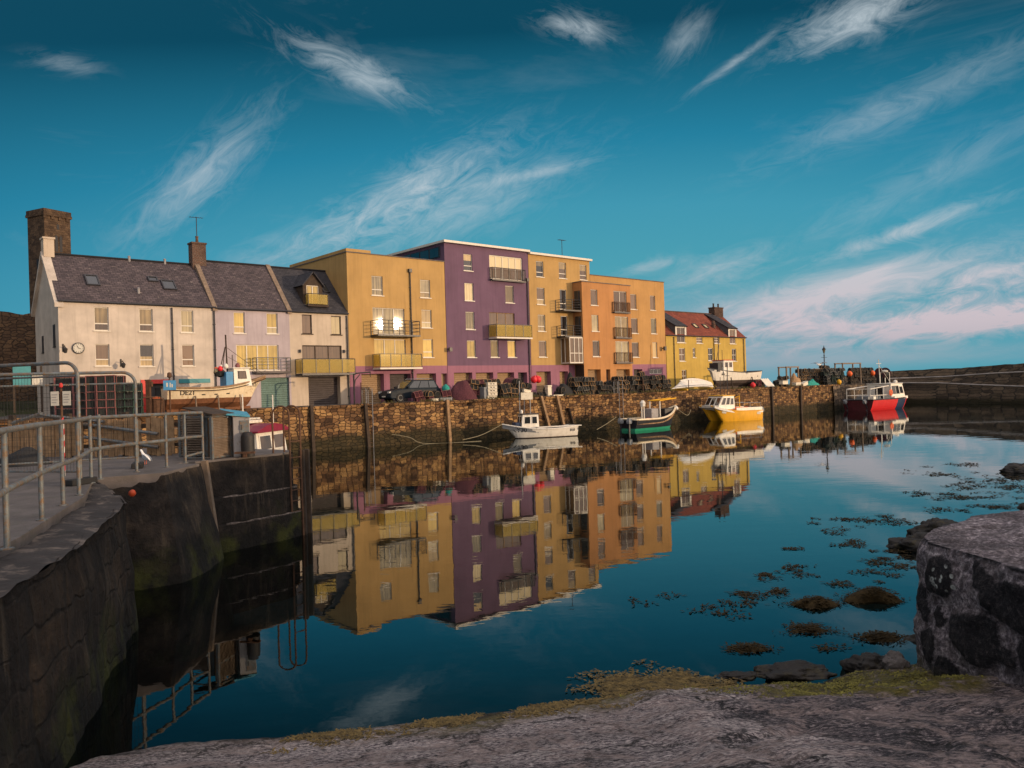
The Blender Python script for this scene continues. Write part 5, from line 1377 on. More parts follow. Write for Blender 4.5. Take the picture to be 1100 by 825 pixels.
for k,(px, h) in enumerate(((388,1.5),(691,1.3),(480.5,.0),(740,1.0))):
    if not h: continue
    p = spot(px, .2, 3.03); s = MB(); s.tube([(0,0,0),(0,0,h)], .04, 8); s.lathe([(.06,h),(.05,h+.05),(.01,h+.07)], n=8)
    tag(s.build('quay_post', M['rust'], loc=tuple(p)), ['slim rusty post on the quay edge left of the ladder by the car','slim rusty post on the quay edge among the pots right of the second ladder','','rusty post on the quay edge by the upturned dinghy'][k], 'post')
T = thing('swing_davit', 'dark curved swing davit on the quay in front of the yellow flats', 'davit', spot(380.5,1.2,3.0), RZQ)
d = MB(); d.tube([(0,0,0),(0,0,2.25)], .06, 8); d.build('mast', M['black_iron'], T)
d = MB(); d.tube([(0,0,2.15),(.2,0,2.28),(1.35,0,2.35)], .05, 8); d.tube([(0,0,1.2),(.12,0,1.8),(.5,0,2.2)], .035, 8); d.tube([(1.33,0,2.35),(1.33,0,2.0)], .03, 6); d.build('arm', M['black_iron'], T)

# ------------------------------------------------------------------ lobster creels
def creel_mesh(name, fm, nm, box=False, seed=1):
    rnd = random.Random(seed); f = MB(); lx, ly, h = .70, .50, .40
    def arch(x):
        if box: return [(x,-ly/2,0),(x,-ly/2,h),(x,ly/2,h),(x,ly/2,0)]
        return [(x, -ly/2*math.cos(k*PI/6), h*math.sin(k*PI/6)**.8) for k in range(7)]
    for x in (-lx/2,0,lx/2): f.tube(arch(x), .022, 5)
    for y in (-ly/2,ly/2): f.tube([(-lx/2,y,.0),(lx/2,y,.0)], .022, 5)
    for z, y in ((h,0),): f.tube([(-lx/2,y,z),(lx/2,y,z)], .02, 5)
    if box:
        for y in (-ly/2,ly/2): f.tube([(-lx/2,y,h),(lx/2,y,h)], .022, 5)
    for k in range(4): y = -ly/2+ly*(k+.5)/4; f.box(-lx/2,y-.03,-.012,lx/2,y+.03,.008)
    f.m = 1
    a = arch(0)
    for i in range(9):
        x = -lx/2+lx*(i+.5)/9; f.tube([(x+rnd.uniform(-.03,.03),p[1]*.98,p[2]*.98) for p in a], .009, 3, False)
    for p in a[1:-1]:
        f.tube([(-lx/2,p[1]*.98,p[2]*.98),(lx/2,p[1]*.98,p[2]*.98)], .009, 3, False)
    for x in (-lx/2,lx/2):
        for k in range(1,5): y = -ly/2+ly*k/5; f.tube([(x,y,0),(x,y*.9,h*(.95 if box else math.sqrt(max(.05,1-(2*y/ly)**2))))], .009, 3, False)
        f.tube([(x,-ly/2*.8,h*.5),(x,ly/2*.8,h*.5)], .009, 3, False)
    f.loft([[(x,p[1]*.9,p[2]*.9) for p in a] for x in (-lx/2*.92, lx/2*.92)], closed=False, cap=True)
    # bait string and soft net eye inside
    f.lathe([(.02,.06),(.11,.1),(.12,.2),(.03,.3)], (rnd.uniform(-.1,.1),0,0), 7)
    f.obox((.12,.0,.2),(.02,ly*.85,h*.7)); f.obox((-.14,.0,.12),(.22,ly*.5,.14),(.3,.2,.5))
    return f, [M[fm], M[nm]]
protos = {}
CG = 'lobster creels stacked on the quays'
def creel(kind, loc, rot, label):
    if kind not in protos:
        fm, nm, bx = {'dark':('creel_wire','creel_net',False),'tan':('creel_tan','creel_net',False),'green':('creel_green','creel_net',False),'grey':('creel_grey','creel_net',False),'maroon':('creel_pink','net_maroon',False),'pink':('creel_pink','creel_net',True)}[kind]
        f, mats = creel_mesh('lobster_creel', fm, nm, bx, len(protos)+3)
        o = f.build('lobster_creel', mats); o.location = loc; o.rotation_euler = rot; tag(o, label, 'lobster creel', CG); protos[kind] = o; return o
    c = protos[kind].copy(); COL.objects.link(c); c.location = loc; c.rotation_euler = rot; c['label'] = label; return c
def stack(px0, px1, inward, rows_, tiers, kinds, label, z=3.02, rag=.7, rz=RZQ, mess=.22, sx=.72, sz=.40):
    p0 = spot(px0, inward, z); p1 = spot(px1, inward, z); L = (p1-p0).length; n = max(1, int(L/sx)); u = (p1-p0).normalized(); nn = Vector((-u.y,u.x,0))
    for r_ in range(rows_):
        for c_ in range(n):
            f = (c_+.5)/n
            t_ = tiers(f, r_) if callable(tiers) else tiers
            t_ = max(0, int(t_ + random.uniform(-rag, rag)+.5))
            for k in range(t_):
                p = p0 + u*(L*f+random.uniform(-.16,.16)) + nn*(r_*.56+random.uniform(-.12,.12)) + Vector((0,0,k*sz+.02))
                creel(random.choice(kinds), p, (random.uniform(-mess,mess)*(k>0), random.uniform(-mess,mess)*(k>0), rz+random.uniform(-.25,.25)+(PI/2 if random.random() < .18 else 0)), label)
stack(446,484,.9,1,lambda f,r_: 1.4+.8*f,['dark','maroon','tan','maroon'],'creel in the low tangled row along the quay in front of the parked car')
stack(504,560,1.6,2,lambda f,r_: 3.9-.9*abs(f-.5),['dark','tan','tan','maroon'],'creel in the long heap behind the white fish boxes')
stack(538,571,.9,1,lambda f,r_: 2.3,['dark','tan'],'creel in the heap right of the white fish boxes')
stack(560,592,1.2,1,lambda f,r_: 2.4-1.1*f,['dark','grey'],'creel in the small heap under the red buoys')
stack(600,616,1.3,2,1,['dark'],'creel in the single-height row beside the tall square stack')
stack(616,638,1.1,2,4.2,['grey','tan','tan','dark'],'creel in the tall square stack in front of the terracotta flats', rag=.2, mess=.06)
stack(640,657,1.0,1,2.3,['dark','grey'],'creel in the knee-high stack right of the tall square one')
stack(656,692,1.6,2,lambda f,r_: 3.6+.6*f,['dark','tan','dark','grey'],'creel in the dark green heap behind the quay ladder')
stack(690,720,1.2,2,lambda f,r_: 4.4-1.2*abs(f-.35),['dark','tan','tan','dark'],'creel in the tall heap at the end of the amber flats')
stack(806,822,2.5,1,2.0,['dark','maroon'],'creel in the heap behind the leaning grey pallet', z=3.02)
stack(832,846,1.8,1,2.6,['dark','tan'],'creel in the heap left of the steel rack')
stack(858,890,2.6,1,lambda f,r_: 4.6+.5*f,['dark','dark','tan'],'creel in the wide stack behind the teal net')
stack(886,906,1.4,1,5.0,['grey','green','grey'],'creel in the pale netted stack under the lamp post', rag=.2)
stack(912,938,1.8,1,4.6,['dark'],'creel in the dark stack behind the red boat')
# left, in front of the white house
def crate_stack(px0, px1, Y, n, tiers, kinds, label, depth=1):
    a_, b_ = at(px0,440,Y), at(px1,440,Y+2.0); u = (b_-a_); u.z = 0; L = u.length; u.normalize(); nn = Vector((-u.y,u.x,0)); 
    for r_ in range(depth):
        for c_ in range(n):
            for k in range(tiers):
                p = a_+u*(L*(c_+.5)/n)+nn*(r_*.62); p.z = 3.02+k*.46
                o = creel(kinds[(c_+k+r_) % len(kinds)], p, (0,random.uniform(-.03,.03),RZQ-.35+random.uniform(-.06,.06)), label); o.scale = (L/n/.74,1.2,1.13)
crate_stack(69,91,45.6,1,5,['pink'],'box-shaped creel in the narrow five-high stack by the corner of the white house',1)
crate_stack(91,104,46.2,1,4,['pink','maroon'],'box-shaped creel in the stack between the narrow one and the grey-green bin',1)
crate_stack(110,130,45.2,2,5,['pink'],'box-shaped creel in the broad five-high stack in front of the white house',2)
crate_stack(130,148,45.6,2,4,['green'],'creel in the green netted stack in front of the white house',1)

# ------------------------------------------------------------------ other things on the quay
def box_stack(px, inward, n, label):
    p = spot(px, inward, 3.04)
    for k in range(n):
        T = thing('fish_box', label, 'fish box', (p.x+random.uniform(-.03,.03),p.y+random.uniform(-.03,.03),3.05+k*.27), RZQ-.3+random.uniform(-.06,.06), 'white fish boxes in a stack')
        b = MB(); lx, ly, h, t = .78,.48,.25,.025
        b.box(-lx/2,-ly/2,0,lx/2,ly/2,t); b.box(-lx/2,-ly/2,t,lx/2,-ly/2+t,h); b.box(-lx/2,ly/2-t,t,lx/2,ly/2,h); b.box(-lx/2,-ly/2+t,t,-lx/2+t,ly/2-t,h); b.box(lx/2-t,-ly/2+t,t,lx/2,ly/2-t,h)
        b.box(-lx/2-.02,-ly/2-.02,h-.03,lx/2+.02,-ly/2,h); b.box(-lx/2-.02,ly/2,h-.03,lx/2+.02,ly/2+.02,h)
        b.build('box', M['fishbox'], T)
        s = MB(); s.box(-.18,-ly/2-.006,.08,-.05,-ly/2-.003,.15); s.box(.05,-ly/2-.006,.08,.18,-ly/2-.003,.15); s.build('grip_hole', M['ink'], T)
box_stack(528,.7,5,'white fish box in the five-high stack on the quay edge')
def simple_box(name, label, cat, px, inward, size, mat, z=3.05, rz=0, trim=None):
    p = spot(px, inward, z); T = thing(name, label, cat, p, RZQ+rz)
    lx, ly, h = size; b = MB(); b.box(-lx/2,-ly/2,0,lx/2,ly/2,h*.86); b.build('body', M[mat], T, bevel=.02)
    l = MB(); l.box(-lx/2-.03,-ly/2-.03,h*.865,lx/2+.03,ly/2+.03,h); l.build('lid', M[trim or mat], T, bevel=.015); return T
simple_box('plastic_tub','blue-grey plastic tub against the left side of the fish box stack','tub',521.5,1.0,(.7,.6,.95),'deck_grey')
simple_box('plastic_crate','yellow plastic crate on the quay edge','crate',565.5,.55,(.8,.55,.38),'yellow_plastic')
T = simple_box('polystyrene_box','off-white polystyrene box lying tilted on the yellow crate','box',564.5,.55,(.75,.5,.26),'fishbox',3.45); T.rotation_euler = (0,.18,RZQ)
simple_box('fuel_drum_box','pale square drum standing on the quay left of the two-tone pillar','drum',589,.9,(.42,.42,.95),'fishbox')
simple_box('pallet_box','white boxed pallet lying flat on the quay near the moored white boat','box',598,.5,(1.1,.5,.12),'fishbox')
simple_box('fish_crate','pale flat crate on the quay edge under the creels by the car, left one','crate',466,.45,(.55,.4,.2),'fishbox')
simple_box('fish_crate','blue-white long crate on the quay edge, right of the pale flat one','crate',477.5,.45,(1.1,.45,.24),'deck_grey')
simple_box('storage_bin','grey-green storage bin between the two creel stacks at the white house','bin',106,3.2,(.7,.6,1.75),'shutter_green',3.02)
for k,(px,lab) in enumerate(((574,'left red buoy on top of the small creel heap'),(578.5,'right red buoy on top of the small creel heap'))):
    p = spot(px,1.3,4.52); b = MB(); b.lathe([(.0,-.30),(.2,-.24),(.30,-.05),(.28,.12),(.16,.28),(.05,.34),(.05,.42),(.0,.43)], n=14)
    ob = b.build('buoy', [M['buoy_red']], smooth=True, loc=tuple(p)); ob.rotation_euler = (.5,.3*(-1)**k,0); tag(ob, lab, 'buoy', 'round buoys on the quay')
    e = MB(); e.lathe([(.0,-.34),(.07,-.33),(.08,-.27)], n=10); e.build('end_cap', M['paper'], ob, smooth=True)
for k,(px,inw,z,mt,lab) in enumerate(((479,1.3,3.95,'net_teal','teal net float ball on the creels right of the parked car'),(913.5,1.2,4.3,'orange','orange buoy hanging on the dark stack behind the red boat'),(938,1.5,4.3,'orange','orange buoy beside the mast of the red boat'),(809,1.9,3.3,'buoy_red','red buoy lying by the bow of the beached white boat'),(901.5,1.1,3.3,'yellow_plastic','small yellow buoy at the foot of the netted stack'))):
    p = spot(px,inw,z); b = MB(); b.lathe([(.0,-.34),(.22,-.26),(.32,-.02),(.28,.16),(.15,.3),(.05,.36),(.0,.4)], n=14); tag(b.build('buoy', M[mt], smooth=True, loc=tuple(p)), lab, 'buoy', 'round buoys on the quay')
pm_ = spot(497,1.5,3.02); ob = heap(0,0,0,1.45,.9,1.55,'net_maroon','net_heap','tall dark maroon heap of fishing net beside the fish boxes','net',5,.12,p=pm_); ob.rotation_euler=(0,0,RZQ)
pm_ = spot(872,.9,3.05); ob = heap(0,0,0,1.5,.5,.62,'net_teal','net_heap','teal green fishing net heap on the quay edge','net',8,.3,p=pm_); ob.rotation_euler=(0,0,RZQ)
pm_ = spot(855,1.3,3.02); ob = heap(0,0,0,1.0,.6,1.3,'creel_tan','net_heap','tan brown rope and net heap under the steel rack','net',9,.3,p=pm_); ob.rotation_euler=(0,0,RZQ)
pm_ = spot(628,1.2,4.7); 
for k,(px,lab) in enumerate(((856,'long white fish crate on the quay edge left of the teal net'),(864,'tilted white fish crate against the teal net'),(842,'small white crate under the creels left of the steel rack'))):
    T = simple_box('white_crate',lab,'crate',px,.6 if k < 2 else .9,(1.0,.5,.42),'fishbox',3.05 if k < 2 else 3.3)
    T.rotation_euler = (0,[.0,-.3,0][k],RZQ)
T = thing('slatted_pallet', 'grey slatted pallet leaning on the quay beside the beached white boat', 'pallet', spot(825,.9,3.05), RZQ)
s = MB()
for k in range(4): s.obox((-.55+k*.36,0,.5),(.24,.05,1.15),(R(-32),R(-22),0))
s.build('slats', M['boat_white'], T)
s = MB(); s.obox((0,.1,.25),(1.5,.05,.08),(R(-32),0,0)); s.obox((0,.28,.75),(1.5,.05,.08),(R(-32),0,0)); s.build('bearer', M['wood_dark'], T)
for k,(px0,px1,inw,h,lab) in enumerate(((845.5,858,1.7,2.2,'square steel rack frame over the tan heap'),(906,925,1.5,2.55,'tall steel rack frame right of the netted creel stack'))):
    p0, p1 = spot(px0,inw,3.0), spot(px1,inw,3.0); T = thing('steel_rack', lab, 'rack', p0, RZQ, 'steel rack frames on the far quay'); L = (p1-p0).length
    f = MB()
    for x in (0,L):
        for y in (0,1.0): f.box(x-.07,y-.07,0,x+.07,y+.07,h)
    f.build('post', M['wood_grey'], T); f = MB()
    for y in (0,1.0): f.box(-.12,y-.08,h,L+.12,y+.08,h+.14)
    f.build('beam', M['wood_grey'], T)
p = spot(886.5,3.2,3.0)
T = thing('street_lamp', 'black Victorian style lamp post on the quay by the netted creels', 'lamp post', p)
l = MB(); l.lathe([(.16,0),(.16,.5),(.08,.6),(.06,3.6),(.10,3.65),(.05,3.75),(.05,4.0)], n=10); l.tube([(-.35,0,3.45),(.35,0,3.45)], .025, 6); l.build('post', M['black_iron'], T)
l = MB(); l.lathe([(.10,4.0),(.22,4.45)], n=6); l.build('lamp_glass', M['pane_pale'], T)
l = MB(); l.lathe([(.27,4.45),(.12,4.65),(.05,4.75),(.02,4.95)], n=6); l.build('lamp_cap', M['black_iron'], T)
T = thing('notice_post', 'rusty post with a small blue sign by the stern of the beached white boat', 'sign', spot(182.5,.6,3.0), RZQ-.25)
l = MB(); l.tube([(0,0,-.6),(0,0,2.15)], .05, 8); l.lathe([(.05,2.15),(.14,2.2),(.12,2.45),(.03,2.5)], n=8); l.build('post', M['rust'], T)
l = MB(); l.box(-.36,-.09,1.4,.36,-.06,2.0); sg = l.build('sign_board', M['blue_paint'], T)
l = MB(); l.box(-.2,-.097,1.6,-.1,-.0905,1.85); l.box(.0,-.097,1.57,.06,-.0905,1.85); l.box(.1,-.097,1.57,.18,-.0905,1.77); l.build('symbol', M['paper'], sg)
for k,(px,inw,h,lab) in enumerate(((159.5,1.2,2.0,'rusty square bollard post by the red shop front'),)):
    b = MB(); b.box(-.12,-.12,0,.12,.12,h); b.box(-.15,-.15,h,.15,.15,h+.08); b.box(.121,-.1,h-.35,.25,.1,h-.05); ob = b.build('winch_post', M['rust'], loc=tuple(spot(px,inw,3.0))); tag(ob, lab, 'post')
T = thing('hoop_barrier', 'low rusty hoop barrier in front of the red shop front', 'barrier', spot(160,.5,3.0), RZQ-.2)
h_ = MB(); h_.tube([(-.5,0,0),(-.5,0,.75),(-.3,0,1.0),(.6,0,1.0),(.8,0,.75),(.8,0,0)], .04, 8); h_.build('hoop', M['rust'], T)
T = thing('notice_board', 'teal noticeboard with a pale panel on the grass bank left of the white house', 'noticeboard', at(34,432,46), RZF)
b = MB(); b.box(-.9,0,1.0,.0,.08,2.1); b.build('board', M['teal_paint'], T); b = MB(); b.box(.05,0,1.0,.6,.06,1.7); b.build('panel', M['paper'], T)
b = MB()
for x in (-.85,.55): b.box(x-.05,.09,-.6,x+.05,.17,2.1)
b.build('post', M['wood_dark'], T)
T = thing('gear_tub', 'rusty tub of tangled gear at the door of the red shop', 'tub', spot(168,1.5,3.0), RZQ)
b = MB(); b.lathe([(.32,0),(.40,.85),(.43,.87),(.41,.92),(.36,.9)], n=14); b.build('tub', M['rust'], T); b = MB(); b.lathe([(.36,.8),(.2,1.0),(.05,1.05)], n=10); b.build('contents', M['orange'], T)

# net drum on the pier head behind the red boat
T = thing('net_drum', 'dark net drum with a maroon end disc on the quay behind the red boat wheelhouse', 'net drum', spot(951,2.2,3.0), RZQ)
f = MB(); f.box(-.9,-.1,0,-.75,.7,1.1); f.box(.75,-.1,0,.9,.7,1.1); f.build('frame', M['black_iron'], T)
f = MB(); f.tube([(-.7,.3,1.25),(.7,.3,1.25)], .62, 14); f.build('net_roll', M['creel_net'], T)
for x in (-.72,.72): f = MB(); f.tube([(x-.03,.3,1.25),(x+.03,.3,1.25)], .78, 18); f.build('end_disc', M['net_maroon'], T)

pm_ = spot(606,1.6,3.02); ob = heap(0,0,0,1.15,.8,1.0,'rubber','tarpaulin','low black tarpaulin-covered heap on the quay left of the tall square creel stack','tarpaulin',12,.15,p=pm_); ob.rotation_euler=(0,0,RZQ)
pm_ = spot(613,2.6,3.02); ob = heap(0,0,0,.6,.6,2.1,'creel_net','net_heap','tall narrow dark net bundle against the pink wall by the terracotta flats','net',14,.12,p=pm_)
pm_ = spot(548,2.4,3.02); ob = heap(0,0,0,1.3,.7,1.7,'net_maroon','net_heap','broad rust dark net heap behind the creels right of the fish boxes','net',16,.2,p=pm_); ob.rotation_euler=(0,0,RZQ)
# ------------------------------------------------------------------ boats
class Hull:
    def __init__(s, L, B, hs, hm, hb, draft, tw=.85, full=2.2, rake=.5, p=.30, n=24, keel_rise=.78, flare=.0, wl=0.0):
        s.L, s.B, s.n = L, B, n; s.args = (hs,hm,hb,draft,tw,full,rake,p,keel_rise,flare,wl); s.sec = []
        for i in range(n+1):
            t = i/n
            w = B/2*(tw+(1-tw)*math.sin(min(1,t/.45)*PI/2)) if t < .45 else B/2*max(.012,(1-((t-.45)/.55)**full))
            # sheer through stern, middle and bow
            if t < .4: sh = hm+(hs-hm)*((.4-t)/.4)**2
            else: sh = hm+(hb-hm)*((t-.4)/.6)**2
            kz = -draft if t < keel_rise else -draft+(sh*.75+draft)*((t-keel_rise)/(1-keel_rise))**2.2
            lev = [kz, kz+(wl-kz)*.55 if kz < wl else kz, max(kz,wl-.002), max(kz,wl+.002)]
            top = max(sh, lev[-1]+.02)
            lev += [lev[3]+(top-lev[3])*q for q in (.2,.4,.6,.8,.9,1.0)]
            row = []
            for z in lev:
                f = 0 if top-kz < 1e-6 else (z-kz)/(top-kz)
                y = w*(max(f,0)**p)*(1+flare*t*(f-.6))
                x = L*t*(1 - rake/L) + rake*t*t*max(0,f)
                row.append((x, y, z))
            s.sec.append(row)
    def build(s, parent, mats, bands=None, transom=1, cut=.35, inner='deck_grey', gunwale='boat_white', gr=.05):
        """mats: below water, sides, top strake; the shell with transom, inner bulwark + deck, gunwale"""
        m = MB(); nr = len(s.sec[0])
        for sg in (1,-1):
            for i in range(s.n):
                for j in range(nr-1):
                    a,b2,c,d = [s.sec[i][j],s.sec[i+1][j],s.sec[i+1][j+1],s.sec[i][j+1]]
                    q = [(p[0],p[1]*sg,p[2]) for p in (a,b2,c,d)]
                    m.m = 0 if j < 3 else (2 if j >= nr-2 else 1)
                    if bands:
                        tm = (i+.5)/s.n
                        for t0,t1,mi in bands:
                            if j >= 3 and t0 <= tm <= t1: m.m = mi
                    m.add(q if sg < 0 else q[::-1], [(0,1,2,3)])
        r0 = s.sec[0]
        for j in range(nr-1):
            m.m = 0 if j < 3 else transom
            m.add([(r0[j][0],-r0[j][1],r0[j][2]),(r0[j][0],r0[j][1],r0[j][2]),(r0[j+1][0],r0[j+1][1],r0[j+1][2]),(r0[j+1][0],-r0[j+1][1],r0[j+1][2])],[(3,2,1,0)])
        h = m.build('hull', [M[x] for x in mats], parent, fix=False, smooth=30)
        dk = MB()
        for i in range(s.n):
            a, b2 = s.sec[i][-1], s.sec[i+1][-1]; f = .93
            ya, yb = max(.0,a[1]*f-.02), max(.0,b2[1]*f-.02)
            za, zb = a[2]-cut, b2[2]-cut
            dk.quad((a[0],-ya,za),(b2[0],-yb,zb),(b2[0],yb,zb),(a[0],ya,za))
            for sg in (1,-1):
                q = [(a[0],ya*sg,za),(b2[0],yb*sg,zb),(b2[0],b2[1]*sg,b2[2]),(a[0],a[1]*sg,a[2])]
                dk.add(q if sg < 0 else q[::-1], [(0,1,2,3)])
        a = s.sec[0][-1]; dk.quad((.03,-a[1],a[2]-cut),(.03,a[1],a[2]-cut),(.03,a[1],a[2]),(.03,-a[1],a[2]))
        dk.build('deck', M[inner], parent)
        g = MB(); sh = [r[-1] for r in s.sec]
        g.tube([(x,y,z+.01) for x,y,z in sh]+[(x,-y,z+.01) for x,y,z in sh[::-1]], gr, 6, closed=True)
        g.build('gunwale', M[gunwale], parent, smooth=40)
        return h
    def half(s, x, z):
        """half breadth of the shell at station x and height z"""
        pr = []
        for row in s.sec:
            j = 0
            while j < len(row)-2 and row[j+1][2] < z: j += 1
            a, b2 = row[j], row[j+1]; u = 0 if b2[2]-a[2] < 1e-6 else min(1.1, max(0, (z-a[2])/(b2[2]-a[2])))
            pr.append((a[0]+(b2[0]-a[0])*u, a[1]+(b2[1]-a[1])*u))
        for a, b2 in zip(pr, pr[1:]):
            if x <= b2[0]: return a[1]+(b2[1]-a[1])*max(0,(x-a[0]))/max(1e-6,b2[0]-a[0])
        return pr[-1][1]
    def letter(s, body, size, parent, x0, z0, sg, name='registration', mat='ink'):
        """letters bent to the shell, reading correctly from that side"""
        o = lettering(body, size, M[mat], parent, Matrix(), name, .006)
        for v in o.data.vertices:
            x = x0 + (-v.co.x if sg > 0 else v.co.x); z = z0 + v.co.y
            v.co = Vector((x, sg*(s.half(x, z)+.016+v.co.z), z))
        return o
    def side(s, t, f, sg, off=.012):
        """point and heading on the side shell for lettering"""
        i = min(s.n-1, int(t*s.n)); a, b2 = s.sec[i], s.sec[i+1]; nr = len(a); k = 3+f*(nr-4); j = min(nr-2,int(k)); u = k-j
        def pt(r): return Vector(r[j]).lerp(Vector(r[j+1]), u)
        p, q = pt(a), pt(b2); x = Vector((1,(q.y-p.y)/max(1e-6,q.x-p.x)*sg,(q.z-p.z)/max(1e-6,q.x-p.x))).normalized()
        up = (Vector(a[j+1])-Vector(a[j])); up.y *= sg; up = (up - x*up.dot(x)).normalized()
        c = p.lerp(q,.5); c.y *= sg
        if sg > 0: x = -x
        n_ = x.cross(up)
        return Matrix(((x.x,up.x,n_.x,c.x+n_.x*off),(x.y,up.y,n_.y,c.y+n_.y*off),(x.z,up.z,n_.z,c.z+n_.z*off),(0,0,0,1)))

def boat(name, label, loc, heading, tilt=0):
    T = thing(name, label, 'boat', loc, heading); T.rotation_euler = (0,tilt,heading); return T
def cabin(parent, x0, x1, wy, z0, z1, mat, roof_mat, slope=.0, slope_b=.0, windows=(), name='wheelhouse', over=.08, taper=.94, frame='trim_dark', glass='cab_glass'):
    """wheelhouse with raked ends; windows = list of (face, a0, a1, b0, b1) in fractions, face in 'l','r','f','b'"""
    c = MB(); t = taper
    bot = [(x0,-wy,z0),(x1,-wy,z0),(x1,wy,z0),(x0,wy,z0)]; top = [(x0+slope_b,-wy*t,z1),(x1-slope,-wy*t,z1),(x1-slope,wy*t,z1),(x0+slope_b,wy*t,z1)]
    c.add(bot+top, [(3,2,1,0),(4,5,6,7),(0,1,5,4),(1,2,6,5),(2,3,7,6),(3,0,4,7)])
    o = c.build(name, M[mat], parent, bevel=.02)
    r_ = MB(); e = over
    r_.add([(top[0][0]-e,-wy*t-e,z1+.003),(top[1][0]+e,-wy*t-e,z1+.003),(top[1][0]+e,wy*t+e,z1+.003),(top[0][0]-e,wy*t+e,z1+.003),
            (top[0][0]-e,-wy*t-e,z1+.07),(top[1][0]+e,-wy*t-e,z1+.07),(top[1][0]+e,wy*t+e,z1+.07),(top[0][0]-e,wy*t+e,z1+.07)], [(3,2,1,0),(4,5,6,7),(0,1,5,4),(1,2,6,5),(2,3,7,6),(3,0,4,7)])
    r_.build('cabin_roof', M[roof_mat], o, bevel=.02)
    F = {'r':(0,1,5,4),'l':(2,3,7,6),'f':(1,2,6,5),'b':(3,0,4,7)}
    P8 = [Vector(p) for p in bot+top]
    for face, a0, a1, b0, b1 in windows:
        A,B_,C_,D_ = [P8[i] for i in F[face]]
        n_ = (B_-A).cross(D_-A).normalized()
        def q(a, b2): return (A.lerp(B_,a)).lerp(D_.lerp(C_,a), b2)
        w = MB(); pts_ = [q(a0,b0),q(a1,b0),q(a1,b1),q(a0,b1)]
        w.add([p+n_*.028 for p in pts_]+[p+n_*.002 for p in pts_], [(0,1,2,3),(4,5,1,0),(5,6,2,1),(6,7,3,2),(7,4,0,3)])
        cw = sum(pts_, Vector())/4; k = .86
        w.m = 1; w.add([cw+(p-cw)*k+n_*.034 for p in pts_], [(0,1,2,3)]); w.build('window', [M[frame], M[glass]], o)
    return o
def outboard(parent, x, y, z, tilt=0.0):
    o = MB(); Mx = Matrix.Translation((x,y,z)) @ Matrix.Rotation(tilt,4,'Y'); o.M = Mx
    o.loft([[(-.22,-.15,.0),(.14,-.15,.0),(.14,.15,.0),(-.22,.15,.0)],[(-.26,-.17,.2),(.16,-.17,.2),(.16,.17,.2),(-.26,.17,.2)],[(-.2,-.13,.48),(.1,-.13,.44),(.1,.13,.44),(-.2,.13,.48)]])
    e = o.build('outboard_motor', M['deck_grey'], parent, bevel=.03)
    l = MB(); l.M = Mx; l.box(-.1,-.05,-.75,.02,.05,-.003); l.box(-.25,-.015,-.85,.05,.015,-.75); l.lathe([(.01,-.02),(.12,0),(.01,.02)], (-.2,0,-.8), 8); l.build('motor_leg', M['trim_dark'], e)
    return e
def mast(parent, pts_list, mat='steel', name='mast'):
    m = MB()
    for p, r_ in pts_list: m.tube(p, r_, 6)
    return m.build(name, M[mat], parent)

def pose(stern, bow): d = Vector(bow)-Vector(stern); return math.atan2(d.y, d.x)
# --- white boat moored by the quay
st = Vector((4.75,62.2,0)); hd = pose(st, (-.75,60.3,0))
B1 = boat('fishing_boat', 'small white open fishing boat with forward wheelhouse, afloat at the long quay', st, hd)
h = Hull(5.9,2.1,.80,.66,1.12,.35,.86,2.4,.55,.26, wl=.06); h.build(B1, ['keel_dark','boat_white','boat_white'], cut=.3, gunwale='boat_white')
for sg in (1,-1): h.letter('KY30', .46, B1, 4.72, .64, sg); h.letter('810', .28, B1, .5, .50, sg)
cabin(B1, 3.1, 4.55, .56, .70, 1.80, 'boat_white', 'trim_dark', .12, .05, [('l',.12,.50,.35,.88),('l',.58,.9,.35,.88),('r',.12,.50,.35,.88),('r',.58,.9,.35,.88),('f',.05,.48,.42,.9),('f',.52,.95,.42,.9)], frame='boat_white')
cd = MB(); cd.box(4.56,-.42,.85,5.0,.42,1.22); cd.build('cuddy', M['boat_navy'], B1, bevel=.05)
mast(B1, [([(4.5,.1,1.8),(4.47,.1,4.4)],.035),([(4.1,.0,1.8),(4.05,0,3.6)],.03),([(3.7,.3,1.8),(3.7,.3,3.4)],.03),([(3.5,-.3,1.8),(3.5,-.3,2.9)],.025)])
sg_ = MB(); sg_.box(3.5,.32,2.95,4.45,.36,3.5); sg_.build('sign_board', M['fishbox'], B1)
ln = MB(); ln.lathe([(.0,0),(.10,.03),(.11,.22),(.03,.3)], (4.4,.25,1.88), 8); ln.build('lamp', M['boat_white'], B1)
bn = MB(); bn.box(.1,-.9,.68,3.3,-.55,.76); bn.box(-.25,.55,.80,3.4,.98,.86); bn.build('side_plank', M['boat_white'], B1)
th = MB(); th.box(1.0,-.85,.45,1.35,.85,.5); th.box(2.4,-.85,.45,2.75,.85,.5); th.build('thwart', M['wood'], B1)
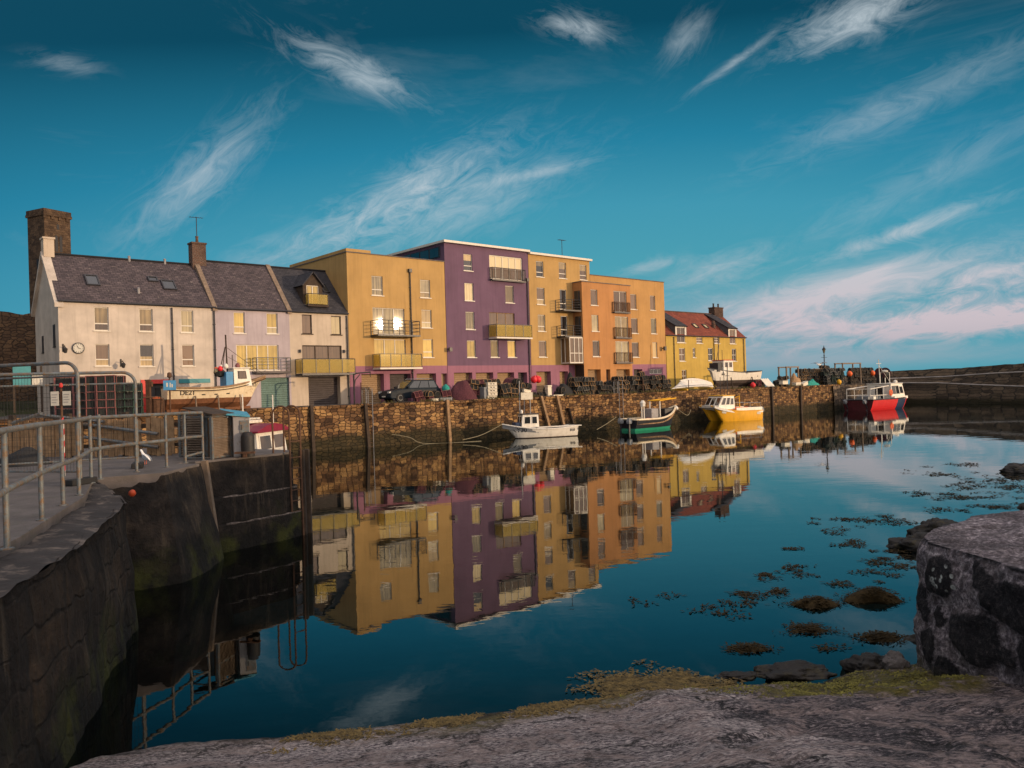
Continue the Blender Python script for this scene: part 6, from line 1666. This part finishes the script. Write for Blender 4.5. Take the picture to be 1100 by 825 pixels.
# --- black and green boat
st = Vector((9.5,65.6,0)); hd = R(40)
B2 = boat('fishing_boat', 'black open workboat with green boot line and cream gunwale, left of the yellow catamaran', st, hd)
h = Hull(6.3,2.3,.95,.92,1.85,.3,.9,2.3,.5,.24, wl=.20); h.build(B2, ['boat_green','boat_black','boat_black'], cut=.4, inner='wood', gunwale='boat_cream', gr=.085)
outboard(B2, -.28, -.45, .62, .05); outboard(B2, -.28, .5, .62, .05)
c = MB(); c.box(2.4,-.55,.6,3.3,.45,1.75); c.build('console', M['grey_box'], B2, bevel=.03)
mast(B2, [([(3.5,-.55,.6),(3.5,-.55,2.35)],.06),([(3.5,.55,.6),(3.5,.55,2.35)],.06)], 'boat_white', 'gallows')
mast(B2, [([(3.4,-.62,2.4),(6.0,-.3,2.55)],.05),([(3.4,.62,2.4),(6.0,.3,2.55)],.05),([(3.45,-.62,2.4),(3.45,.62,2.4)],.05)], 'yellow_plastic', 'canopy_rail')
c = MB(); c.tube([(1.2,-.5,.6),(1.2,-.5,2.0)],.05,6); c.tube([(1.5,-.5,.6),(1.5,-.5,2.0)],.05,6); c.lathe([(.05,1.9),(.2,2.0),(.24,2.3),(.1,2.5)],(1.35,-.5,0),8); c.build('pot_hauler', M['boat_white'], B2)
c = MB(); c.lathe([(.0,.6),(.2,.62),(.22,.95),(.18,1.0)],(1.9,-.6,0),10); c.build('bucket', M['buoy_red'], B2)
c = MB(); c.lathe([(.0,-.18),(.16,-.1),(.18,.05),(.05,.2)],(6.05,-.28,1.65),10); c.build('fender', M['boat_white'], B2, smooth=True)
c = MB(); c.box(4.2,-.5,.9,5.3,.5,1.7); c.build('cuddy', M['boat_black'], B2, bevel=.05)
# --- yellow catamaran
st = Vector((24.0,78.9,0)); hd = pose(st, (18.6,76.6,0))
B3 = boat('catamaran', 'yellow twin-hulled workboat with raked white wheelhouse, moored afloat below the beached boat', st, hd)
for sg in (1,-1):
    h = Hull(5.9,1.05,.92,.95,1.55,.35,.9,2.6,.75,.26, wl=-.02); hb = MB()
    h.sec = [[(x,y,z) for x,y,z in r_] for r_ in h.sec]
    sub = thing('hull_float', None, None); sub.parent = B3; sub.location = (0,sg*.92,0)
    h.build(sub, ['keel_dark','boat_yellow','boat_yellow'], cut=.02, inner='boat_yellow', gunwale='boat_yellow', gr=.04)
    if True:
        for t_ in (.80,.12):
            mt = h.side(t_,.62,1 if sg > 0 else -1,.01); pl = MB(); pl.M = mt; pl.box(-.22,-.12,0,.22,.12,.012); po = pl.build('name_plate', M['fishbox'], sub)
c = MB()
rings = []
for k in range(9):
    t = k/8; x = 5.9*t*.96; zz = (.95 if t < .4 else .95+.6*((t-.4)/.6)**2)
    wv = 1.4 if t < .6 else 1.4*(1-.12*((t-.6)/.4)**2)
    rings.append([(x,-wv,zz+.02),(x,wv,zz+.02),(x,wv,zz-.22),(x,-wv,zz-.22)])
c.loft(rings); c.build('bridge_deck', M['boat_white'], B3, bevel=.02)
cabin(B3, 3.2, 5.3, 1.15, 1.15, 2.45, 'boat_white', 'yellow_plastic', .75, .02, [('r',.10,.36,.32,.9),('r',.42,.66,.32,.9),('r',.72,.93,.32,.85),('l',.10,.36,.32,.9),('l',.42,.66,.32,.9),('l',.72,.93,.32,.85),('f',.03,.32,.3,.9),('f',.36,.64,.3,.9),('f',.68,.97,.3,.9)], frame='boat_white')
c = MB()
for sg in (-1,1): c.box(.1,sg*1.36-.04,.98,3.2,sg*1.36+.04,1.28)
c.build('bulwark', M['boat_white'], B3)
mast(B3, [([(3.4,.3,2.5),(3.3,.3,5.3)],.04),([(3.7,-.4,2.5),(3.65,-.4,4.3)],.03),([(3.55,0,2.5),(3.5,0,4.8)],.03),([(3.1,.3,4.4),(3.6,.3,4.4)],.03)], 'trim_dark')
mast(B3, [([(.2,-1.3,1.25),(.2,-1.3,1.7),(2.9,-1.3,1.75)],.025),([(1.5,-1.3,1.2),(1.5,-1.3,1.75)],.02),([(.2,1.3,1.25),(.2,1.3,1.7),(2.9,1.3,1.75)],.025),([(1.5,1.3,1.2),(1.5,1.3,1.75)],.02)], 'steel', 'handrail')
mast(B3, [([(.9,-1.0,1.0),(.9,-1.0,2.4)],.05),([(.9,-1.0,2.35),(1.3,-1.2,2.2)],.04)], 'yellow_plastic', 'pot_hauler')
outboard(B3,-.2,.9,.75,.1); outboard(B3,-.2,-.9,.75,.1)
c = MB(); c.box(1.8,-.5,.98,2.6,.5,1.3); c.lathe([(.0,.98),(.3,1.0),(.33,1.25),(.1,1.3)],(1.2,.3,0),10); c.build('deck_gear', M['orange'], B3)
# --- big red workboat
B4 = boat('workboat', 'broad red workboat with dark blue stripe and white wheelhouse at the far quay end', (40.0,91.8,0), R(33))
h = Hull(8.6,4.1,1.2,1.22,1.45,.4,.97,6.0,.5,.16, wl=-.05); h.build(B4, ['keel_dark','boat_red','boat_red','boat_navy','boat_red_shaded'], bands=[(.58,.80,3)], transom=4, cut=.2, gunwale='trim_dark', gr=.07)
cabin(B4, 4.3, 7.2, 1.6, 1.1, 2.95, 'boat_white', 'boat_white', .55, .0, [('r',.06,.34,.35,.88),('r',.38,.62,.35,.88),('r',.68,.92,.38,.82),('l',.06,.45,.35,.88),('l',.5,.85,.35,.88),('f',.04,.48,.35,.9),('f',.52,.96,.35,.9),('b',.35,.65,.08,.85)])
c = MB(); c.box(.05,-2.0,1.2,.5,-1.7,1.6); c.box(4.2,-2.02,1.22,6.9,-1.9,1.5); c.box(4.2,1.9,1.22,6.9,2.02,1.5); c.build('bulwark', M['boat_white'], B4)
mast(B4, [([(.2,-1.5,1.1),(.2,-1.5,2.45),(4.2,-1.3,2.75)],.06),([(.2,1.5,1.1),(.2,1.5,2.45),(4.2,1.3,2.75)],.06),([(1.5,-1.5,1.1),(1.5,-1.5,2.55)],.05),([(2.8,-1.5,1.1),(2.8,-1.5,2.65)],.05),([(.2,-1.5,1.7),(4.2,-1.5,1.7)],.04),([(.2,1.5,1.7),(4.2,1.5,1.7)],.04),([(.2,-1.5,2.45),(.2,1.5,2.45)],.05),([(.2,-1.5,1.7),(.2,1.5,1.7)],.04),([(.2,-.5,1.1),(.2,-.5,2.45)],.04),([(.2,.5,1.1),(.2,.5,2.45)],.04)], 'boat_white', 'stern_rail')
mast(B4, [([(4.6,.0,2.9),(4.4,0,5.9)],.05),([(3.9,0,5.4),(4.9,0,5.4)],.03),([(4.45,0,5.2),(6.8,0,3.0)],.02),([(5.6,-.6,2.9),(5.6,-.6,4.3),(5.6,.6,4.3),(5.6,.6,2.9)],.045),([(6.3,.4,2.9),(6.3,.4,3.7)],.06)], 'boat_white')
c = MB(); c.lathe([(.0,0),(.35,.05),(.38,.18),(.1,.26)],(5.6,0,4.35),14); c.build('radar_dome', M['boat_white'], B4, smooth=40)
c = MB(); c.lathe([(.0,-.2),(.22,-.12),(.24,.1),(.08,.24)],(6.6,-.7,3.15),10); c.build('search_lamp', M['boat_white'], B4)
outboard(B4,-.3,1.3,.85,-.55); outboard(B4,-.3,-1.2,.85,-.55)
c = MB(); c.box(1.0,-.7,.9,2.6,.8,1.6); c.lathe([(.0,.9),(.35,.95),(.35,1.6),(.1,1.7)],(3.2,-.5,0),10); c.build('deck_gear', M['deck_grey'], B4)
for x in (3.9,): c = MB(); c.lathe([(.30,-.06),(.38,0),(.30,.06),(.24,0),(.30,-.06)],(0,0,0),16); c.v=[Vector((x+v.x,-1.75+v.z,1.95+v.y)) for v in c.v]; c.build('lifebuoy', M['orange'], B4)
# --- white boat on the quay with DE21
p = spot(176.5,1.75,3.95)
B5 = boat('fishing_boat', 'white wooden boat with rust red bottom, propped ashore in front of the lilac house', p, RZQ)
h = Hull(6.5,2.2,.62,.52,1.25,.80,.72,2.0,.75,.32, wl=-.12, keel_rise=.86); h.build(B5, ['antifoul','boat_cream','boat_cream'], cut=.22, inner='wood', gunwale='wood', gr=.06)
k = MB(); k.box(.1,-.06,-.95,5.4,.06,-.72); k.build('keel', M['antifoul'], B5)
for sg in (1,-1): h.letter('DE21', .40, B5, 1.15, .24, sg); h.letter('DE21', .30, B5, 5.55, .66, sg)
for t_ in (.37,.48,.60):
    mt = h.side(t_,.30,-1,.006); s = MB(); s.M = mt; s.box(-.11,-.035,0,.11,.035,.01); s.build('scupper', M['ink'], B5)
rb = MB(); rb.tube([(x,-y*.995-.012,z-.16) for x,y,z in [r_[-1] for r_ in h.sec]], .03, 5); rb.tube([(x,y*.995+.012,z-.16) for x,y,z in [r_[-1] for r_ in h.sec]], .03, 5); rb.build('rubbing_strake', M['wood_dark'], B5)
cabin(B5, 4.15, 5.35, .68, .6, 1.75, 'boat_white', 'boat_white', .18, .0, [('r',.25,.75,.42,.86),('l',.25,.75,.42,.86),('f',.08,.46,.42,.88),('f',.54,.92,.42,.88)], frame='wood_dark', glass='pane_brown')
c = MB(); c.box(3.65,-.62,.55,4.12,.62,1.55); c.build('engine_cover', M['blue_paint'], B5, bevel=.03)
mast(B5, [([(3.95,0,1.5),(3.9,0,4.0)],.05),([(3.5,.3,1.4),(3.85,0,3.2)],.03),([(3.5,-.3,1.4),(3.85,0,3.2)],.03),([(3.9,0,3.2),(6.4,0,1.35)],.015),([(3.9,0,2.6),(6.3,0,1.3)],.012),([(4.4,.3,1.8),(4.4,.3,2.7)],.025)], 'wood_dark')
for k,(x,y,z,mt) in enumerate(((3.4,-.3,1.75,'buoy_red'),(3.6,.2,1.85,'boat_white'),(3.3,.15,1.7,'orange'),(3.75,-.35,1.9,'boat_white'),(3.2,-.1,1.6,'rope'),(4.6,-.1,1.95,'creel_pink'))):
    b = MB(); b.lathe([(.0,-.16),(.14,-.1),(.17,.02),(.1,.16),(.02,.2)],(x,y,z),10); b.build('float', M[mt], B5, smooth=True)
nb_ = MB(); nb_.lathe([(.0,1.2),(.32,1.3),(.40,1.55),(.2,1.75)],(3.45,0,0),10); nb_.build('net_bundle', M['creel_net'], B5)
for x, s_ in ((1.6,-1),(3.0,-1),(4.4,-1),(1.6,1),(4.4,1)):
    t = MB(); t.tube([(x,s_*1.15,-.95),(x,s_*.98,.05)], .05, 6); t.build('prop', M['wood_grey'], B5)
for x in (.9,4.6): t = MB(); t.box(x-.12,-.7,-1.1,x+.12,.7,-.955); t.build('keel_block', M['wood_dark'], B5)
# --- white boat ashore on the right
p = spot(811.5,3.4,4.15); a_ = spot(761,2.6,4.15)
B6 = boat('fishing_boat', 'white boat with small wheelhouse ashore on the quay before the mustard house', p, pose(p, a_))
Lb = (a_-p).length
h = Hull(Lb,2.3,.75,.62,1.15,.9,.8,2.1,.6,.34, wl=-.2, keel_rise=.86); h.build(B6, ['keel_dark','boat_white','boat_white'], cut=.2, gunwale='trim_dark', gr=.05)
k = MB(); k.box(.2,-.07,-1.1,Lb*.85,.07,-.85); k.build('keel', M['keel_dark'], B6)
cabin(B6, Lb*.60, Lb*.80, .75, .55, 1.95, 'boat_white', 'boat_red', .1, .0, [('l',.1,.45,.45,.88),('l',.55,.9,.45,.88),('r',.1,.45,.45,.88),('r',.55,.9,.45,.88),('f',.06,.47,.45,.88),('f',.53,.94,.45,.88)], frame='boat_white', glass='pane_brown')
cw_ = MB(); cw_.box(Lb*.80+.02,-.55,.75,Lb*.88,.55,1.7); cw_.build('windbreak', M['trim_dark'], B6, bevel=.02)
mast(B6, [([(Lb*.78,0,2.0),(Lb*.77,0,4.6)],.05),([(Lb*.70,0,2.0),(Lb*.70,0,3.1)],.03),([(Lb*.82,.0,1.9),(Lb*.76,0,3.6)],.03)], 'trim_dark')
for s_ in (1,-1):
    for x in (.25,.7): t = MB(); t.tube([(Lb*x,s_*1.2,-1.1),(Lb*x,s_*1.0,.1)], .06, 6); t.build('prop', M['wood_dark'], B6)
for x in (.2,.7): t = MB(); t.box(Lb*x-.15,-.7,-1.14,Lb*x+.15,.7,-1.105); t.build('keel_block', M['wood_dark'], B6)
for sg in (1,-1): mt = h.side(.80,.5,sg); s = MB(); s.M = mt; s.box(-.2,-.08,0,-.03,.08,.01); s.box(.03,-.08,0,.2,.08,.01); s.build('registration', M['ink'], B6); mt = h.side(.12,.35,sg); s = MB(); s.M = mt; s.box(-.06,-.06,0,.06,.06,.012); s.build('port', M['ink'], B6)
# --- upturned dinghy
p = spot(764,1.0,3.72); a_ = spot(722,1.0,3.72); Lb = (a_-p).length
B7 = boat('dinghy', 'white dinghy lying upturned on the quay edge left of the beached white boat', p, pose(p, a_))
h = Hull(Lb,1.7,.40,.36,.44,.14,.35,1.9,.5,.50, wl=.0)
for r_ in h.sec: tt = r_[0][0]/Lb; r_[:] = [(x,y,(-z if z > -.02 else -z*(.4+2.6*math.sin(PI*min(1,max(0,tt))))) + .10*math.sin(PI*min(1,max(0,tt)))) for x,y,z in r_]
m = MB(); nr = len(h.sec[0])
for sg in (1,-1):
    for i in range(h.n):
        for j in range(nr-1):
            q = [h.sec[i][j],h.sec[i+1][j],h.sec[i+1][j+1],h.sec[i][j+1]]; q = [(x,y*sg,z) for x,y,z in q]; m.m = 1 if j in (6,) else 0; m.add(q if sg > 0 else q[::-1], [(0,1,2,3)])
r0 = h.sec[0]
for j in range(nr-1): m.m = 0; m.add([(r0[j][0],-r0[j][1],r0[j][2]),(r0[j][0],r0[j][1],r0[j][2]),(r0[j+1][0],r0[j+1][1],r0[j+1][2]),(r0[j+1][0],-r0[j+1][1],r0[j+1][2])],[(0,1,2,3)])
m.build('hull', [M['boat_white'],M['deck_grey']], B7, smooth=30)
g = MB(); sh = [r_[-1] for r_ in h.sec]; g.tube(sh+[(x,-y,z) for x,y,z in sh[::-1]], .05, 6, closed=True); g.build('gunwale', M['boat_white'], B7)
k = MB(); k.tube([(Lb*q/10,0,.14*(.4+2.6*math.sin(PI*q/10))+.10*math.sin(PI*q/10)) for q in range(0,9)], .05, 6); k.build('keel', M['boat_white'], B7)
for x in (.8,Lb-1.4): t = MB(); t.box(x-.12,-.8,-.66,x+.12,.8,-.50); t.build('trestle', M['yellow_plastic'], B7)
# --- red cabin boat behind the pier
B8 = boat('cabin_boat', 'red boat with maroon cabin roof and white window frames, half hidden behind the pier end', (-15.6,30.1,0), pose((-15.6,30.1,0),(-8.3,28.7,0)))
h = Hull(7.5,2.8,1.35,1.35,1.6,.4,.9,2.6,.4,.26); h.build(B8, ['keel_dark','boat_red','boat_red'], cut=.25, inner='deck_grey', gunwale='boat_white', gr=.06)
bx_ = MB(); bx_.box(4.4,-1.14,1.2,7.06,1.14,1.78); bx_.build('cabin_base', M['boat_red'], B8, bevel=.03)
cabin(B8, 4.6, 7.0, 1.1, 1.7, 2.62, 'boat_white', 'boat_maroon', .12, .0, [('r',.04,.30,.30,.9),('r',.36,.62,.30,.9),('r',.68,.95,.30,.9),('l',.04,.47,.30,.9),('l',.53,.95,.30,.9),('f',.06,.47,.30,.9),('f',.53,.94,.30,.9)], over=.18, frame='boat_white', glass='pane_brown')
c = MB(); c.lathe([(.0,0),(.25,.02),(.25,.28),(.0,.32)],(5.0,-.3,2.95),10); c.box(5.2,-.6,2.95,6.3,.5,3.05); c.tube([(5.0,-.5,3.1),(6.2,-.5,3.1),(6.2,.5,3.1),(5.0,.5,3.1),(5.0,-.5,3.1)],.03,6)
for x in (5.0,5.6,6.2): c.tube([(x,-.5,2.8),(x,-.5,3.1)],.02,5)
c.build('roof_gear', M['boat_white'], B8)
rc = MB(); rc.loft([[(x,-1.2,2.69),(x,-.6,2.86),(x,0,2.93),(x,.6,2.86),(x,1.2,2.69)] for x in (4.5,7.05)]); rc.build('cabin_roof', M['boat_maroon'], B8)
mast(B8, [([(6.9,.2,2.8),(6.9,.2,3.95)],.022),([(5.7,.2,2.8),(5.7,.2,4.0)],.022)], 'boat_white')

# mooring ropes
def rope(pts_, label, r_=.025):
    t = MB(); t.tube(curve_pts(pts_, 8), r_, 5); tag(t.build('mooring_rope', M['rope']), label, 'rope', 'mooring ropes')
rope([at(421,466.5,57.2),at(440,470,57.4),at(458,476.5,57.6),(-2.4,58.6,.02)], 'slack mooring rope dipping from the quay wall towards the white boat')
rope([at(539,455.8,60.2),at(530,461,59.8),at(515,468,59.0),at(497,472.5,58.0)], 'mooring rope running from the white boat bow down to the water')
rope([at(662,448,65.4),at(652,455,64.6),at(641,461.5,63.4)], 'taut mooring rope from the black boat stern to the water')
rope([at(726,438,70.2),at(738,446,72.5),at(742,440,75.5)], 'mooring rope from the black boat bow to the quay')

# --- parked car
T = thing('parked_car', 'dark navy sport utility car parked on the quay in front of the yellow flats', 'car', spot(467.5,2.6,3.005), RZQ+PI)
L_, W_ = 4.6, 1.9
def sect(x, y, z): return (x, y, z)
b = MB()
prof = [(0.05,.35),(0,.55),(.02,.85),(.10,1.02),(3.1,1.06),(3.6,1.02),(4.45,.90),(4.58,.75),(4.60,.45),(4.5,.32)]
arch = []
rings = []
for f, yy in ((0,-1),(.0,-.93),(.0,.93),(.0,1)):
    sc_ = .97 if abs(yy) == 1 else 1.0
    rings.append([(2.3+(x-2.3)*sc_, yy*W_/2, .7+(z-.7)*(.93 if abs(yy) == 1 else 1)) for x, z in prof])
b.loft(rings); b.build('body', M['car_paint'], T, bevel=.03)
gh = MB(); yb, yt = .86, .70
bot = [(.12,1.0),(3.35,1.02)]; top = [(.45,1.72),(2.45,1.74)]
gh.add([(.12,-yb,1.0),(3.35,-yb,1.02),(3.35,yb,1.02),(.12,yb,1.0),(.50,-yt,1.70),(2.45,-yt,1.72),(2.45,yt,1.72),(.50,yt,1.70)],[(3,2,1,0),(4,5,6,7),(0,1,5,4),(1,2,6,5),(2,3,7,6),(3,0,4,7)])
gh.build('cabin', M['car_paint'], T, bevel=.04)
G8 = [Vector(p) for p in gh.v]
def pane_on(idx, a0, a1, b0, b1, nm):
    A,B_,C_,D_ = [G8[i] for i in idx]; n_ = (B_-A).cross(D_-A).normalized()
    q = lambda a,b_: (A.lerp(B_,a)).lerp(D_.lerp(C_,a),b_)
    g = MB(); pp_ = [q(a0,b0),q(a1,b0),q(a1,b1),q(a0,b1)]; g.add([p+n_*.012 for p in pp_]+[p-n_*.01 for p in pp_],[(0,1,2,3),(4,5,1,0),(5,6,2,1),(6,7,3,2),(7,4,0,3)]); g.build(nm, M['cab_glass'], T)
for idx in ((0,1,5,4),(2,3,7,6)):
    fl2 = idx[0] == 2
    for a0,a1 in ((.06,.28),(.31,.60),(.63,.90)):
        aa = (1-a1,1-a0) if fl2 else (a0,a1); pane_on(idx, aa[0], aa[1], .14, .86, 'side_window')
pane_on((1,2,6,5),.06,.94,.10,.92,'windscreen'); pane_on((3,0,4,7),.08,.92,.2,.9,'rear_window')
for x in (.85,3.72):
    for s_ in (-1,1):
        w = MB(); w.lathe([(.24,-.12),(.36,-.11),(.385,-.05),(.385,.05),(.36,.11),(.24,.12)], n=20); w.v = [Vector((x+v.x,s_*.86+v.z,.385+v.y)) for v in w.v]; wo_ = w.build('wheel', M['rubber'], T, smooth=40)
        r_ = MB(); r_.lathe([(.0,-.08),(.22,-.10),(.245,-.06),(.245,.06),(.22,.10),(.0,.08)], n=10); r_.v = [Vector((x+v.x,s_*.87+v.z*1.15,.385+v.y)) for v in r_.v]; r_.build('rim', M['galv'], wo_)
for s_ in (-1,1):
    hl = MB(); hl.box(4.40,s_*.72-.17,.74,4.60,s_*.72+.17,.88); hl.build('headlight', M['headlight'], T, bevel=.02)
    tl = MB(); tl.box(-.02,s_*.78-.10,.75,.06,s_*.78+.10,1.0); tl.build('tail_light', M['red_paint'], T)
    mr = MB(); mr.box(2.95,s_*1.0-.11,1.08,3.1,s_*1.0+.11,1.24); mr.build('wing_mirror', M['car_paint'], T, bevel=.03)
gr_ = MB(); gr_.box(4.57,-.48,.60,4.625,.48,.84); gr_.build('grille', M['trim_dark'], T)
npl = MB(); npl.box(4.60,-.26,.45,4.635,.26,.56); npl.build('number_plate', M['paper'], T)
rr_ = MB()
for s_ in (-1,1): rr_.tube([(.6,s_*.66,1.74),(.7,s_*.66,1.80),(2.2,s_*.66,1.81),(2.3,s_*.66,1.75)],.02,6)
rr_.build('roof_rail', M['steel'], T)

# ------------------------------------------------------------------ sky, sun, camera
SUN = Vector((.957,-.290,.085)).normalized()
el = math.asin(SUN.z); rot = math.atan2(SUN.x, SUN.y)
ld = bpy.data.lights.new('sun','SUN'); ld.energy = 2.55; ld.angle = R(.5); ld.color = (1,.70,.42)
lo = bpy.data.objects.new('sun', ld); COL.objects.link(lo); lo.rotation_euler = SUN.to_track_quat('Z','Y').to_euler()
W = bpy.data.worlds.new('World'); SC.world = W; W.use_nodes = True
N = NT(W.node_tree); bg = W.node_tree.nodes['Background']
sky = N.n('ShaderNodeTexSky', sky_type='NISHITA'); sky.sun_disc = False; sky.sun_elevation = el; sky.sun_rotation = rot
sky.altitude = 0; sky.air_density = 1.0; sky.dust_density = .6; sky.ozone_density = 3.0
dirv = N.n('ShaderNodeTexCoord').outputs['Generated']
sp = N.n('ShaderNodeSeparateXYZ'); N.l(dirv, sp.inputs[0])
elv = N.math('ARCSINE', sp.outputs[2]); azv = N.math('ARCTAN2', sp.outputs[0], sp.outputs[1])
K = 1/.127
# the sky deepens upwards and away from the brightest part of the horizon
da_ = N.math('MINIMUM', N.math('ABSOLUTE', N.math('SUBTRACT', azv, R(5))), R(45)); da_ = N.math('MULTIPLY', da_, .33)
deep = N.math('SQRT', N.math('MULTIPLY_ADD', da_, da_, N.math('MULTIPLY', elv, elv)))
grad = N.ramp(N.math('MULTIPLY', deep, 2/PI, clamp=True), [(p, tuple(q*K*w_ for q, w_ in zip(c, (.82,1,.96) if p < .5 else (1,.96,.97)))) for p, c in [(0,(.25,.34,.43)),(.03,(.23,.37,.48)),(.09,(.09,.36,.48)),(.14,(.065,.32,.47)),(.19,(.02,.22,.37)),(.27,(.001,.062,.115)),(.36,(.006,.06,.10)),(.55,(.92,.88,.88)),(1,(1.25,1.19,1.19))]])
# the sunset side of the sky, behind the eye, is warm and bright
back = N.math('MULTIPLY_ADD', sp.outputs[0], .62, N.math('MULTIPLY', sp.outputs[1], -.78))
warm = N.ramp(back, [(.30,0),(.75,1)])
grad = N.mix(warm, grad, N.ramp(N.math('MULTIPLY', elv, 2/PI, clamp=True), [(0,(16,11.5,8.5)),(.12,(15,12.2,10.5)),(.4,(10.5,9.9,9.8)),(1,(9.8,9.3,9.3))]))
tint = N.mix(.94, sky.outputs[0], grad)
def skypos(px, py):
    a_, d_ = ray(px, py); az = math.atan(a_); return az, math.atan(-d_*math.cos(az))
CLOUDS = [ # px, py, half length, half width, slope, strength, seed
 (375,73,82,17,-20,.72,1),(215,190,95,26,44,.55,2),(440,205,115,27,27,.65,3),(565,188,80,8,9,.5,4),(500,222,130,34,22,.45,19),(618,28,42,13,-14,.75,5),(738,40,30,17,38,.40,6),
 (920,18,75,22,12,.85,7),(790,66,52,5,27,.45,8),(980,108,150,22,15,.32,9),(975,247,85,10,15,.75,10),(880,318,190,24,10,.60,11),(1010,350,150,17,2,1.1,12),(850,345,120,12,6,.5,30),(820,375,90,9,2,.45,31),(965,346,190,14,2,.48,41),(900,312,190,24,8,.40,42),(880,386,230,11,0,.40,43),(1080,330,80,20,12,.6,32),(1060,297,65,11,13,.6,13),
 (770,290,70,18,14,.5,14),(70,68,32,9,0,.35,15),(1000,190,160,22,22,.22,16),(330,262,110,26,20,.32,17),(925,300,70,8,20,.5,18),(700,285,40,8,10,.5,20),(1040,320,90,10,14,.5,21)]
tot = None
vm = N.n('ShaderNodeCombineXYZ'); N.l(azv, vm.inputs[0]); N.l(elv, vm.inputs[1])
GRAIN = {}
for deg in (-18, 8, 24, 42):     # four wisp grains, each combed along its own direction
    mp = N.mapping(vm.outputs[0], (1,1,1), (0,0,-R(deg)), (deg*.37,deg*.11,0))
    GRAIN[deg] = N.noise(N.mapping(mp, (15,44,1)), 1.0, 8, .70, 1.5)
for (px,py,hl_,hw_,ang,stg,seed) in CLOUDS:
    az0, el0 = skypos(px,py)
    mp = N.n('ShaderNodeMapping', vector_type='TEXTURE'); N.l(vm.outputs[0], mp.inputs['Vector'])
    mp.inputs['Location'].default_value = (az0, el0, 0); mp.inputs['Rotation'].default_value = (0,0,R(ang)); mp.inputs['Scale'].default_value = (hl_/850, hw_/850, 1)
    dp = N.n('ShaderNodeVectorMath', operation='DOT_PRODUCT'); N.l(mp.outputs[0], dp.inputs[0]); N.l(mp.outputs[0], dp.inputs[1])
    g_ = N.math('POWER', .3679, dp.outputs['Value'])
    nz = GRAIN[min(GRAIN, key=lambda q: abs(q-ang))]
    k_, o_ = (1.2, -.25) if seed > 40 else (2.1, -1.12)     # banks near the horizon are softer than the wisps
    f = N.math('MULTIPLY_ADD', nz, k_, N.math('MULTIPLY_ADD', g_, .70, o_), clamp=True)
    tot = N.math('MULTIPLY', N.math('MULTIPLY', f, stg), g_) if tot is None else N.math('MULTIPLY_ADD', N.math('MULTIPLY', f, stg), g_, tot)
# thin veil of cirrus all over
veil = N.noise(N.mapping(vm.outputs[0], (1.2,4.2,1), (0,0,-.5)), 2.2, 6, .65, .6)
tot = N.math('ADD', tot, N.math('MULTIPLY', N.ramp(veil, [(.56,0),(.85,.11)]), 1.0))
tot = N.math('MINIMUM', N.math('MULTIPLY', tot, 1.15), 1.0)
elr = N.math('MULTIPLY', elv, 1/R(35), clamp=True)
cloudc = N.ramp(elr, [(0,(3.2,3.0,3.4)),(.10,(5.0,4.2,4.5)),(.3,(4.5,4.9,5.2)),(1,(4.8,5.6,6.0))])
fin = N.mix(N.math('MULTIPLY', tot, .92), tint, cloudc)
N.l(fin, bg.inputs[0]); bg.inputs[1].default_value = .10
cd = bpy.data.cameras.new('camera'); cam = bpy.data.objects.new('camera', cd); COL.objects.link(cam); SC.camera = cam
cd.sensor_width = 36; cd.lens = 36*850/1100; cd.clip_start = .1; cd.clip_end = 8000
pitch = (415-412.5)/850
fwd = Vector((0,1,0)); right0 = Vector((1,0,0)); up0 = Vector((0,0,1))
fwd = (fwd + up0*pitch).normalized(); up0 = right0.cross(fwd)
c_, s_ = math.cos(.03), math.sin(.03)
right = right0*c_ - up0*s_*1; up = up0*c_ + right0*s_
mt = Matrix(((right.x,up.x,-fwd.x,0),(right.y,up.y,-fwd.y,0),(right.z,up.z,-fwd.z,EYE),(0,0,0,1)))
cam.matrix_world = mt
W.cycles.sampling_method = 'MANUAL'; W.cycles.sample_map_resolution = 256
SC.render.engine = 'CYCLES'
SC.cycles.use_denoising = True
SC.cycles.max_bounces = 6; SC.cycles.transparent_max_bounces = 12
SC.cycles.sample_clamp_indirect = 6
SC.view_settings.view_transform = 'Standard'; SC.view_settings.look = 'None'
SC.view_settings.exposure = 0.35; SC.view_settings.gamma = 1
